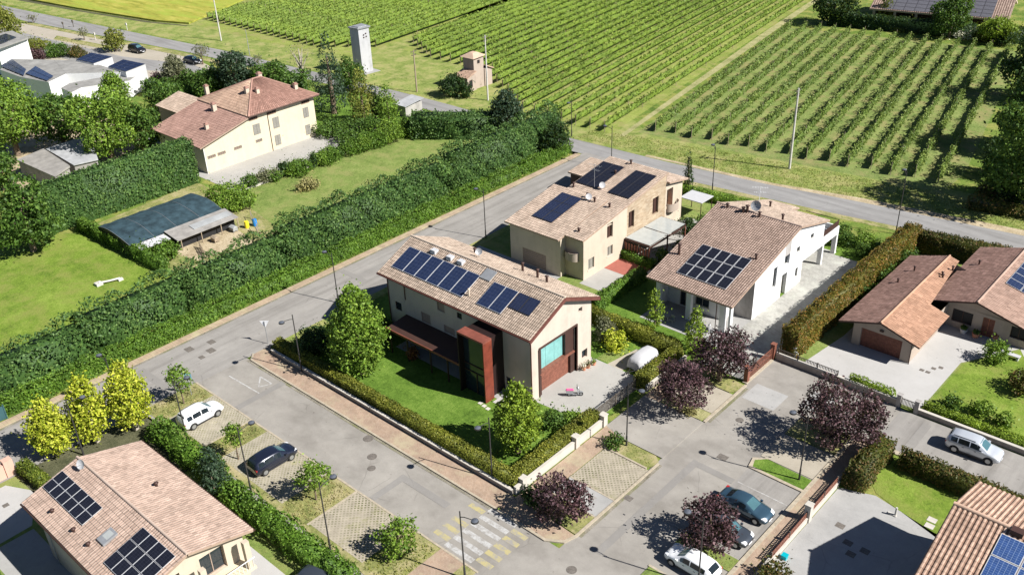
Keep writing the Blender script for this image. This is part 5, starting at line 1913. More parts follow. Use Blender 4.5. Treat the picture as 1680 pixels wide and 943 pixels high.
px_panels(rb, B1, 3, 4, 'pv_blue')
px_panels(rb, B2, 3, 4, 'pv_blue')
for k, (pa, pb_, pc_, pd) in enumerate((((0, 410), (115, 338), (255, 440), (230, 500)), ((245, 480), (345, 408), (520, 505), (455, 550)))):
    px_panels(wb, [o6(*pa, 4.15), o6(*pb_, 4.15), o6(*pc_, 4.15), o6(*pd, 4.15)], 5, 2, 'pv_blue')
wb2 = thing('office_building', 'white block with dark solar roof cut off at the left edge, beside the willow', 'building', (-226, 80, 0))
m = MB()
P = [at(-30, 62, 6.5), at(20, 52, 6.5), at(44, 62, 6.5), at(-6, 78, 6.5)]
m.prism([(p.x, p.y) for p in P], 0, 6.3)
m.build('wall', 'stucco_white', wb2)
m = MB()
P2 = [at(-34, 61, 6.6), at(20, 50.5, 6.6), at(46, 62, 6.6), at(-6, 80, 6.6)]
m.prism([(p.x, p.y) for p in P2], 6.3, 6.6)
rf = m.build('roof', 'roof_grey', wb2)
px_panels(rf, [at(-20, 66, 6.65), at(10, 56, 6.65), at(28, 62, 6.65), at(2, 73, 6.65)], 3, 2, 'pv_deep')

# ---------------------------------------------------------------- grey sheds at the left
for i, (pts, zz, lab, mat) in enumerate((
        (((27, 262), (72, 246), (115, 274), (90, 290)), 2.6, 'low shed with pale grey sheet roof, nearer the round tree', 'sheet_brown'),
        (((75, 244), (147, 222), (161, 262), (121, 271)), 2.7, 'low shed with wide bluish grey sheet roof in the shade of trees', 'sheet_pale'))):
    P = [at(*p, zz) for p in pts]
    c = sum((p for p in P), Vector()) / 4
    sh = thing('shed', lab, 'shed', (c.x, c.y, 0))
    m = MB()
    I = [p.lerp(c, 0.05) for p in P]
    m.prism([(p.x, p.y) for p in I], 0, zz - 0.12)
    m.build('wall', 'sheet_brown', sh)
    m = MB()
    m.prism([(p.x, p.y) for p in P], zz - 0.1, [zz, zz + .25, zz + .25, zz])
    m.build('roof', mat, sh)

# ---------------------------------------------------------------- netted shelter
gh_ = thing('animal_shelter', 'long low shelter covered by dark blue-green netting beside the tall clipped hedge', 'shelter', (-113, 54, 0))
m = MB()
ny_, nx_ = 16, 8
gx0, gx1, gy0, gy1 = -119.3, -110.9, 46.6, 60.6
grid = []
for j in range(ny_ + 1):
    rowp = []
    for i in range(nx_ + 1):
        t = i / nx_
        z = 1.8 + 0.75 * math.sin(PI * min(1, 0.12 + t * 0.9)) ** 0.9 + 0.05 * math.sin(j * 2.1 + i) + 0.04 * math.sin(j * 1.57) ** 2
        rowp.append((gx0 + (gx1 - gx0) * t, gy0 + (gy1 - gy0) * j / ny_, z))
    grid.append(rowp)
for j in range(ny_):
    for i in range(nx_):
        m.face([grid[j][i], grid[j][i + 1], grid[j + 1][i + 1], grid[j + 1][i]], 0, None, True)
m.build('net_roof', 'net_blue', gh_, merge=True)
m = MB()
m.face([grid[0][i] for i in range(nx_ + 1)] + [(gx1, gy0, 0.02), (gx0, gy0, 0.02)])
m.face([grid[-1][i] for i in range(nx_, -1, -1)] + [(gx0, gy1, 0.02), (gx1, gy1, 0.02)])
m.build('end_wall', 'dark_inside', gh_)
for j in range(0, ny_ + 1, 4):
    m = MB()
    m.tube([(p[0], p[1], p[2] + 0.02) for p in grid[j]], 0.025, 5)
    m.build('hoop', 'metal_grey', gh_)
for y in (48, 51, 54, 57, 60):
    for x in (gx0, gx1):
        m = MB()
        m.box(x - .05, x + .05, y - .05, y + .05, 0, 1.75)
        m.build('post', 'wood_pole', gh_)
m = MB()
m.hexa([(-110.9, 51.5, 2.0), (-107.6, 51.5, 1.6), (-107.6, 60.8, 1.6), (-110.9, 60.8, 2.0)], [(-110.9, 51.5, 2.07), (-107.6, 51.5, 1.67), (-107.6, 60.8, 1.67), (-110.9, 60.8, 2.07)])
m.hexa([(-110.9, 47.2, 1.7), (-109.2, 47.2, 1.5), (-109.2, 51.4, 1.5), (-110.9, 51.4, 1.7)], [(-110.9, 47.2, 1.75), (-109.2, 47.2, 1.55), (-109.2, 51.4, 1.55), (-110.9, 51.4, 1.75)], 1)
m.build('sheet_roof', ['sheet_brown', 'tarp_white'], gh_)
m = MB()
m.hexa([(-109.9, 54.6, 2.0), (-108.6, 54.6, 1.83), (-108.6, 60.5, 1.83), (-109.9, 60.5, 2.0)], [(-109.9, 54.6, 2.05), (-108.6, 54.6, 1.88), (-108.6, 60.5, 1.88), (-109.9, 60.5, 2.05)])
m.build('roof_sheet', 'sheet_grey', gh_)
for y in (52, 55, 58, 60.6):
    m = MB()
    m.box(-107.75, -107.65, y - .05, y + .05, 0, 1.6)
    m.build('post', 'wood_pole', gh_)
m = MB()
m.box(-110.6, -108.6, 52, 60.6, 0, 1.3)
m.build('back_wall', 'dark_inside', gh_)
for x, y, mt, nm in ((-106.9, 61.4, 'plastic_yellow', 'yellow'), (-106.6, 62.5, 'plastic_blue', 'blue')):
    m = MB()
    m.tube([(x, y, 0), (x, y, .3), (x, y, .62), (x, y, 1.0)], [.3, .33, .33, .3], 12)
    o = m.build('barrel', mt, None, (x, y, 0))
    tag(o, 'bright %s plastic barrel standing by the netted shelter' % nm, 'barrel')
rn = random.Random(3)
for k, (x, y, lab) in enumerate(((-107.4, 59.6, 'grey metal feed trough at the shelter edge by the yellow barrel'), (-106.6, 56.2, 'low wooden coop under the sheet roof edge'))):
    m = MB()
    m.box(x - .5, x + .5, y - .35, y + .35, 0.25, 0.7)
    for sx in (-.45, .4):
        for sy in (-.3, .25):
            m.box(x + sx, x + sx + .06, y + sy, y + sy + .06, 0, .25)
    m.hexa([(x - .55, y - .4, .7), (x + .55, y - .4, .7), (x + .55, y + .4, .7), (x - .55, y + .4, .7)], [(x - .5, y - .1, .85), (x + .5, y - .1, .85), (x + .5, y + .1, .85), (x - .5, y + .1, .85)])
    o = m.build('trough' if k == 0 else 'coop', 'sheet_grey' if k == 0 else 'wood_pole', None, (x, y, 0))
    tag(o, lab, 'trough' if k == 0 else 'coop')
m = MB()
p, q = at(163, 468), at(198, 460)
d = (q - p)
m.tube([p + Vector((0, 0, .35)), p + d * .5 + Vector((0, 0, .3)), q + Vector((0, 0, .35))], 0.13, 8)
m.box(p.x - .5, p.x + .3, p.y - .4, p.y + .4, 0, .35)
m.box(q.x - .2, q.x + .2, q.y - .3, q.y + .3, 0, .3)
o = m.build('garden_roller', 'concrete_pole', None, (p.x, p.y, 0))
tag(o, 'pale grey bench-like log with a stone end lying on the left lawn', 'garden log')

# ---------------------------------------------------------------- house at the top right
tr = thing('house', 'brown bungalow with long grey solar roof and arched porch behind the far dark hedge', 'house', (-72, 220, 0), None, 0.2)


def L3(x, y, z):
    c_, s_ = math.cos(-0.2), math.sin(-0.2)
    return (x, y, z)


def lpart(m, name, mats, parent):
    return link(_mesh(m, name, mats), name, parent)


m = MB()
m.box(-14, 12.5, -1.2, 10, 0, 3.6)
lpart(m, 'wall', 'brown_dark', tr)
m = MB()
for q in ([(-15, -4.2, 3.3), (13.5, -4.2, 3.3), (13.5, 4.6, 6.0), (-15, 4.6, 6.0)], [(13.5, 12, 3.6), (-15, 12, 3.6), (-15, 4.6, 6.0), (13.5, 4.6, 6.0)]):
    tile_plane(m, *q, 0.45, 0.5, 0.04)
    slab(m, q, 0.35, 1)
rf = lpart(m, 'roof', ['tile_red', 'tile_pale'], tr)
sl_ = 2.7 / 8.8
me_ = MB()
me_.box(-1.1, 1.1, -.75, .75, -.04, 0)
me_.face([(-1.07, -.72, .004), (1.07, -.72, .004), (1.07, .72, .004), (-1.07, .72, .004)], 1, [(0, 0), (1, 0), (1, 1), (0, 1)])
mesh_ = _mesh(me_, 'solar_panel', ['black_frame', 'patch_dark'])
for i in range(10):
    for j in range(5):
        o = link(mesh_, 'solar_panel', rf, (-11.2 + i * 2.24, -3.3 + j * 1.5, 3.3 + (0.9 + j * 1.5) * sl_ + .12))
        o.rotation_euler.x = math.atan(sl_)
for x in (-14, -9.5, -5, 0, 5, 9, 13):
    m = MB()
    m.box(x - .25, x + .25, -4.0, -3.5, 0, 3.1)
    lpart(m, 'pillar', 'stucco_tan', tr)
m = MB()
for k in range(9):
    a0, a1 = PI * k / 9, PI * (k + 1) / 9
    m.hexa([(11 - 2 * math.cos(a0), -4.05, 1.6 + 1.4 * math.sin(a0)), (11 - 2 * math.cos(a1), -4.05, 1.6 + 1.4 * math.sin(a1)), (11 - 2 * math.cos(a1), -3.7, 1.6 + 1.4 * math.sin(a1)), (11 - 2 * math.cos(a0), -3.7, 1.6 + 1.4 * math.sin(a0))],
           [(11 - 2 * math.cos(a0), -4.05, 3.2), (11 - 2 * math.cos(a1), -4.05, 3.2), (11 - 2 * math.cos(a1), -3.7, 3.2), (11 - 2 * math.cos(a0), -3.7, 3.2)])
lpart(m, 'porch_arch', 'stucco_beige', tr)


# ================================================================== WALLS, FENCES, GATES
def low_wall(name, label, path, t, h, mat='wall_stone', cap='coping', group=None):
    root = thing(name, label, 'wall', (path[0][0], path[0][1], 0), group)
    m, c = MB(), MB()
    for a, b in zip(path[:-1], path[1:]):
        d = Vector((b[0] - a[0], b[1] - a[1], 0)).normalized()
        n = Vector((-d.y, d.x, 0))
        for mm, w_, z0, z1 in ((m, t / 2, 0, h), (c, t / 2 + 0.04, h + .003, h + 0.08)):
            A, B = Vector((a[0], a[1], 0)), Vector((b[0], b[1], 0))
            q = [A - n * w_, B - n * w_, B + n * w_, A + n * w_]
            mm.prism([(p.x, p.y) for p in q], z0, z1)
    m.build('wall_body', mat, root)
    c.build('coping', cap, root)
    return root


def fence(name, label, a, b, h, mat, step=2.0, rails=(0.2, 0.9), pick=0.14, post='iron', group=None, cat='fence', base=0.0):
    root = thing(name, label, cat, (a[0], a[1], 0), group)
    A, B = Vector((a[0], a[1], base)), Vector((b[0], b[1], base))
    L = (B - A).length
    d = (B - A).normalized()
    W = Wl(A, d, (-d.y, d.x))
    m = MB()
    for r in rails:
        wbox(m, W, 0, L, base + h * r - .03, base + h * r + .03, -.02, .02)
    if pick:
        k = 0.1
        while k < L:
            wbox(m, W, k, k + pick * .45, base + 0.08, base + h, -.012, .012)
            k += pick
    m.build('panel', mat, root)
    n = max(1, round(L / step))
    for i in range(n + 1):
        m = MB()
        u = L * i / n
        wbox(m, W, u - .05, u + .05, base, base + h + .08, -.05, .05)
        m.build('post', post, root)
    return root


low_wall('garden_wall', 'low pale wall edging the front hedge along the pink pavement', [(-77.6, 44.75), (-42.75, 44.75)], 0.25, 0.5, 'wall_stone')
low_wall('garden_wall', 'low white wall under the hedge end beside the purple tree and grid paved bay', [(-42.6, 44.9), (-42.6, 57.2)], 0.22, 0.75, 'coping')
low_wall('garden_wall', 'low wall with railings below the hedge beside the covered trailer', [(-42.6, 64.3), (-42.6, 71.4)], 0.22, 0.6, 'wall_stone')
fence('sliding_gate', 'dark metal gate across the concrete driveway with the pink scooter', (-43.6, 57.4), (-43.6, 63.8), 1.3, 'iron', 3.2, (0.1, 0.95), 0.2, 'iron', None, 'gate')
for x, y, lab in ((-42.6, 57.35, 'white gate pillar with dark letter box at the hedge end'), (-42.6, 53.2, 'white meter pillar in the low white wall'), (-42.6, 45.9, 'white corner pillar of the low wall by the pavement bend')):
    m = MB()
    m.box(x - .28, x + .28, y - .28, y + .28, 0, 1.25)
    m.box(x - .34, x + .34, y - .34, y + .34, 1.253, 1.33)
    o = m.build('gate_pillar', 'coping', None, (x, y, 0))
    tag(o, lab, 'pillar')
fence('sliding_gate', 'reddish brown board gate closing the pale stone driveway of the white house', (-35.9, 72.3), (-35.9, 77.0), 1.5, 'wood_brown', 4.7, (0.08, 0.5, 0.95), 0.12, 'wood_brown', None, 'gate')
m = MB()
m.box(-36.1, -35.6, 71.6, 77.0, 0.02, 0.14)
o = m.build('gate_rail_kerb', 'kerbstone', None, (-35.9, 74, 0))
tag(o, 'pinkish concrete strip carrying the reddish brown board gate', 'kerb')
for x, y, lab in ((-35.9, 77.3, 'reddish pillar at the far end of the reddish brown gate'), (-35.9, 72.0, 'slim reddish pillar at the near end of the reddish brown gate')):
    m = MB()
    m.box(x - .22, x + .22, y - .22, y + .22, 0, 1.8)
    m.box(x - .27, x + .27, y - .27, y + .27, 1.803, 1.88)
    o = m.build('gate_pillar', 'wood_brown', None, (x, y, 0))
    tag(o, lab, 'pillar')
low_wall('garden_wall', 'grey wall in front of the bungalow forecourt, partly behind the big purple tree', [(-35.6, 77.5), (-23.0, 77.5)], 0.25, 0.75, 'wall_stone')
low_wall('garden_wall', 'long low wall under the ivy border beside the silver car', [(-20.9, 77.5), (4, 77.6)], 0.25, 0.5, 'wall_stone')
for x, lab in ((-22.8, 'dark pillar left of the small gate to the bungalow'), (-21.1, 'dark pillar right of the small gate to the bungalow')):
    m = MB()
    m.box(x - .2, x + .2, 77.3, 77.7, 0, 1.35)
    m.box(x - .25, x + .25, 77.25, 77.75, 1.353, 1.42)
    o = m.build('gate_pillar', 'stone_grey', None, (x, 77.5, 0))
    tag(o, lab, 'pillar')
fence('small_gate', 'small metal gate between two dark pillars of the bungalow', (-22.6, 77.5), (-21.3, 77.5), 1.1, 'iron', 1.3, (0.1, 0.95), 0.13, 'iron', None, 'gate')
fence('railing', 'thin railing on the grey forecourt wall by the white downlight post', (-35.4, 77.5), (-29, 77.5), 0.5, 'iron', 2.1, (0.95,), 0.16, 'iron', base=0.84)
m = MB()
x, y = -34.2, 78.7
m.tube([(x, y, 0), (x, y, .9), (x, y, 1.15)], [.22, .18, .1], 8)
m.dome((x, y, 1.35), .22, .22, .25, 8, 3, 0, True)
m.tube([(x, y, 1.0), (x + .45, y - .1, .8)], [.1, .06], 6)
o = m.build('statue', 'tarp_white', None, (x, y, 0))
tag(o, 'small white garden statue behind the grey forecourt wall', 'statue')
# wall and fence in front of the bottom-right yard
low_wall('garden_wall', 'low wall with brown fence between the right pavement and the shaded yard', [(-22.2, 44), (-22.2, 63.4)], 0.24, 0.45, 'coping')
fence('board_fence', 'brown slatted fence on the yard wall, farther section by the hedge corner', (-22.2, 58.2), (-22.2, 63.2), 0.55, 'wood_brown', 2.5, (0.1, 0.5, 0.95), 0.22, 'iron', 'yard fence sections', 'fence', 0.5)
fence('board_fence', 'brown slatted fence on the yard wall, nearer section by the teal crate', (-22.2, 51.8), (-22.2, 57.6), 0.55, 'wood_brown', 2.9, (0.1, 0.5, 0.95), 0.22, 'iron', 'yard fence sections', 'fence', 0.5)
m = MB()
m.box(-22.45, -21.95, 57.62, 58.15, 0, 1.7)
m.box(-22.5, -21.9, 57.57, 58.2, 1.703, 1.78)
o = m.build('gate_pillar', 'coping', None, (-22.2, 57.9, 0))
tag(o, 'tall pale pillar between the two brown slatted fence sections', 'pillar')
m = MB()
m.box(-21.8, -21.4, 52.7, 53.1, 0.0, 0.35)
m.box(-21.84, -21.36, 52.66, 53.14, 0.35, 0.41)
o = m.build('plastic_crate', 'plastic_teal', None, (-21.5, 52.9, 0))
tag(o, 'teal plastic box on the yard edge behind the fence', 'box')
# yard covers and small post
for x, y in ((-18.6, 57.6), (-17.9, 56.6), (-17.2, 57.6), (-19.9, 59.0)):
    m = MB()
    m.box(x - .35, x + .35, y - .3, y + .3, 0.0, 0.034)
    o = m.build('drain_cover', 'cover_iron', None, (x, y, 0))
    tag(o, 'square dark drain cover set in the shaded concrete yard', 'drain cover', 'drain covers in the shaded yard')
m = MB()
m.tube([(-17.0, 62.9, 0), (-17.0, 62.9, .9)], .09, 8)
m.box(-17.6, -16.9, 62.75, 63.0, 0, .12)
o = m.build('garden_tap', 'concrete_pole', None, (-17, 62.9, 0))
tag(o, 'short standpipe post at the lawn edge of the shaded yard', 'standpipe')
for k, y in enumerate((64.3, 63.5)):
    m = MB()
    m.box(-14.9 + k * .1, -14.2 + k * .1, y - .3, y + .3, 0, 0.06)
    o = m.build('stepping_stone', 'coping', None, (-14.5, y, 0))
    tag(o, 'square pale stepping stone in the grass behind the hedged lawn', 'stepping stone', 'stepping stones by the bottom right house')
for k in range(3):
    x = -54.0 + k * .6
    m = MB()
    m.box(x - .2, x + .2, 52.3 - k * .1, 52.7 - k * .1, 0, .06)
    o = m.build('stepping_stone', 'coping', None, (x, 52.5, 0))
    tag(o, 'small pale stepping stone in the lawn by the red portal', 'stepping stone', 'stepping stones by the red portal')
# bottom-left boundary wall
low_wall('garden_wall', 'pinkish brick wall with fence at the left edge beside the white driveway', [(-79.6, -6), (-79.6, 15.6)], 0.3, 0.9, 'stucco_pinkwall', 'stucco_pinkwall')
m = MB()
m.box(-79.95, -79.25, 17.2, 18.0, 0, 1.7)
m.box(-79.9, -79.3, 16.3, 17.15, 0, 1.4)
o = m.build('gate_pillar', 'stucco_pinkwall', None, (-79.6, 17.4, 0))
tag(o, 'red brick gate pillar at the hedge road by the yellow trees', 'pillar')
for k, (x, y) in enumerate(((-75.7, 15.5), (-76.6, 14.6))):
    m = MB()
    m.box(x - .25, x + .25, y - .25, y + .25, 0, .036)
    o = m.build('drain_cover', 'cover_iron', None, (x, y, 0))
    tag(o, 'square drain cover in the white driveway at the left edge', 'drain cover', 'drain covers in the white driveway')
# net panel at the far left on the ivy fence
m = MB()
m.box(-88.6, -88.5, 12, 21.0, 0.05, 1.5)
for y in (12, 15, 18, 21):
    m.box(-88.66, -88.44, y - .05, y + .05, 0, 1.6)
o = m.build('net_fence', 'net_teal', None, (-88.5, 16, 0))
tag(o, 'dark teal net panel fence at the left edge of the hedge road', 'fence')
# light mesh fence round the poultry yard
fence('wire_fence', 'thin wire fence between the dusty yard and the upper lawn', (-102.3, 60.5), (-109, 63.5), 1.2, 'metal_grey', 2.2, (0.05, 0.95), None, 'wood_pole')
fence('wire_fence', 'thin wire fence across the dusty yard in front of the shelter', (-106.5, 53.8), (-103.2, 52.6), 1.0, 'wood_pole', 1.6, (0.1, 0.5, 0.95), 0.18, 'wood_pole')
# forecourt drain covers, garden bench, pots
for k, (x, y) in enumerate(((-23.4, 84.8), (-22.8, 84.8), (-22.6, 85.8), (-22.1, 86.4))):
    m = MB()
    m.box(x - .22, x + .22, y - .22, y + .22, 0, .036)
    o = m.build('drain_cover', 'cover_iron', None, (x, y, 0))
    tag(o, 'small dark drain cover in the pale bungalow forecourt', 'drain cover', 'drain covers in the bungalow forecourt')
m = MB()
p = at(1657, 587)
m.box(p.x - .9, p.x + .9, p.y - .3, p.y + .3, .4, .5)
m.box(p.x - .8, p.x - .6, p.y - .28, p.y + .28, 0, .4)
m.box(p.x + .6, p.x + .8, p.y - .28, p.y + .28, 0, .4)
o = m.build('garden_bench', 'tarp_white', None, (p.x, p.y, 0))
tag(o, 'white stone bench in front of the bungalow wall', 'bench')
for (px, py, col, lab) in ((1580, 546, 'tarp_white', 'white planter box on the shaded bungalow porch'), (1600, 553, 'terracotta', 'dark pot beside the bungalow front door'), (1633, 556, 'pink', 'pot of red flowers under the bungalow window')):
    p = at(px, py)
    m = MB()
    m.tube([(p.x, p.y, 0), (p.x, p.y, .5), (p.x, p.y, .52)], [.3, .42, .36], 10)
    root = thing('flower_pot', lab, 'flower pot', (p.x, p.y, 0))
    m.build('pot', 'tarp_white' if col == 'tarp_white' else 'terracotta', root)
    g_ = np.random.default_rng(int(px))
    P = g_.normal(size=(260, 3)).clip(-1.6, 1.6) * np.array([.2, .2, .12]) + np.array([0, 0, .68])
    link(leaf_mesh('plant', P, None, .09, 'leaf_brownred' if col == 'pink' else 'leaf_mid', int(px)), 'plant', root)
for (x, y, lab, mt) in ((-49.6, 64.0, 'potted plants by the small gable window, nearer group', 'leaf_grey'), (-49.5, 64.8, 'round green potted plant at the house corner', 'leaf_light'), (-49.7, 63.4, 'low pot nearest the brown garage door', 'leaf_flower')):
    root = thing('flower_pot', lab, 'flower pot', (x, y, 0))
    m = MB()
    m.tube([(x, y, 0), (x, y, .35), (x, y, .37)], [.18, .26, .22], 8)
    m.build('pot', 'terracotta', root)
    g_ = np.random.default_rng(int(abs(y) * 10))
    P = g_.normal(size=(110, 3)) * np.array([.15, .15, .15]) + np.array([0, 0, .58])
    link(leaf_mesh('plant', P, None, .08, mt, 5), 'plant', root)
# patio furniture in the shaded garden of the white house
for x, y, lab in ((-49.0, 76.9, 'grey garden table in the shade in front of the white house'),):
    m = MB()
    m.box(x - .8, x + .8, y - .45, y + .45, .7, .75)
    for sx in (-.7, .65):
        for sy in (-.38, .33):
            m.box(x + sx, x + sx + .06, y + sy, y + sy + .06, 0, .7)
    o = m.build('garden_table', 'metal_grey', None, (x, y, 0))
    tag(o, lab, 'table')
for k, (x, y) in enumerate(((-50.2, 76.3), (-47.9, 76.8), (-48.9, 76.0))):
    m = MB()
    m.box(x - .25, x + .25, y - .25, y + .25, .42, .47)
    m.box(x - .25, x + .25, y + .2, y + .25, .47, .9)
    for sx in (-.25, .2):
        for sy in (-.25, .2):
            m.box(x + sx, x + sx + .05, y + sy, y + sy + .05, 0, .42)
    o = m.build('garden_chair', 'metal_grey', None, (x, y, 0))
    tag(o, 'grey garden chair around the table in front of the white house', 'chair', 'chairs by the white house')

# ================================================================== LAMPS, POLES, SIGNS
LAMPS = [  # x, y, arm dir, height, where
    ((-71.0, 30.5), (0, 1), 7.0, 'beside the white car in the left parking strip'),
    ((-60.6, 30.4), (0, 1), 7.0, 'beside the dark car in the left parking strip'),
    ((-49.7, 30.5), (0, 1), 7.0, 'on the hedge side of the grid paved bay'),
    ((-39.2, 35.3), (1, 0.15), 6.9, 'at the zebra crossing'),
    ((-45.4, 45.0), (0, -1), 6.8, 'in the front hedge near the lawn corner with the lime tree'),
    ((-72.2, 44.6), (0, -1), 7.0, 'in the front hedge near the dark shrubs'),
    ((-39.1, 56.2), (1, 0.1), 7.0, 'on the grass island beside the grid paved bay and concrete driveway'),
    ((-25.0, 61.9), (-1, 0), 6.9, 'on the grass wedge of the gravel bay'),
    ((-25.2, 46.2), (-1, 0), 6.9, 'in front of the white hatchback'),
    ((-80.6, 56.2), (-1, 0), 6.6, 'on the hedge road behind the egg-shaped tree'),
    ((-78.7, 79.4), (-1, 0), 7.0, 'on the hedge road behind the large house'),
    ((-80.0, 28.6), (-1, 0), 6.8, 'on the hedge road behind the yellow trees'),
    ((-77.0, 23.2), (0.3, 0.9), 6.4, 'standing among the yellow trees'),
    ((-80.4, 109.2), (-1, 0), 6.6, 'at the top road behind the pale beige house'),
    ((-63.5, 110.6), (-0.7, 0.7), 6.8, 'at the top road by the cypress'),
    ((-37.8, 113.0), (-0.5, 0.8), 8.6, 'at the top road behind the photinia hedge'),
    ((-93.6, 115.9), (0.3, -0.9), 6.5, 'at the end of the tall hedge by the vineyard'),
]
for (x, y), (dx, dy), h, wh in LAMPS:
    r = thing('street_lamp', 'dark street lamp ' + wh, 'street lamp', (x, y, 0), 'street lamps')
    m = MB()
    m.tube([(x, y, 0), (x, y, 1.2), (x, y, 1.25), (x, y, h)], [.095, .085, .065, .05], 8)
    m.build('pole', 'lamp_black', r)
    k = math.hypot(dx, dy)
    dx, dy = dx / k, dy / k
    m = MB()
    m.tube([(x, y, h - 0.55), (x + dx * .4, y + dy * .4, h - .38), (x + dx * 1.15, y + dy * 1.15, h - .28)], [.035, .035, .03], 6)
    m.build('arm', 'lamp_black', r)
    c = Vector((x + dx * 1.35, y + dy * 1.35, h - .3))
    m = MB()
    m.tube([c - Vector((0, 0, .1)), c - Vector((0, 0, .06)), c + Vector((0, 0, .06))], [.2, .31, .28], 12)
    m.tube([c + Vector((0, 0, .061)), c + Vector((0, 0, .14))], [.27, .1], 12, 1)
    m.build('lamp_head', ['lamp_black', 'lamp_top'], r)

for b, t, mat, lab, r0, bar in (((1295, 277), (1309, 145), 'concrete_pole', 'tall pale concrete utility pole at the right vineyard edge', .2, True),
                                ((800.5, 165), (797, 58), 'concrete_pole', 'tall pale utility pole with insulators beside the tower house', .17, True),
                                ((684, 151), (677, 82), 'wood_pole', 'leaning wooden pole on the grass between tower and tower house', .16, True),
                                ((363, 67), (351, -14), 'concrete_pole', 'pale utility pole at the edge of the yellow field', .18, False),
                                ((410, 92), (406, 48), 'metal_grey', 'slim grey pole beside the top road near the left vineyard', .08, False)):
    p = at(*b)
    h = height(b, t)
    r = thing('utility_pole', lab, 'utility pole', (p.x, p.y, 0))
    m = MB()
    m.tube([(p.x, p.y, 0), (p.x, p.y, h)], [r0, r0 * .6], 8)
    m.build('pole', mat, r)
    if bar:
        m = MB()
        for zz, L in ((h - .4, .7), (h - 1.1, .55)):
            m.box(p.x - .05, p.x + .05, p.y - L, p.y + L, zz, zz + .1)
            for s_ in (-L + .1, 0.25, L - .1):
                m.tube([(p.x, p.y + s_, zz + .1), (p.x, p.y + s_, zz + .28)], .05, 6)
        m.build('crossarm', 'iron', r)

# give-way sign, street-name sign
x, y = -79.6, 45.6
r = thing('give_way_sign', 'triangular give-way sign seen from its pale back at the hedge corner', 'road sign', (x, y, 0))
m = MB()
m.tube([(x, y, 0), (x, y, 2.9)], .04, 6)
m.build('pole', 'metal_grey', r)
m = MB()
a = Vector((0.75, 0.66, 0)).normalized()
c = Vector((x, y, 2.5)) + Vector((-.05, .05, 0))
tri = [c + a * -.5 + Vector((0, 0, .42)), c + a * .5 + Vector((0, 0, .42)), c - Vector((0, 0, .42))]
nn = Vector((-a.y, a.x, 0)) * .015
m.face([p + nn for p in tri])
m.face([p - nn for p in tri[::-1]])
for i in range(3):
    j = (i + 1) % 3
    m.face([tri[i] - nn, tri[j] - nn, tri[j] + nn, tri[i] + nn])
m.build('sign_plate', 'sign_white', r)
x, y = -77.6, 34.9
r = thing('parking_sign', 'pale blue rectangular sign on a thin post at the parking strip corner', 'road sign', (x, y, 0))
m = MB()
m.tube([(x, y, 0), (x, y, 2.8)], .04, 6)
m.build('pole', 'metal_grey', r)
m = MB()
W_ = Wl((x - .35, y - .3), (.75, .66), (.66, -.75))
wbox(m, W_, 0, .9, 2.0, 2.75, -.07, -.04)
wbox(m, W_, .12, .2, 2.15, 2.6, -.075, -.068, 1)
wbox(m, W_, .62, .7, 2.15, 2.6, -.075, -.068, 1)
m.build('sign_plate', ['sign_blue', 'sign_white'], r)
# little bollards and posts at the far car park
for k, (px, py) in enumerate(((105, 48), (121, 45), (157, 66), (209, 50))):
    p = at(px, py)
    m = MB()
    m.tube([(p.x, p.y, 0), (p.x, p.y, 1.6)], .09, 6)
    m.box(p.x - .25, p.x + .25, p.y - .12, p.y + .12, 1.2, 1.75)
    o = m.build('park_post', 'iron' if k < 2 else 'concrete_pole', None, (p.x, p.y, 0))
    tag(o, ['dark post with a box at the far car park, leftmost', 'dark post with a box at the far car park, by the road', 'pale post at the grassy car park island', 'short post at the road edge above the round shrub'][k], 'post')


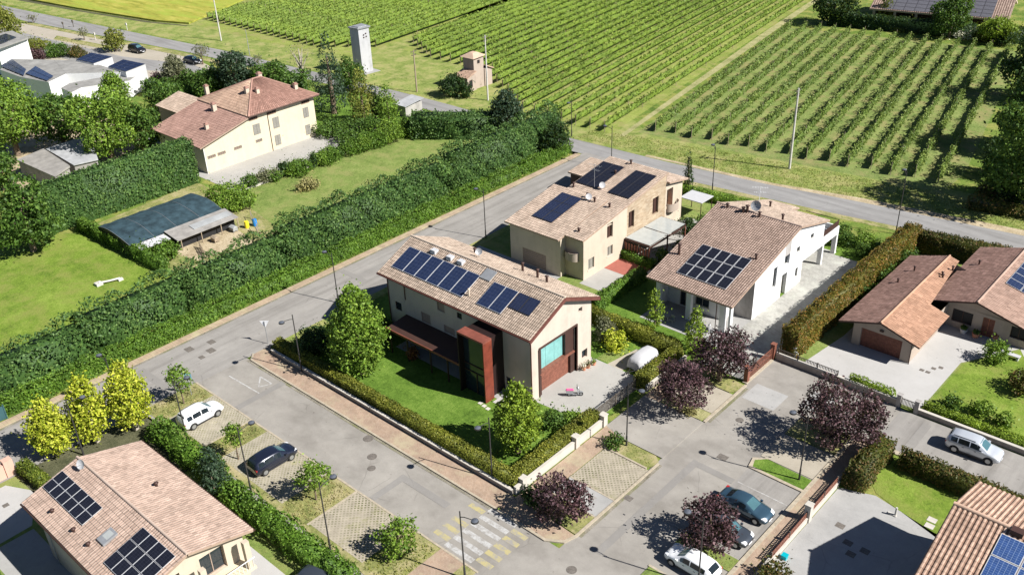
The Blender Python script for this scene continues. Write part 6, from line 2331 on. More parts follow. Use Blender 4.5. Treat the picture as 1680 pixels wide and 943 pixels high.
# ================================================================== VEHICLES
def car(label, loc, rz, paint, kind='suv', L=4.5, Wd=1.84, H=1.66, group='parked cars', roofmat=None, rack=False):
    r = thing('parked_car', label, 'car', (loc[0], loc[1], 0.06), group, rz)
    k = L / 4.5
    hw = Wd / 2
    # stations: x, sill, belt, top, width, roof-edge width
    if kind == 'suv':
        st = [(-2.25, .5, .9, .96, .8, .6), (-2.19, .36, 1.0, 1.1, .92, .68), (-2.08, .28, 1.03, 1.4, .97, .70), (-1.9, .25, 1.04, 1.57, 1.0, .71), (-1.2, .23, 1.03, 1.65, 1.0, .73), (-.3, .22, 1.01, 1.67, 1.0, .74), (.25, .22, 1.0, 1.63, 1.0, .73), (.5, .22, .99, 1.55, 1.0, .72), (1.18, .22, .98, 1.06, 1.0, .76), (1.55, .24, .93, 1.01, .99, .74), (1.92, .28, .85, .93, .95, .7), (2.16, .34, .74, .81, .86, .6), (2.25, .44, .6, .64, .74, .5)]
        xr, xw, win = (-2.12, -1.86), (.44, 1.1), ((-1.82, -1.28), (-1.2, -.3), (-.22, .72))
    elif kind == 'sedan':
        st = [(-2.25, .48, .8, .84, .78, .6), (-2.18, .34, .9, .96, .9, .7), (-1.95, .26, .93, 1.0, .97, .74), (-1.6, .22, .93, 1.03, 1.0, .74), (-1.05, .21, .92, 1.33, 1.0, .70), (-.6, .2, .92, 1.42, 1.0, .70), (.05, .2, .91, 1.44, 1.0, .70), (.3, .2, .91, 1.38, 1.0, .70), (1.1, .2, .9, .98, 1.0, .76), (1.5, .22, .84, .92, .99, .74), (1.92, .26, .74, .82, .95, .7), (2.16, .32, .64, .7, .86, .6), (2.25, .42, .54, .57, .74, .5)]
        xr, xw, win = (-1.55, -1.08), (.3, 1.02), ((-1.15, -.42), (-.34, .62))
    else:
        st = [(-2.25, .48, .84, .9, .8, .62), (-2.18, .34, .94, 1.05, .92, .7), (-2.0, .26, .96, 1.26, .97, .71), (-1.7, .22, .96, 1.43, 1.0, .71), (-1.1, .21, .95, 1.5, 1.0, .72), (-.3, .2, .94, 1.52, 1.0, .73), (.2, .2, .93, 1.49, 1.0, .72), (.45, .2, .92, 1.41, 1.0, .71), (1.15, .2, .9, .98, 1.0, .76), (1.5, .22, .85, .93, .99, .74), (1.9, .26, .76, .84, .95, .7), (2.16, .32, .66, .72, .86, .6), (2.25, .42, .55, .59, .74, .5)]
        xr, xw, win = (-2.14, -1.74), (.42, 1.08), ((-1.62, -1.2), (-1.12, -.3), (-.22, .68))
    zs = H / max(q[3] for q in st)
    st = [(a * k, b * zs, c * zs, d * zs, e * hw, f * hw) for a, b, c, d, e, f in st]
    belt = st[5][2]

    def station(x):
        for a, b in zip(st[:-1], st[1:]):
            if x <= b[0] + 1e-6:
                t = (x - a[0]) / (b[0] - a[0])
                return tuple(p + (q - p) * t for p, q in zip(a, b))
        return st[-1]

    def ring(q):
        x, zb, zl, zt, w_, wt = q
        h = zl - zb
        half = [(.86 * w_, zb), (.97 * w_, zb + .18 * h), (w_, zb + .55 * h), (.985 * w_, zb + .85 * h), (.95 * w_, zl), (wt + .01, zt - .05), (wt * .86, zt - .012), (wt * .45, zt + .012), (0, zt + .02)]
        return [(x, y, z) for y, z in half] + [(x, -y, z) for y, z in half[-2::-1]]
    m = MB()
    rings = [ring(q) for q in st]
    n = len(rings[0])
    b0 = len(m.v)
    for rg in rings:
        m.v += rg
    for i in range(len(rings) - 1):
        for j in range(n - 1):
            a, b = b0 + i * n + j, b0 + i * n + j + 1
            m.f.append((a, b, b + n, a + n))
            m.mi.append(1 if roofmat and 5 <= j <= 10 and -1.95 * k < st[i][0] < .3 * k else 0)
            m.uv.append(None)
            m.sm.append(True)
        m.f.append((b0 + i * n + n - 1, b0 + i * n, b0 + (i + 1) * n, b0 + (i + 1) * n + n - 1))
        m.mi.append(0)
        m.uv.append(None)
        m.sm.append(False)
    m.face(rings[0], 0)
    m.face(rings[-1][::-1], 0)
    body = link(_mesh(m, 'body', [paint] + ([roofmat] if roofmat else [])), 'body', r)

    def side(x, t, sg):
        q = station(x)
        y0_, z0_, y1_, z1_ = .95 * q[4], q[2], q[5] + .01, q[3] - .05
        return Vector((x, sg * (y0_ + (y1_ - y0_) * t + .012), z0_ + (z1_ - z0_) * t + .004))

    def across(x, u, lift=.014):
        q = station(x)
        wt, zt = q[5], q[3]
        a = abs(u)
        y = wt * .9 * u
        z = zt + .02 - .045 * a ** 2
        return Vector((x, y, z + lift))
    for nm, (xa, xb), mt in (('windscreen', xw, 'windscreen'), ('rear_window', xr, 'car_glass')):
        g = MB()
        for i in range(3):
            for j in range(6):
                X0, X1 = k * (xa + (xb - xa) * i / 3), k * (xa + (xb - xa) * (i + 1) / 3)
                u0, u1 = -.92 + 1.84 * j / 6, -.92 + 1.84 * (j + 1) / 6
                g.face([across(X0, u0), across(X1, u0), across(X1, u1), across(X0, u1)], 0, None, True)
        link(_mesh(g, nm, mt), nm, r)
    for sg in (-1, 1):
        for xa, xb in win:
            g = MB()
            for i in range(3):
                X0, X1 = k * (xa + (xb - xa) * i / 3), k * (xa + (xb - xa) * (i + 1) / 3)
                g.face([side(X0, .1, sg), side(X1, .1, sg), side(X1, .88, sg), side(X0, .88, sg)], 0, None, True)
            link(_mesh(g, 'side_window', 'car_glass'), 'side_window', r)
        g = MB()
        for xc in (-.75, .25):
            g.box(xc * k - .09, xc * k + .09, min(sg * hw * .985, sg * hw * 1.012), max(sg * hw * .985, sg * hw * 1.012), belt - .17, belt - .14)
        link(_mesh(g, 'door_handles', 'black_frame'), 'door_handles', r)
        g = MB()
        g.box(-1.0 * k, .95 * k, min(sg * hw * .9, sg * hw * 1.005), max(sg * hw * .9, sg * hw * 1.005), .24, .36)
        link(_mesh(g, 'sill_trim', 'black_frame'), 'sill_trim', r)
        for xc in (1.38, -1.38):
            g = MB()
            N_ = 10
            R_ = (.34 if kind == 'suv' else .31)
            for q in range(N_):
                a0, a1 = PI * q / N_, PI * (q + 1) / N_
                for rr0, rr1 in ((R_ + .01, R_ + .08),):
                    y_ = sg * hw * 1.004
                    g.face([(xc * k + rr0 * math.cos(a0), y_, R_ + rr0 * math.sin(a0)), (xc * k + rr1 * math.cos(a0), y_, R_ + rr1 * math.sin(a0)), (xc * k + rr1 * math.cos(a1), y_, R_ + rr1 * math.sin(a1)), (xc * k + rr0 * math.cos(a1), y_, R_ + rr0 * math.sin(a1))])
            link(_mesh(g, 'wheel_arch', 'tyre'), 'wheel_arch', r)
    t0, t1, wt, zt = .1 * k, -1.7 * k, hw * .72, H
    rw = .34 if kind == 'suv' else .31
    wm = MB()
    wm.tube([(0, -.11, 0), (0, .11, 0)], rw, 16)
    wme = _mesh(wm, 'wheel', 'tyre')
    rm = MB()
    rm.tube([(0, -.118, 0), (0, .118, 0)], rw * .66, 10)
    rme = _mesh(rm, 'rim', 'rim')
    for sx in (1.38, -1.38):
        for sy in (-1, 1):
            wo = link(wme, 'wheel', r, (sx * k, sy * (hw - .085), rw))
            link(rme, 'rim', wo)
    for sy in (-1, 1):
        g = MB()
        g.hexa([(2.0 * k, sy * hw * .5, .62), (2.22 * k, sy * hw * .5, .6), (2.18 * k, sy * hw * .82, .62), (1.85 * k, sy * hw * .94, .66)], [(1.98 * k, sy * hw * .5, .80), (2.17 * k, sy * hw * .5, .74), (2.12 * k, sy * hw * .82, .77), (1.83 * k, sy * hw * .94, .84)])
        link(_mesh(g, 'headlight', 'lamp_clear'), 'headlight', r)
        g = MB()
        g.box(-2.22 * k, -2.0 * k, min(sy * hw * .6, sy * hw * .93), max(sy * hw * .6, sy * hw * .93), .78, .95)
        link(_mesh(g, 'tail_light', 'lamp_red'), 'tail_light', r)
        g = MB()
        g.box(.78 * k, .98 * k, min(sy * hw * .97, sy * hw * 1.13), max(sy * hw * .97, sy * hw * 1.13), belt - .02, belt + .12)
        link(_mesh(g, 'mirror', paint), 'mirror', r)
        if rack:
            g = MB()
            g.tube([(t0, sy * wt * .95, zt + .0), (t1, sy * wt * .95, zt - .02)], .028, 5)
            link(_mesh(g, 'roof_rail', 'black_frame'), 'roof_rail', r)
    g = MB()
    g.box(2.2 * k, 2.262 * k, -hw * .45, hw * .45, .42, .6)
    link(_mesh(g, 'grille', 'black_frame'), 'grille', r)
    g = MB()
    g.box(2.262 * k, 2.275 * k, -.26, .26, .36, .47)
    link(_mesh(g, 'number_plate', 'sign_white'), 'number_plate', r)
    return r


car('white off-roader parked on the left grid paving beside the small round tree', (-73.2, 33.3), PI / 2 + .02, 'car_white', 'suv', 4.35, 1.82, 1.68, rack=True)
car('dark navy car parked on the left grid paving between two small trees', (-62.2, 33.9), PI / 2 - .02, 'car_navy', 'suv', 4.5, 1.86, 1.6)
car('white hatchback in the bay in front of the lone purple tree', (-26.5, 47.4), PI - .03, 'car_white', 'hatch', 4.35, 1.8, 1.52)
car('blue saloon parked behind the purple tree at the right bays', (-26.6, 55.6), -.02, 'car_blue', 'sedan', 4.6, 1.82, 1.45)
car('dark slate car half hidden under the purple tree at the right bays', (-26.4, 52.2), 0.02, 'car_slate', 'hatch', 4.3, 1.78, 1.46)
car('silver off-roader parked on the short road beside the ivy border', (-15.0, 74.9), 0.05, 'car_silver', 'suv', 4.6, 1.88, 1.66, rack=True)
p = at(524, 946, 1.4)
car('dark car with pale roof stripe cut off by the bottom picture edge', (p.x, p.y), .2, 'car_slate', 'hatch', 4.2, 1.75, 1.5)
p = at(226, 86)
car('black van-like car in the far car park beside the round shrub', (p.x, p.y), 0.12, 'car_black', 'suv', 4.6, 1.85, 1.75)
p = at(317, 104)
car('black car in the far car park half behind a tree', (p.x, p.y), 0.15, 'car_black', 'hatch', 4.3, 1.8, 1.5)

# covered trailer
tx, ty = -45.6, 68.1
r = thing('covered_trailer', 'small trailer wrapped in a white tarpaulin beside the hedge of the concrete driveway', 'trailer', (tx, ty, 0), None, PI / 2)
m = MB()
secs = [(-1.75, .86, .62, 1.15), (-1.6, .9, .8, 1.5), (-.6, .92, .84, 1.66), (.6, .92, .84, 1.62), (1.45, .9, .8, 1.45), (1.75, .84, .5, 1.0)]
prev = None
base = len(m.v)
nn = 15
for i, (x, wb_, wt, h) in enumerate(secs):
    for j in range(nn):
        t = j / (nn - 1)
        a = PI * (1 - t)
        yy = math.copysign(abs(math.cos(a)) ** .45, math.cos(a))
        zz = abs(math.sin(a)) ** .5
        w_ = wb_ + (wt - wb_) * zz
        f = 0.03 * math.sin(j * 2.7 + i * 1.9)
        m.v.append((x + (f if i in (0, 5) else 0), yy * w_ + f, .3 + (h - .3) * zz + f * .5))
for i in range(len(secs) - 1):
    for j in range(nn - 1):
        a = base + i * nn + j
        m.f.append((a, a + 1, a + nn + 1, a + nn))
        m.mi.append(0)
        m.uv.append(None)
        m.sm.append(True)
m.face([m.v[base + j] for j in range(nn)])
m.face([m.v[base + 5 * nn + j] for j in range(nn)][::-1])
link(_mesh(m, 'tarpaulin', 'tarp_white'), 'tarpaulin', r)
for sy in (-.85, .85):
    m = MB()
    m.tube([(0, sy - .09, .3), (0, sy + .09, .3)], .3, 14)
    link(_mesh(m, 'wheel', 'tyre'), 'wheel', r)
m = MB()
m.tube([(-1.6, -.4, .35), (-2.7, 0, .42), (-1.6, .4, .35)], .045, 6)
m.tube([(-2.55, 0, .05), (-2.55, 0, .55)], .04, 6)
m.box(-2.95, -2.65, -.09, .09, .4, .52)
link(_mesh(m, 'drawbar', 'lamp_black'), 'drawbar', r)


def scooter(name, label, loc, rz, body, seat, cat):
    r = thing(name, label, cat, (loc[0], loc[1], 0.035), None, rz)
    for x in (-.55, .6):
        m = MB()
        m.tube([(x, -.05, .23), (x, .05, .23)], .23, 14)
        w_ = link(_mesh(m, 'wheel', 'tyre'), 'wheel', r)
        m = MB()
        m.tube([(x, -.056, .23), (x, .056, .23)], .13, 10)
        link(_mesh(m, 'rim', 'rim'), 'rim', w_)
    m = MB()
    m.hexa([(-.85, -.16, .42), (-.2, -.18, .3), (-.2, .18, .3), (-.85, .16, .42)], [(-.9, -.1, .74), (-.15, -.15, .72), (-.15, .15, .72), (-.9, .1, .74)])
    m.box(-.22, .34, -.17, .17, .26, .33)
    m.hexa([(.3, -.2, .28), (.42, -.2, .28), (.42, .2, .28), (.3, .2, .28)], [(.16, -.17, .95), (.3, -.12, .98), (.3, .12, .98), (.16, .17, .95)])
    m.tube([(.62, 0, .4), (.3, 0, 1.0)], .04, 6)
    m.hexa([(.42, -.07, .46), (.84, -.06, .4), (.84, .06, .4), (.42, .07, .46)], [(.45, -.06, .52), (.7, -.05, .52), (.7, .05, .52), (.45, .06, .52)])
    link(_mesh(m, 'body', body), 'body', r)
    m = MB()
    m.hexa([(-.85, -.13, .745), (-.12, -.14, .725), (-.12, .14, .725), (-.85, .13, .745)], [(-.8, -.1, .86), (-.18, -.11, .82), (-.18, .11, .82), (-.8, .1, .86)])
    link(_mesh(m, 'seat', seat), 'seat', r)
    m = MB()
    m.tube([(.22, -.36, 1.02), (.28, 0, 1.06), (.22, .36, 1.02)], .025, 6)
    m.tube([(.26, -.24, 1.05), (.26, -.3, 1.22)], .012, 4)
    m.tube([(.26, .24, 1.05), (.26, .3, 1.22)], .012, 4)
    link(_mesh(m, 'handlebar', 'lamp_black'), 'handlebar', r)
    m = MB()
    m.dome((.33, 0, .98), .07, .09, .09, 8, 3, 0, True)
    link(_mesh(m, 'headlight', 'lamp_clear'), 'headlight', r)
    return r


scooter('motor_scooter', 'pink and grey motor scooter parked on the concrete driveway before the gable', (-47.6, 59.3), .75, 'metal_grey', 'pink', 'scooter')
scooter('motor_scooter', 'white motor scooter parked at the porch corner of the white house', (-43.9, 77.5), .2, 'tarp_white', 'lamp_black', 'scooter')

# ================================================================== HEDGES
TALL = [((-94, -14), (-94, 19.5), 4.2, 'tall loose conifer hedge along the hedge road, part at the left edge'),
        ((-94, 22.5), (-94, 30.6), 4.6, 'short bulging piece of the tall loose hedge above the yellow trees'),
        ((-94.2, 33.4), (-94.2, 43.2), 5.1, 'bulging piece of the tall loose hedge between the left lawn and the hedge road'),
        ((-94, 45.6), (-94, 57.5), 5.2, 'piece of the tall loose hedge beside the dusty yard'),
        ((-94, 59.6), (-94, 84.8), 5.9, 'long piece of the tall loose hedge beside the upper lawn'),
        ((-94.5, 89.2), (-94.5, 110.5), 6.4, 'piece of the tall loose hedge at the top road end')]
for a, b, h, lab in TALL:
    hedge('tall_hedge', lab, [(a[0] + 0.5, a[1]), (b[0] + 0.5, b[1])], 3.3, h, 'leaf_hedge', 0.2, 1.9, 0.48, 0.8, 'tall hedge along the hedge road', 0.28, hvar=0.08)
hedge('ivy_fence', 'low bright green ivy-covered fence along the kerb below the tall hedge', [(-89.6, 21.5), (-89.6, 84)], 1.7, 1.75, 'leaf_laurel', 0.14, 2.2, 0.2, 1.6, None, 0.3, hvar=0.12)
hedge('ivy_fence', 'low bright green ivy-covered fence along the kerb, far part towards the top road', [(-89.8, 86), (-89.8, 109.5)], 1.7, 1.7, 'leaf_laurel', 0.14, 2.2, 0.2, 1.6, None, 0.3, hvar=0.12)
hedge('ivy_fence', 'low bright green ivy at the left edge in front of the net fence', [(-90.4, -14), (-90.4, 20)], 1.7, 1.5, 'leaf_laurel', 0.14, 2.0, 0.2, 1.6, None, 0.3, hvar=0.12)
hedge('clipped_hedge', 'very tall neatly clipped hedge wall behind the netted shelter', [(-127.8, 42), (-127.8, 65)], 2.6, 7.0, 'leaf_hedge', 0.2, 1.9, 0.14, 1.2, None, 0.15)
hedge('hedge', 'low hedge with long shadow between the left lawn and the netted shelter', [(-124.5, 46.6), (-104.6, 47.4)], 1.2, 1.9, 'leaf_laurel', 0.14, 2.2, 0.16, 1.5, None, 0.3, hvar=0.08)
hedge('hedge', 'clipped front hedge with yellowish top along the pink pavement', [(-77.2, 45.6), (-43.4, 45.6)], 1.15, 1.45, 'leaf_boxtop', 0.11, 2.4, 0.05, 2.0, None, 0.12)
hedge('hedge', 'clipped hedge with yellowish top from the lawn corner to the driveway gate', [(-43.5, 46.4), (-43.5, 56.6)], 1.25, 1.5, 'leaf_boxtop', 0.11, 2.4, 0.05, 2.0, None, 0.12)
hedge('hedge', 'short clipped yellowish hedge beside the covered trailer', [(-43.4, 64.7), (-43.4, 70.6)], 1.2, 1.65, 'leaf_boxtop', 0.11, 2.4, 0.05, 2.0, None, 0.12)
hedge('hedge', 'clipped hedge between the large house and the white house garden', [(-57.5, 71.7), (-44.2, 71.7)], 1.2, 1.65, 'leaf_boxtop', 0.11, 2.4, 0.08, 1.8, None, 0.15)
hedge('hedge', 'clipped bright hedge between the red patio and the white house', [(-56.2, 74), (-56.2, 82.5)], 1.3, 1.6, 'leaf_laurel', 0.12, 2.3, 0.1, 1.8, None, 0.2)
hedge('hedge', 'low clipped hedge around the red patio below the pergola', [(-61.0, 86.2), (-57.2, 86.0)], 1.0, 1.1, 'leaf_laurel', 0.12, 2.3, 0.1, 1.8, None, 0.2)
hedge('hedge', 'low garden hedge at the top road by the white gazebo', [(-66.5, 107.2), (-56, 108.2)], 1.3, 1.3, 'leaf_light', 0.12, 2.2, 0.15, 1.5, None, 0.3)
hedge('hedge', 'loose garden hedge at the top road behind the white house', [(-54.5, 108.2), (-46, 108.8)], 1.2, 1.2, 'leaf_laurel', 0.12, 2.0, 0.2, 1.5, None, 0.3)
hedge('photinia_hedge', 'long red-tipped hedge between the pale stone driveway and the bungalow', [(-34.8, 79.4), (-34.8, 109.3)], 1.9, 3.5, 'leaf_photinia', 0.13, 2.4, 0.12, 1.6, None, 0.2)
hedge('photinia_hedge', 'dark red-tipped hedge along the top road behind the bungalow', [(-33.2, 110.4), (-18, 112.6)], 2.0, 2.7, 'leaf_photinia_dark', 0.13, 2.2, 0.12, 1.6, None, 0.25)
hedge('hedge', 'brownish green hedge block at the corner of the right pavement', [(-21.0, 64.6), (-21.0, 69.0)], 1.9, 2.1, 'leaf_photinia_dark', 0.13, 2.4, 0.14, 1.6, None, 0.25)
hedge('hedge', 'red-tipped hedge between the short road and the small lawn at the bottom right', [(-18.6, 69.3), (-9.5, 69.3)], 1.5, 1.75, 'leaf_photinia_dark', 0.13, 2.4, 0.14, 1.6, None, 0.25)
hedge('ivy_border', 'low yellow-green ivy border beside the silver car', [(-20.4, 78.4), (-9, 78.6)], 0.9, 0.9, 'leaf_lime', 0.1, 2.4, 0.14, 2.0, None, 0.3, hvar=0.1)
hedge('ivy_border', 'short yellow-green climber on the grey forecourt wall', [(-27.5, 77.9), (-24, 77.9)], 0.8, 1.3, 'leaf_lime', 0.1, 2.0, 0.14, 2.0, None, 0.3, hvar=0.1)
hedge('hedge', 'loose green hedge between the left parking strip and the salmon-roofed house, upper part', [(-73.5, 29.3), (-64.5, 29.2)], 1.9, 2.0, 'leaf_laurel', 0.14, 2.2, 0.28, 1.3, None, 0.4, hvar=0.12)
hedge('hedge', 'loose green hedge between the left parking strip and the salmon-roofed house, lower part', [(-61.0, 28.6), (-46.2, 28.9)], 1.9, 2.0, 'leaf_laurel', 0.14, 2.2, 0.28, 1.3, None, 0.4, hvar=0.12)
hedge('hedge', 'low rounded hedge at the hedge road by the red brick pillar', [(-78.6, 18.6), (-75.4, 18.8)], 1.1, 1.3, 'leaf_box', 0.12, 2.3, 0.1, 1.5, None, 0.3)
hedge('hedge', 'bright green hedge at the bottom left picture corner', [(-74.5, 10.6), (-62, 11.0)], 1.3, 1.8, 'leaf_laurel', 0.13, 2.3, 0.12, 1.5, None, 0.2)
hedge('hedge', 'dense rounded dark hedge block at the top of the upper lawn', [(-113.5, 101.5), (-104.8, 108)], 4.2, 4.0, 'leaf_hedge', 0.2, 2.0, 0.25, 1.0, None, 0.35)
hedge('hedge', 'dark clipped hedge in front of the far bungalow at the top right', [(-91, 207.2), (-53, 215)], 2.4, 3.0, 'leaf_dark', 0.25, 1.8, 0.2, 1.0, None, 0.2)
hedge('hedge', 'sparse brownish hedge at the right edge above the top road', [(-33, 126.5), (-12, 130.5)], 1.5, 1.8, 'leaf_photinia_dark', 0.18, 1.2, 0.3, 1.2, None, 0.4, hvar=0.15)
hedge('hedge', 'dark shrub hedge below the white modern building', [(-174, 85), (-163, 92)], 2.6, 3.2, 'leaf_mid', 0.22, 1.9, 0.4, 0.8, None, 0.4)
hedge('hedge', 'dark green hedge behind the farmhouse towards the car park', [(-168, 90), (-150, 103)], 3.2, 4.5, 'leaf_mid', 0.24, 1.9, 0.5, 0.7, None, 0.4)

# ================================================================== TREES
tree('egg_shaped_tree', 'dense egg-shaped light green tree on the lawn left of the large house', (-67.2, 48.5), 10.1, 2.85, 'egg', 'leaf_light', 0.19, None, 0.05, shell=0.6)
tree('small_tree', 'loose lime green tree at the lawn corner in front of the gable', (-46.2, 49.3), 7.2, 2.1, 'egg', 'leaf_lime', 0.17, None, 0.1, shell=0.5)
for (x, y), h, r, lab in (((-79.0, 21.6), 6.0, 1.8, 'yellow-leaved tree nearest the picture bottom at the hedge road'), ((-78.0, 25.0), 7.1, 1.8, 'yellow-leaved tree in the middle of its row of three'), ((-76.9, 28.4), 7.5, 1.95, 'yellow-leaved tree nearest the white off-roader')):
    tree('yellow_tree', lab, (x, y), h, r, 'egg', 'leaf_yellow', 0.18, None, 0.1, group='yellow trees at the hedge road', shell=0.5, trunk='bark_pale')
for (x, y), h, r, lab, cl in (((-76.9, 33.6), 4.5, 1.2, 'small round-headed tree beside the white off-roader', .3), ((-65.2, 32.2), 4.3, 0.95, 'thin young tree left of the dark navy car', .4), ((-55.3, 33.4), 4.6, 1.5, 'young tree on dry grass between the two lower parking bays', .25), ((-45.0, 33.8), 3.2, 1.75, 'low spreading young tree by the zebra crossing', .15)):
    tree('young_tree', lab, (x, y), h, r, 'round', 'leaf_light', 0.16, 20, cl, group='young trees in the parking strip', shell=0.35, r0=.07)
for (x, y), h, r, lab in (((-37.7, 45.0), 4.5, 2.5, 'purple-leaved tree by the pavement bend and zebra crossing'), ((-38.2, 63.6), 5.3, 2.9, 'purple-leaved tree beside the concrete driveway gate'), ((-38.0, 70.4), 6.0, 3.1, 'purple-leaved tree in front of the white house'), ((-24.6, 68.2), 6.7, 3.8, 'largest purple-leaved tree, before the bungalow wall'), ((-26.8, 50.2), 4.5, 2.35, 'purple-leaved tree leaning over the parked dark cars')):
    tree('purple_tree', lab, (x, y), h, r, 'spiky', 'leaf_purple', 0.16, 26, 0.1, group='purple-leaved trees', shell=0.35, bias=0.3)
for (x, y), h, r, lab in (((-48.6, 74.5), 4.6, 1.0, 'slim young tree in the shade before the white house'), ((-42.9, 73.4), 5.0, 1.15, 'slim bright green young tree beside the purple trees')):
    tree('young_tree', lab, (x, y), h, r, 'column', 'leaf_lime', 0.15, 30, 0.12, shell=0.4, r0=.06)
tree('cypress', 'narrow dark cypress at the top road', (-67.2, 110.0), 5.6, 0.7, 'cone', 'leaf_dark', 0.15, 20, 0.02)
bush('yellow_shrub', 'round yellow shrub beside the concrete driveway', (-49.6, 68.6), 1.25, 1.25, 2.1, 'leaf_yellow', 0.15)
bush('grey_shrub', 'rounded grey-green shrub at the corner of the gable house', (-51.6, 69.4), 1.1, 1.1, 2.6, 'leaf_grey', 0.15)
for (x, y), rx, ry, h, mt, lab in (((-74.2, 47.8), 2.2, 1.6, 3.4, 'leaf_dark', 'dark shrub at the front hedge corner by the give-way sign'), ((-72.6, 51.5), 2.2, 2.2, 4.0, 'leaf_mid', 'large dark green shrub left of the egg-shaped tree'), ((-70.6, 54.2), 1.5, 1.4, 3.4, 'leaf_mid', 'spiky shrub behind the egg-shaped tree at the house corner'),
                              ((-64.9, 53.6), .6, .6, 1.6, 'leaf_brownred', 'small reddish shrub under the porch roof edge'), ((-46.0, 54.2), 1.5, 1.2, 1.7, 'leaf_mid', 'dark garden shrub by the gate hedge, beside the lime tree'), ((-45.0, 55.6), 1.1, 1.0, 1.4, 'leaf_light', 'low green shrub by the gate hedge nearest the gate'),
                              ((-39.9, 55.5), .85, .85, 1.3, 'leaf_mid', 'small clipped shrub on the grass island beside the street lamp'), ((-40.5, 44.9), .9, .9, 1.9, 'leaf_dark', 'dark green bush behind the purple tree at the pavement bend'),
                              ((-58.9, 97.0), 1.1, 1.1, 2.4, 'leaf_dark', 'dark round bush below the balcony of the pale beige house'), ((-57.5, 99.5), 1.6, 1.4, 1.9, 'leaf_mid', 'garden shrubs between pergola and gazebo'), ((-56.6, 96.6), 1.2, 1.2, 1.9, 'leaf_grey', 'greyish shrub in the narrow garden beside the white house'), ((-56.4, 87.5), 1.0, 1.1, 2.2, 'leaf_mid', 'slim shrub between the pergola and the white house'), ((-56.2, 91.4), 1.0, 1.4, 1.9, 'leaf_mid', 'shaded shrub behind the pergola'),
                              ((-56.6, 106.4), .8, .8, 1.8, 'leaf_dark', 'dark round shrub by the gazebo at the top road'), ((-47.2, 104.8), 1.7, 1.5, 2.8, 'leaf_mid', 'bushy small tree behind the roof of the white house'), ((-42.3, 106.2), 1.8, 1.5, 2.5, 'leaf_mid', 'large loose shrub at the end of the pale stone driveway'), ((-39.4, 107.2), 1.5, 1.5, 2.3, 'leaf_light', 'lighter shrub behind the red-tipped hedge end'), ((-38.2, 104.2), 1.2, 1.2, 1.9, 'leaf_mid', 'round shrub on the lawn by the red-tipped hedge'),
                              ((-32.6, 93.6), 1.4, 2.2, 2.3, 'leaf_mid', 'green shrub between the red-tipped hedge and garage roof, nearest the garage front'), ((-32.9, 99.2), 1.3, 2.2, 2.8, 'leaf_mid', 'green shrub between the red-tipped hedge and garage roof, farther back'), ((-32.6, 104.0), 1.4, 1.8, 2.6, 'leaf_mid', 'green shrub behind the garage roof by the dark hedge'),
                              ((-18.4, 90.8), 1.3, 1.3, 2.4, 'leaf_light', 'spiky green shrub at the lawn edge before the bungalow door'), ((-14.6, 87.4), 1.7, 1.7, 2.5, 'leaf_photinia_dark', 'reddish round bush on the bright lawn at the right edge'), ((-18.9, 80.2), .9, .8, 1.5, 'leaf_mid', 'loose shrub at the lawn edge by the small gate'), ((-16.4, 80.8), .9, .9, 1.6, 'leaf_light', 'pale loose shrub on the lawn behind the ivy border'), ((-14.3, 80.6), .8, .8, 1.3, 'leaf_light', 'small loose shrub behind the ivy border near the silver car'),
                              ((-7.6, 68.4), 1.4, 1.4, 1.6, 'leaf_photinia_dark', 'brownish bush at the right edge above the terracotta roof'), ((-21.2, 50.0), 1.2, 1.5, 1.6, 'leaf_photinia_dark', 'brownish green bush at the bottom by the fence end'),
                              ((-37.2, 63.9), .7, .5, .7, 'leaf_straw', 'low dry plant at the kerb beside the driveway exit')):
    bush('shrub', lab, (x, y), rx, ry, h, mt, 0.15)
# conifers in the loose hedge
for (x, y), h, r, lab in (((-63.4, 28.6), 3.9, 1.25, 'grey-green conifer in the loose hedge by the dark navy car'), ((-62.1, 27.9), 3.4, 1.2, 'lower grey-green conifer in the loose hedge beside its taller twin')):
    tree('conifer', lab, (x, y), h, r, 'column', 'leaf_conifer', 0.16, None, 0.02)
# left woods
ptree('broad_tree', 'large round dark green tree casting shade on the left lawn', (56, 412), (48, 290), 58, kind='round', mat='leaf_mid', leaf=0.3, clear=0.06)
ptree('broad_tree', 'big light green tree at the left picture edge behind the sheds', (30, 255), (30, 128), 62, kind='round', mat='leaf_light', leaf=0.3, clear=0.08)
ptree('broad_tree', 'big green tree above the bluish grey shed', (108, 245), (105, 150), 46, kind='round', mat='leaf_mid', leaf=0.3, clear=0.08)
ptree('broad_tree', 'broad green tree between the shed and the farmhouse', (186, 262), (185, 148), 58, kind='round', mat='leaf_light', leaf=0.28, clear=0.08)
ptree('broad_tree', 'green tree just left of the farmhouse roof', (238, 255), (236, 170), 36, kind='round', mat='leaf_mid', leaf=0.28, clear=0.06)
ptree('small_tree', 'slim bright tree in front of the white modern building', (196, 190), (193, 120), 24, kind='egg', mat='leaf_light', leaf=0.25, clear=0.1)
ptree('small_tree', 'dark undergrowth tree at the left edge below the big light tree', (8, 312), (6, 240), 30, kind='round', mat='leaf_mid', leaf=0.26, clear=0.05)
ptree('broad_tree', 'dark bushy tree behind the pale outhouse', (280, 195), (276, 138), 34, kind='round', mat='leaf_mid', leaf=0.28, clear=0.05)
ptree('broad_tree', 'dark tree between the farmhouse and the black car', (392, 165), (387, 80), 34, kind='round', mat='leaf_conifer', leaf=0.28, clear=0.08)
ptree('small_tree', 'greyish young tree beside the black car in the far car park', (292, 145), (290, 92), 20, kind='egg', mat='leaf_grey', leaf=0.24, clear=0.1)
ptree('small_tree', 'dark shrub tree behind the farmhouse chimneys', (348, 165), (346, 112), 26, kind='round', mat='leaf_mid', leaf=0.26, clear=0.05)
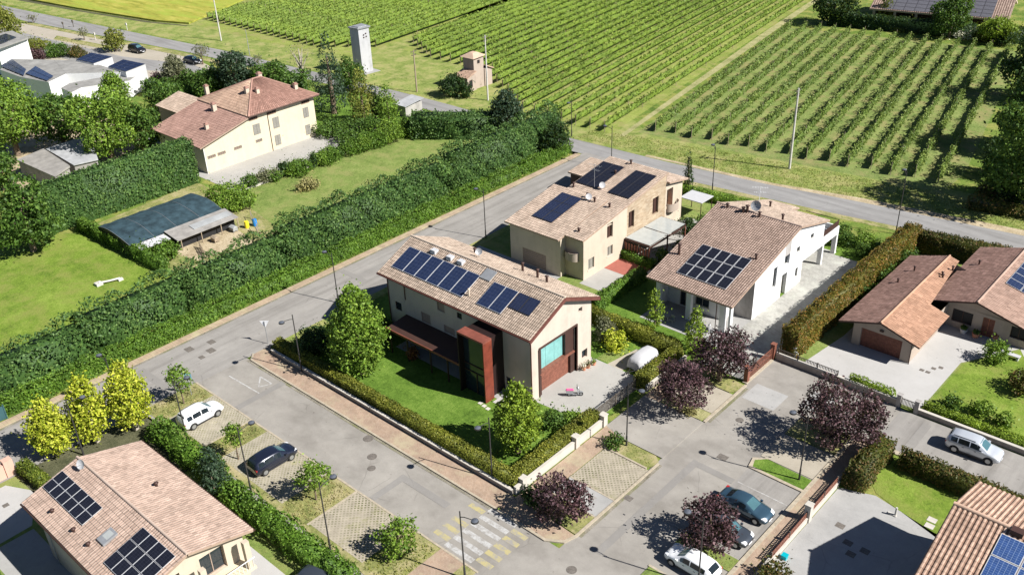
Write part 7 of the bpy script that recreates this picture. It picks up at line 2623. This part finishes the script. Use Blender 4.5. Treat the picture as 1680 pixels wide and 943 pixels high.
ptree('small_tree', 'dark green tree right behind the red hip roof', (448, 165), (446, 96), 30, kind='round', mat='leaf_mid', leaf=0.26, clear=0.05)
ptree('bare_tree', 'thin nearly bare pale tree beside the farmhouse', (500, 150), (490, 62), 22, kind='round', mat='leaf_grey', leaf=0.16, dens=1.2, clear=0.35, trunk='bark_pale', shell=0.1)
ptree('cedar', 'tall drooping dark cedar right of the farmhouse', (548, 186), (541, 62), 33, kind='cone', mat='leaf_conifer', leaf=0.24, dens=6, clear=0.15, droop=1.0)
ptree('conifer', 'golden-green cone-shaped conifer right of the cedar', (598, 205), (592, 122), 21, kind='column', mat='leaf_golden', leaf=0.22, clear=0.02)
ptree('conifer', 'rounder green conifer beside the golden-green one', (638, 202), (634, 144), 20, kind='column', mat='leaf_light', leaf=0.22, clear=0.02)
ptree('conifer', 'narrow dark conifer squeezed between two lighter ones', (617, 198), (616, 142), 11, kind='column', mat='leaf_dark', leaf=0.2, clear=0.02)
ptree('broad_tree', 'dark tree behind the cedar near the transformer tower', (575, 150), (573, 95), 26, kind='round', mat='leaf_mid', leaf=0.26, clear=0.08)
ptree('weeping_tree', 'tall blue-grey weeping tree by the dense hedge block', (832, 222), (828, 155), 30, kind='egg', mat='leaf_conifer', leaf=0.24, clear=0.05, droop=1.2)
ptree('willow', 'yellowish weeping willow at the top left edge', (8, 95), (5, 5), 40, kind='round', mat='leaf_golden', leaf=0.3, clear=0.1, droop=1.5)
ptree('round_shrub', 'round light green shrub tree in the far car park', (190, 84), (189, 49), 18, kind='round', mat='leaf_golden', leaf=0.26, clear=0.03)
for b, t, rp, lab in (((139, 66), (138, 44), 9, 'thin young tree on the car park island'), ((55, 38), (54, 24), 7, 'thin young tree at the far end of the car park'), ((333, 106), (332, 72), 15, 'thin young tree by the road and black car'), ((424, 110), (423, 90), 8, 'thin sapling at the top road')):
    ptree('young_tree', lab, b, t, rp, kind='round', mat='leaf_grey', leaf=0.2, dens=5, clear=0.3, shell=0.3, group='young trees in the far car park')
for (px, py), rx, ry, h, mt, lab in (((95, 92), 3, 2.5, 3.0, 'leaf_mid', 'round dark shrub in the far car park before the solar roof'), ((62, 80), 3.5, 2.5, 2.2, 'leaf_golden', 'low yellowish shrub bed by the white block'), ((125, 92), 3.5, 2, 1.8, 'leaf_photinia_dark', 'brownish low shrub bed beside the solar roof box'),
                                     ((60, 98), 3, 2, 2.4, 'leaf_purple', 'dark reddish shrubs behind the flat roof'), ((262, 140), 2.5, 2, 2.5, 'leaf_purple', 'dark brownish shrub at the corner of the white building'),
                                     ((372, 338), 3.4, 3.2, 3.0, 'leaf_light', 'bright green shrub mound right of the netted shelter'), ((398, 340), 2.0, 2.0, 2.4, 'leaf_light', 'smaller bright shrub at the upper lawn corner'), ((238, 418), 2.2, 1.6, 1.6, 'leaf_laurel', 'climbing greens at the near end of the shelter'), ((272, 418), 2.6, 1.8, 1.7, 'leaf_laurel', 'loose greens in front of the shelter tarpaulin'),
                                     ((505, 310), 1.6, 1.6, 1.5, 'leaf_straw', 'round straw-coloured ornamental grass clump on the upper lawn'), ((745, 158), 2.4, 2.4, 4.6, 'leaf_dark', 'dark palm-like bush beside the tower house'), ((765, 160), 1.3, 1.3, 3.0, 'leaf_dark', 'smaller dark bush against the tower house'),
                                     ((540, 222), 3.0, 2.5, 2.4, 'leaf_mid', 'dark low shrubs at the farmhouse corner'), ((575, 232), 3.0, 2.4, 2.2, 'leaf_mid', 'dark shrubs at the end of the farm drive'), ((600, 218), 3.2, 2.6, 2.8, 'leaf_mid', 'green shrubs below the golden-green conifer'),
                                     ((635, 222), 2.8, 2.4, 2.6, 'leaf_light', 'light green shrubs below the rounder conifer'), ((668, 218), 2.4, 2.2, 2.6, 'leaf_mid', 'shrub beside the dense hedge block')):
    q = at(px, py)
    bush('shrub', lab, (q.x, q.y), rx, ry, h, mt, 0.2)
q = at(258, 240)
car('white car roof showing between the farmhouse wing and the tall clipped hedge', (q.x, q.y), 0.3, 'car_white', 'hatch', 4.2, 1.75, 1.5)
# shrub row along the farm drive: each one a thing
ROW = [((410, 306), .9, 1.8, 'leaf_mid', 'small dark shrub at the near end of the farm drive row'), ((437, 296), 1.2, 1.5, 'leaf_grey', 'greyish shrub next to the near end of the farm drive row'), ((466, 290), .75, 2.7, 'leaf_dark', 'slim dark column shrub nearest the near end of the farm drive'),
       ((452, 296), .9, 1.4, 'leaf_laurel', 'bright low shrub before the slim dark column'), ((490, 284), 1.6, 2.0, 'leaf_laurel', 'bright shrub right of the slim dark column'), ((515, 275), .75, 2.6, 'leaf_dark', 'slim dark column shrub in the middle of the row'),
       ((538, 266), 1.7, 2.0, 'leaf_laurel', 'bright shrub right of the middle column'), ((563, 252), .7, 2.3, 'leaf_dark', 'slim dark column shrub at the far end of the row'), ((582, 250), 1.7, 2.0, 'leaf_laurel', 'bright shrub near the far end of the row'), ((610, 240), 1.8, 2.2, 'leaf_laurel', 'bright shrub behind the far end of the row'), ((640, 230), 1.8, 2.4, 'leaf_light', 'large bright shrub before the rounder conifer'), ((665, 222), 1.6, 2.2, 'leaf_light', 'bright shrub at the upper lawn end'),
       ((478, 287), 1.1, 1.7, 'leaf_light', 'small light shrub between slim dark column and bright shrub'), ((526, 270), 1.2, 1.8, 'leaf_light', 'small light shrub right behind the middle column'), ((552, 259), 1.2, 1.8, 'leaf_mid', 'dark small shrub before the far slim column'), ((597, 245), 1.3, 1.9, 'leaf_light', 'light small shrub between two bright far shrubs'), ((626, 235), 1.3, 2.0, 'leaf_mid', 'mid green shrub near the rounder conifer')]
for (px, py), r_, h, mt, lab in ROW:
    q = at(px, py)
    k_ = 1.0 if mt == 'leaf_dark' else 1.35
    bush('row_shrub', lab, (q.x, q.y), r_ * k_, r_ * k_, h * (1.15 if k_ > 1 else 1), mt, 0.15, group='shrubs along the farm drive')
# flagpole-like red banner shrub by the hedge end and white van roof
q = at(891, 240)
bush('red_shrub', 'reddish shrub glowing at the end of the tall hedge', (q.x + .5, q.y), .9, .9, 3.6, 'leaf_brownred', 0.16)
for (px, py), s_, lab in (((912, 250), 1.5, 'dark upright shrub at the very end of the tall hedge'),):
    q = at(px, py)
    bush('shrub', lab, (q.x, q.y), 2.0, 2.0, 6.0, 'leaf_dark', 0.2)
q = at(672, 186)
sh = thing('garden_shed', 'small shed with white roof between conifers and dense hedge', 'shed', (q.x, q.y, 0))
m = MB()
m.box(q.x - 1.3, q.x + 1.3, q.y - 2, q.y + 2, 0, 2.0)
m.build('wall', 'stone_grey', sh)
m = MB()
m.hexa([(q.x - 1.6, q.y - 2.3, 2.0), (q.x + 1.6, q.y - 2.3, 2.0), (q.x + 1.6, q.y + 2.3, 2.5), (q.x - 1.6, q.y + 2.3, 2.5)], [(q.x - 1.6, q.y - 2.3, 2.1), (q.x + 1.6, q.y - 2.3, 2.1), (q.x + 1.6, q.y + 2.3, 2.6), (q.x - 1.6, q.y + 2.3, 2.6)])
m.build('roof', 'sheet_pale', sh)
# right-hand trees
ptree('broad_tree', 'very large dark tree at the right edge beside the right vineyard', (1682, 345), (1672, 125), 84, kind='round', mat='leaf_mid', leaf=0.3, clear=0.01)
ptree('broad_tree', 'second large dark tree at the right edge, farther back', (1690, 250), (1690, 90), 45, kind='round', mat='leaf_mid', leaf=0.3, clear=0.05)
ptree('broad_tree', 'round dark tree at the corner of both vineyards', (1366, 40), (1366, -18), 34, kind='round', mat='leaf_dark', leaf=0.32, clear=0.05)
ptree('conifer', 'golden-green column tree before the far bungalow', (1450, 38), (1450, -4), 12, kind='column', mat='leaf_golden', leaf=0.28, clear=0.02)
ptree('broad_tree', 'dark loose tree before the long grey solar roof', (1557, 62), (1557, -8), 34, kind='round', mat='leaf_mid', leaf=0.3, clear=0.05)
ptree('small_tree', 'light green flat-topped tree before the arched porch', (1632, 72), (1630, 32), 28, kind='round', mat='leaf_lime', leaf=0.26, clear=0.35)
for (px, py), r_, h, mt, lab in (((1652, 74), 2.6, 3.4, 'leaf_dark', 'dark round shrub below the light flat-topped tree'), ((1612, 68), 1.6, 3.0, 'leaf_golden', 'golden column shrub left of the light flat-topped tree'), ((1676, 66), 1.8, 2.6, 'leaf_lime', 'bright shrub at the top right picture edge'), ((1485, 42), 2.2, 2.2, 'leaf_straw', 'pale dry-looking shrub before the far bungalow'), ((1580, 62), 2.6, 1.6, 'leaf_flower', 'white flowering shrub at the far hedge'), ((1390, 40), 3, 2.4, 'leaf_mid', 'green shrub behind the round dark corner tree'), ((1535, 58), 2.0, 2.6, 'leaf_mid', 'green shrub left of the dark loose tree')):
    q = at(px, py)
    bush('shrub', lab, (q.x, q.y), r_, r_, h, mt, 0.24)
for (px, py), r_, h, mt, lab in (((1648, 292), 3.2, 6.5, 'leaf_dark', 'tall dark bush under the very large dark tree, far side'), ((1664, 330), 3.0, 5.5, 'leaf_dark', 'tall dark bush under the very large dark tree, near side'), ((1620, 322), 1.6, 2.2, 'leaf_photinia_dark', 'brownish bush at the right vineyard corner')):
    q = at(px, py)
    bush('shrub', lab, (q.x, q.y), r_, r_, h, mt, 0.24)
# trees outside the frame that shade the right vineyard corner
tree('broad_tree', 'large dark tree outside the right vineyard, mostly beyond the picture edge', (-33, 152), 13, 5.5, 'round', 'leaf_dark', 0.34, None, 0.05)
tree('broad_tree', 'large dark tree at the right vineyard end, farther along the picture edge', (-41, 178), 12, 5.5, 'round', 'leaf_dark', 0.34, None, 0.05)
tree('broad_tree', 'dark tree at the far corner of the right vineyard', (-44, 200), 9, 4.5, 'round', 'leaf_dark', 0.34, None, 0.05)

# ================================================================== VINEYARDS
pm = MB()
pm.box(-.035, .035, -.035, .035, 0, 2.05)
POST = _mesh(pm, 'post', 'wood_pole')


def vine_row(label, group, a, b, mat, h0, h1, wd, per_m, leaf, gap=0.0, pstep=14.0, cat='vine row', core=0.12):
    TREE_N[0] += 1
    g = np.random.default_rng(TREE_N[0])
    A, B = np.array(a, float), np.array(b, float)
    L = np.linalg.norm(B - A)
    d = (B - A) / L
    nr = np.array([-d[1], d[0]])
    r = thing('vine_row', label, cat, (a[0], a[1], 0), group)
    n = int(L * per_m)
    u = g.random(n) * L
    # plants every metre: uneven vigour
    vig = np.interp(u, np.arange(0, L + 2, 1.0), g.uniform(0.5 - gap * 1.2, 1.15 + gap * 0.6, int(L) + 3)[:len(np.arange(0, L + 2, 1.0))])
    if gap:
        keep = g.random(n) < np.clip(vig * 1.25 - gap, 0.05, 1)
        u, vig = u[keep], vig[keep]
        n = len(u)
    t = g.random(n)
    z = h0 + (h1 - h0) * t * (0.75 + 0.3 * vig)
    o = g.normal(size=n) * wd * (0.35 + 0.35 * np.sin(PI * np.clip(t, 0, 1))) * vig
    P = np.column_stack([u[:, None] * d + o[:, None] * nr, z])
    cr = None
    if core:  # solid core added inside the leaves to block light
        cv, cf = [], []
        for i in range(int(L)):
            hh = h0 + (h1 - h0) * 0.72 * g.uniform(0.75, 1.1)
            p0, p1 = d * i, d * (i + 1)
            b_ = len(cv)
            for pp in (p0, p1):
                for sg in (-1, 1):
                    for zz in (h0, hh):
                        cv.append((pp[0] + nr[0] * core * sg, pp[1] + nr[1] * core * sg, zz))
            cf += [(b_, b_ + 4, b_ + 5, b_ + 1), (b_ + 2, b_ + 3, b_ + 7, b_ + 6), (b_ + 1, b_ + 5, b_ + 7, b_ + 3)]
        cr = (cv, cf)
    link(leaf_mesh('foliage', P, None, leaf, mat, TREE_N[0], core=cr), 'foliage', r)
    k = max(1, round(L / pstep))
    for i in range(k + 1):
        q = d * L * i / k
        link(POST, 'post', r, (q[0], q[1], 0))
    return r


def near_mid(x):
    if x < -128:
        return 135.2
    return float(np.interp(x, [-128, -118, -108, -89], [132.5, 127, 120.3, 121.0]))


for i in range(24):
    x = -90.6 - i * 3.0
    # rows lean slightly: x falls as y grows
    y0_ = near_mid(x)
    xs = x + 0.0
    dx = -0.158 + 0.0012 * i
    y1_ = 262
    if x < -150:
        y0_ = 136.5 + (-150 - x) * 0.5
    vine_row('bright vine row in the large middle vineyard, %s from its right-hand dirt track' % ordinal(i + 1), 'rows of the middle vineyard', (xs, y0_), (xs + dx * (y1_ - y0_), y1_), 'leaf_vine', 0.85, 2.0, 0.42, 30, 0.19, 0.1, core=0.14)
ends = [(-97.5, 199.0), (-94.4, 200.3), (-91.2, 200.8), (-88.1, 201.4), (-85.0, 201.9), (-81.9, 202.4), (-78.8, 203.0), (-75.3, 203.2), (-72.4, 203.6), (-69.2, 204.2), (-66.3, 204.9), (-63.1, 205.4), (-60.2, 206.2), (-56.9, 206.2), (-53.5, 206.0)]
for i, (x, y) in enumerate(ends):
    y0_ = 126.0 + 0.14 * (x + 97) + (0.9 if i % 2 else 0)
    vine_row('sparse vine row in the right vineyard, %s from the dirt track' % ordinal(i + 1), 'rows of the right vineyard', (x + 0.187 * (y - y0_), y0_), (x, y), 'leaf_vine_blue', 0.35, 2.0, 0.48, 64, 0.165, 0.2, 8, core=0.03)
for i in range(23):
    x = -164.0 - i * 2.55
    dx = -0.125
    y0_ = 126.5 if i > 4 else 134 - i * 1.8
    y1_ = 262 if i < 21 else 180
    vine_row('green vine row in the vineyard beside the yellow field, %s from its right edge' % ordinal(i + 1), 'rows of the left vineyard', (x, y0_), (x + dx * (y1_ - y0_), y1_), 'leaf_vine', 0.7, 2.0, 0.5, 30, 0.21, 0.1, core=0.18)

# ================================================================== LOOSE GRASS
tufts('grass_tufts', [(-78.9, 30.7), (-76.0, 30.7), (-76.0, 36), (-78.9, 36)], 700, 'leaf_straw', 0.13, 0.12, 1)
tufts('grass_tufts', [(-57.0, 30.8), (-53.6, 30.8), (-53.6, 36), (-57, 36)], 800, 'leaf_straw', 0.13, 0.12, 2)
tufts('grass_tufts', [(-69.1, 30.8), (-66.7, 30.8), (-66.7, 36), (-69.1, 36)], 600, 'leaf_straw', 0.13, 0.12, 3)
tufts('grass_tufts', [(-46.5, 30.8), (-43.0, 30.8), (-43, 36), (-46.5, 36)], 700, 'leaf_golden', 0.13, 0.12, 4)
tufts('grass_tufts', [(-36, 55.0), (-40.4, 55.0), (-40.4, 56.6), (-36.3, 56.5)], 500, 'leaf_golden', 0.12, 0.12, 5)
tufts('grass_tufts', [(-88.9, 22), (-88.3, 22), (-88.3, 109), (-88.9, 109)], 3500, 'leaf_laurel', 0.13, 0.25, 6)
tufts('grass_tufts', [(-93, 116), (-60, 118.2), (-46, 121), (-25, 124), (-25, 130), (-40, 129), (-85, 122.5), (-93, 120)], 9000, 'leaf_golden', 0.12, 0.10, 7)
tufts('grass_tufts', [(-28.6, 61.1), (-24.3, 61.1), (-24.3, 62.3), (-28.4, 62.4)], 400, 'leaf_laurel', 0.1, 0.1, 8)
tufts('grass_tufts', [(-29, 49), (-24.2, 49), (-24.2, 50.3), (-29, 50.3)], 350, 'leaf_golden', 0.1, 0.1, 9)
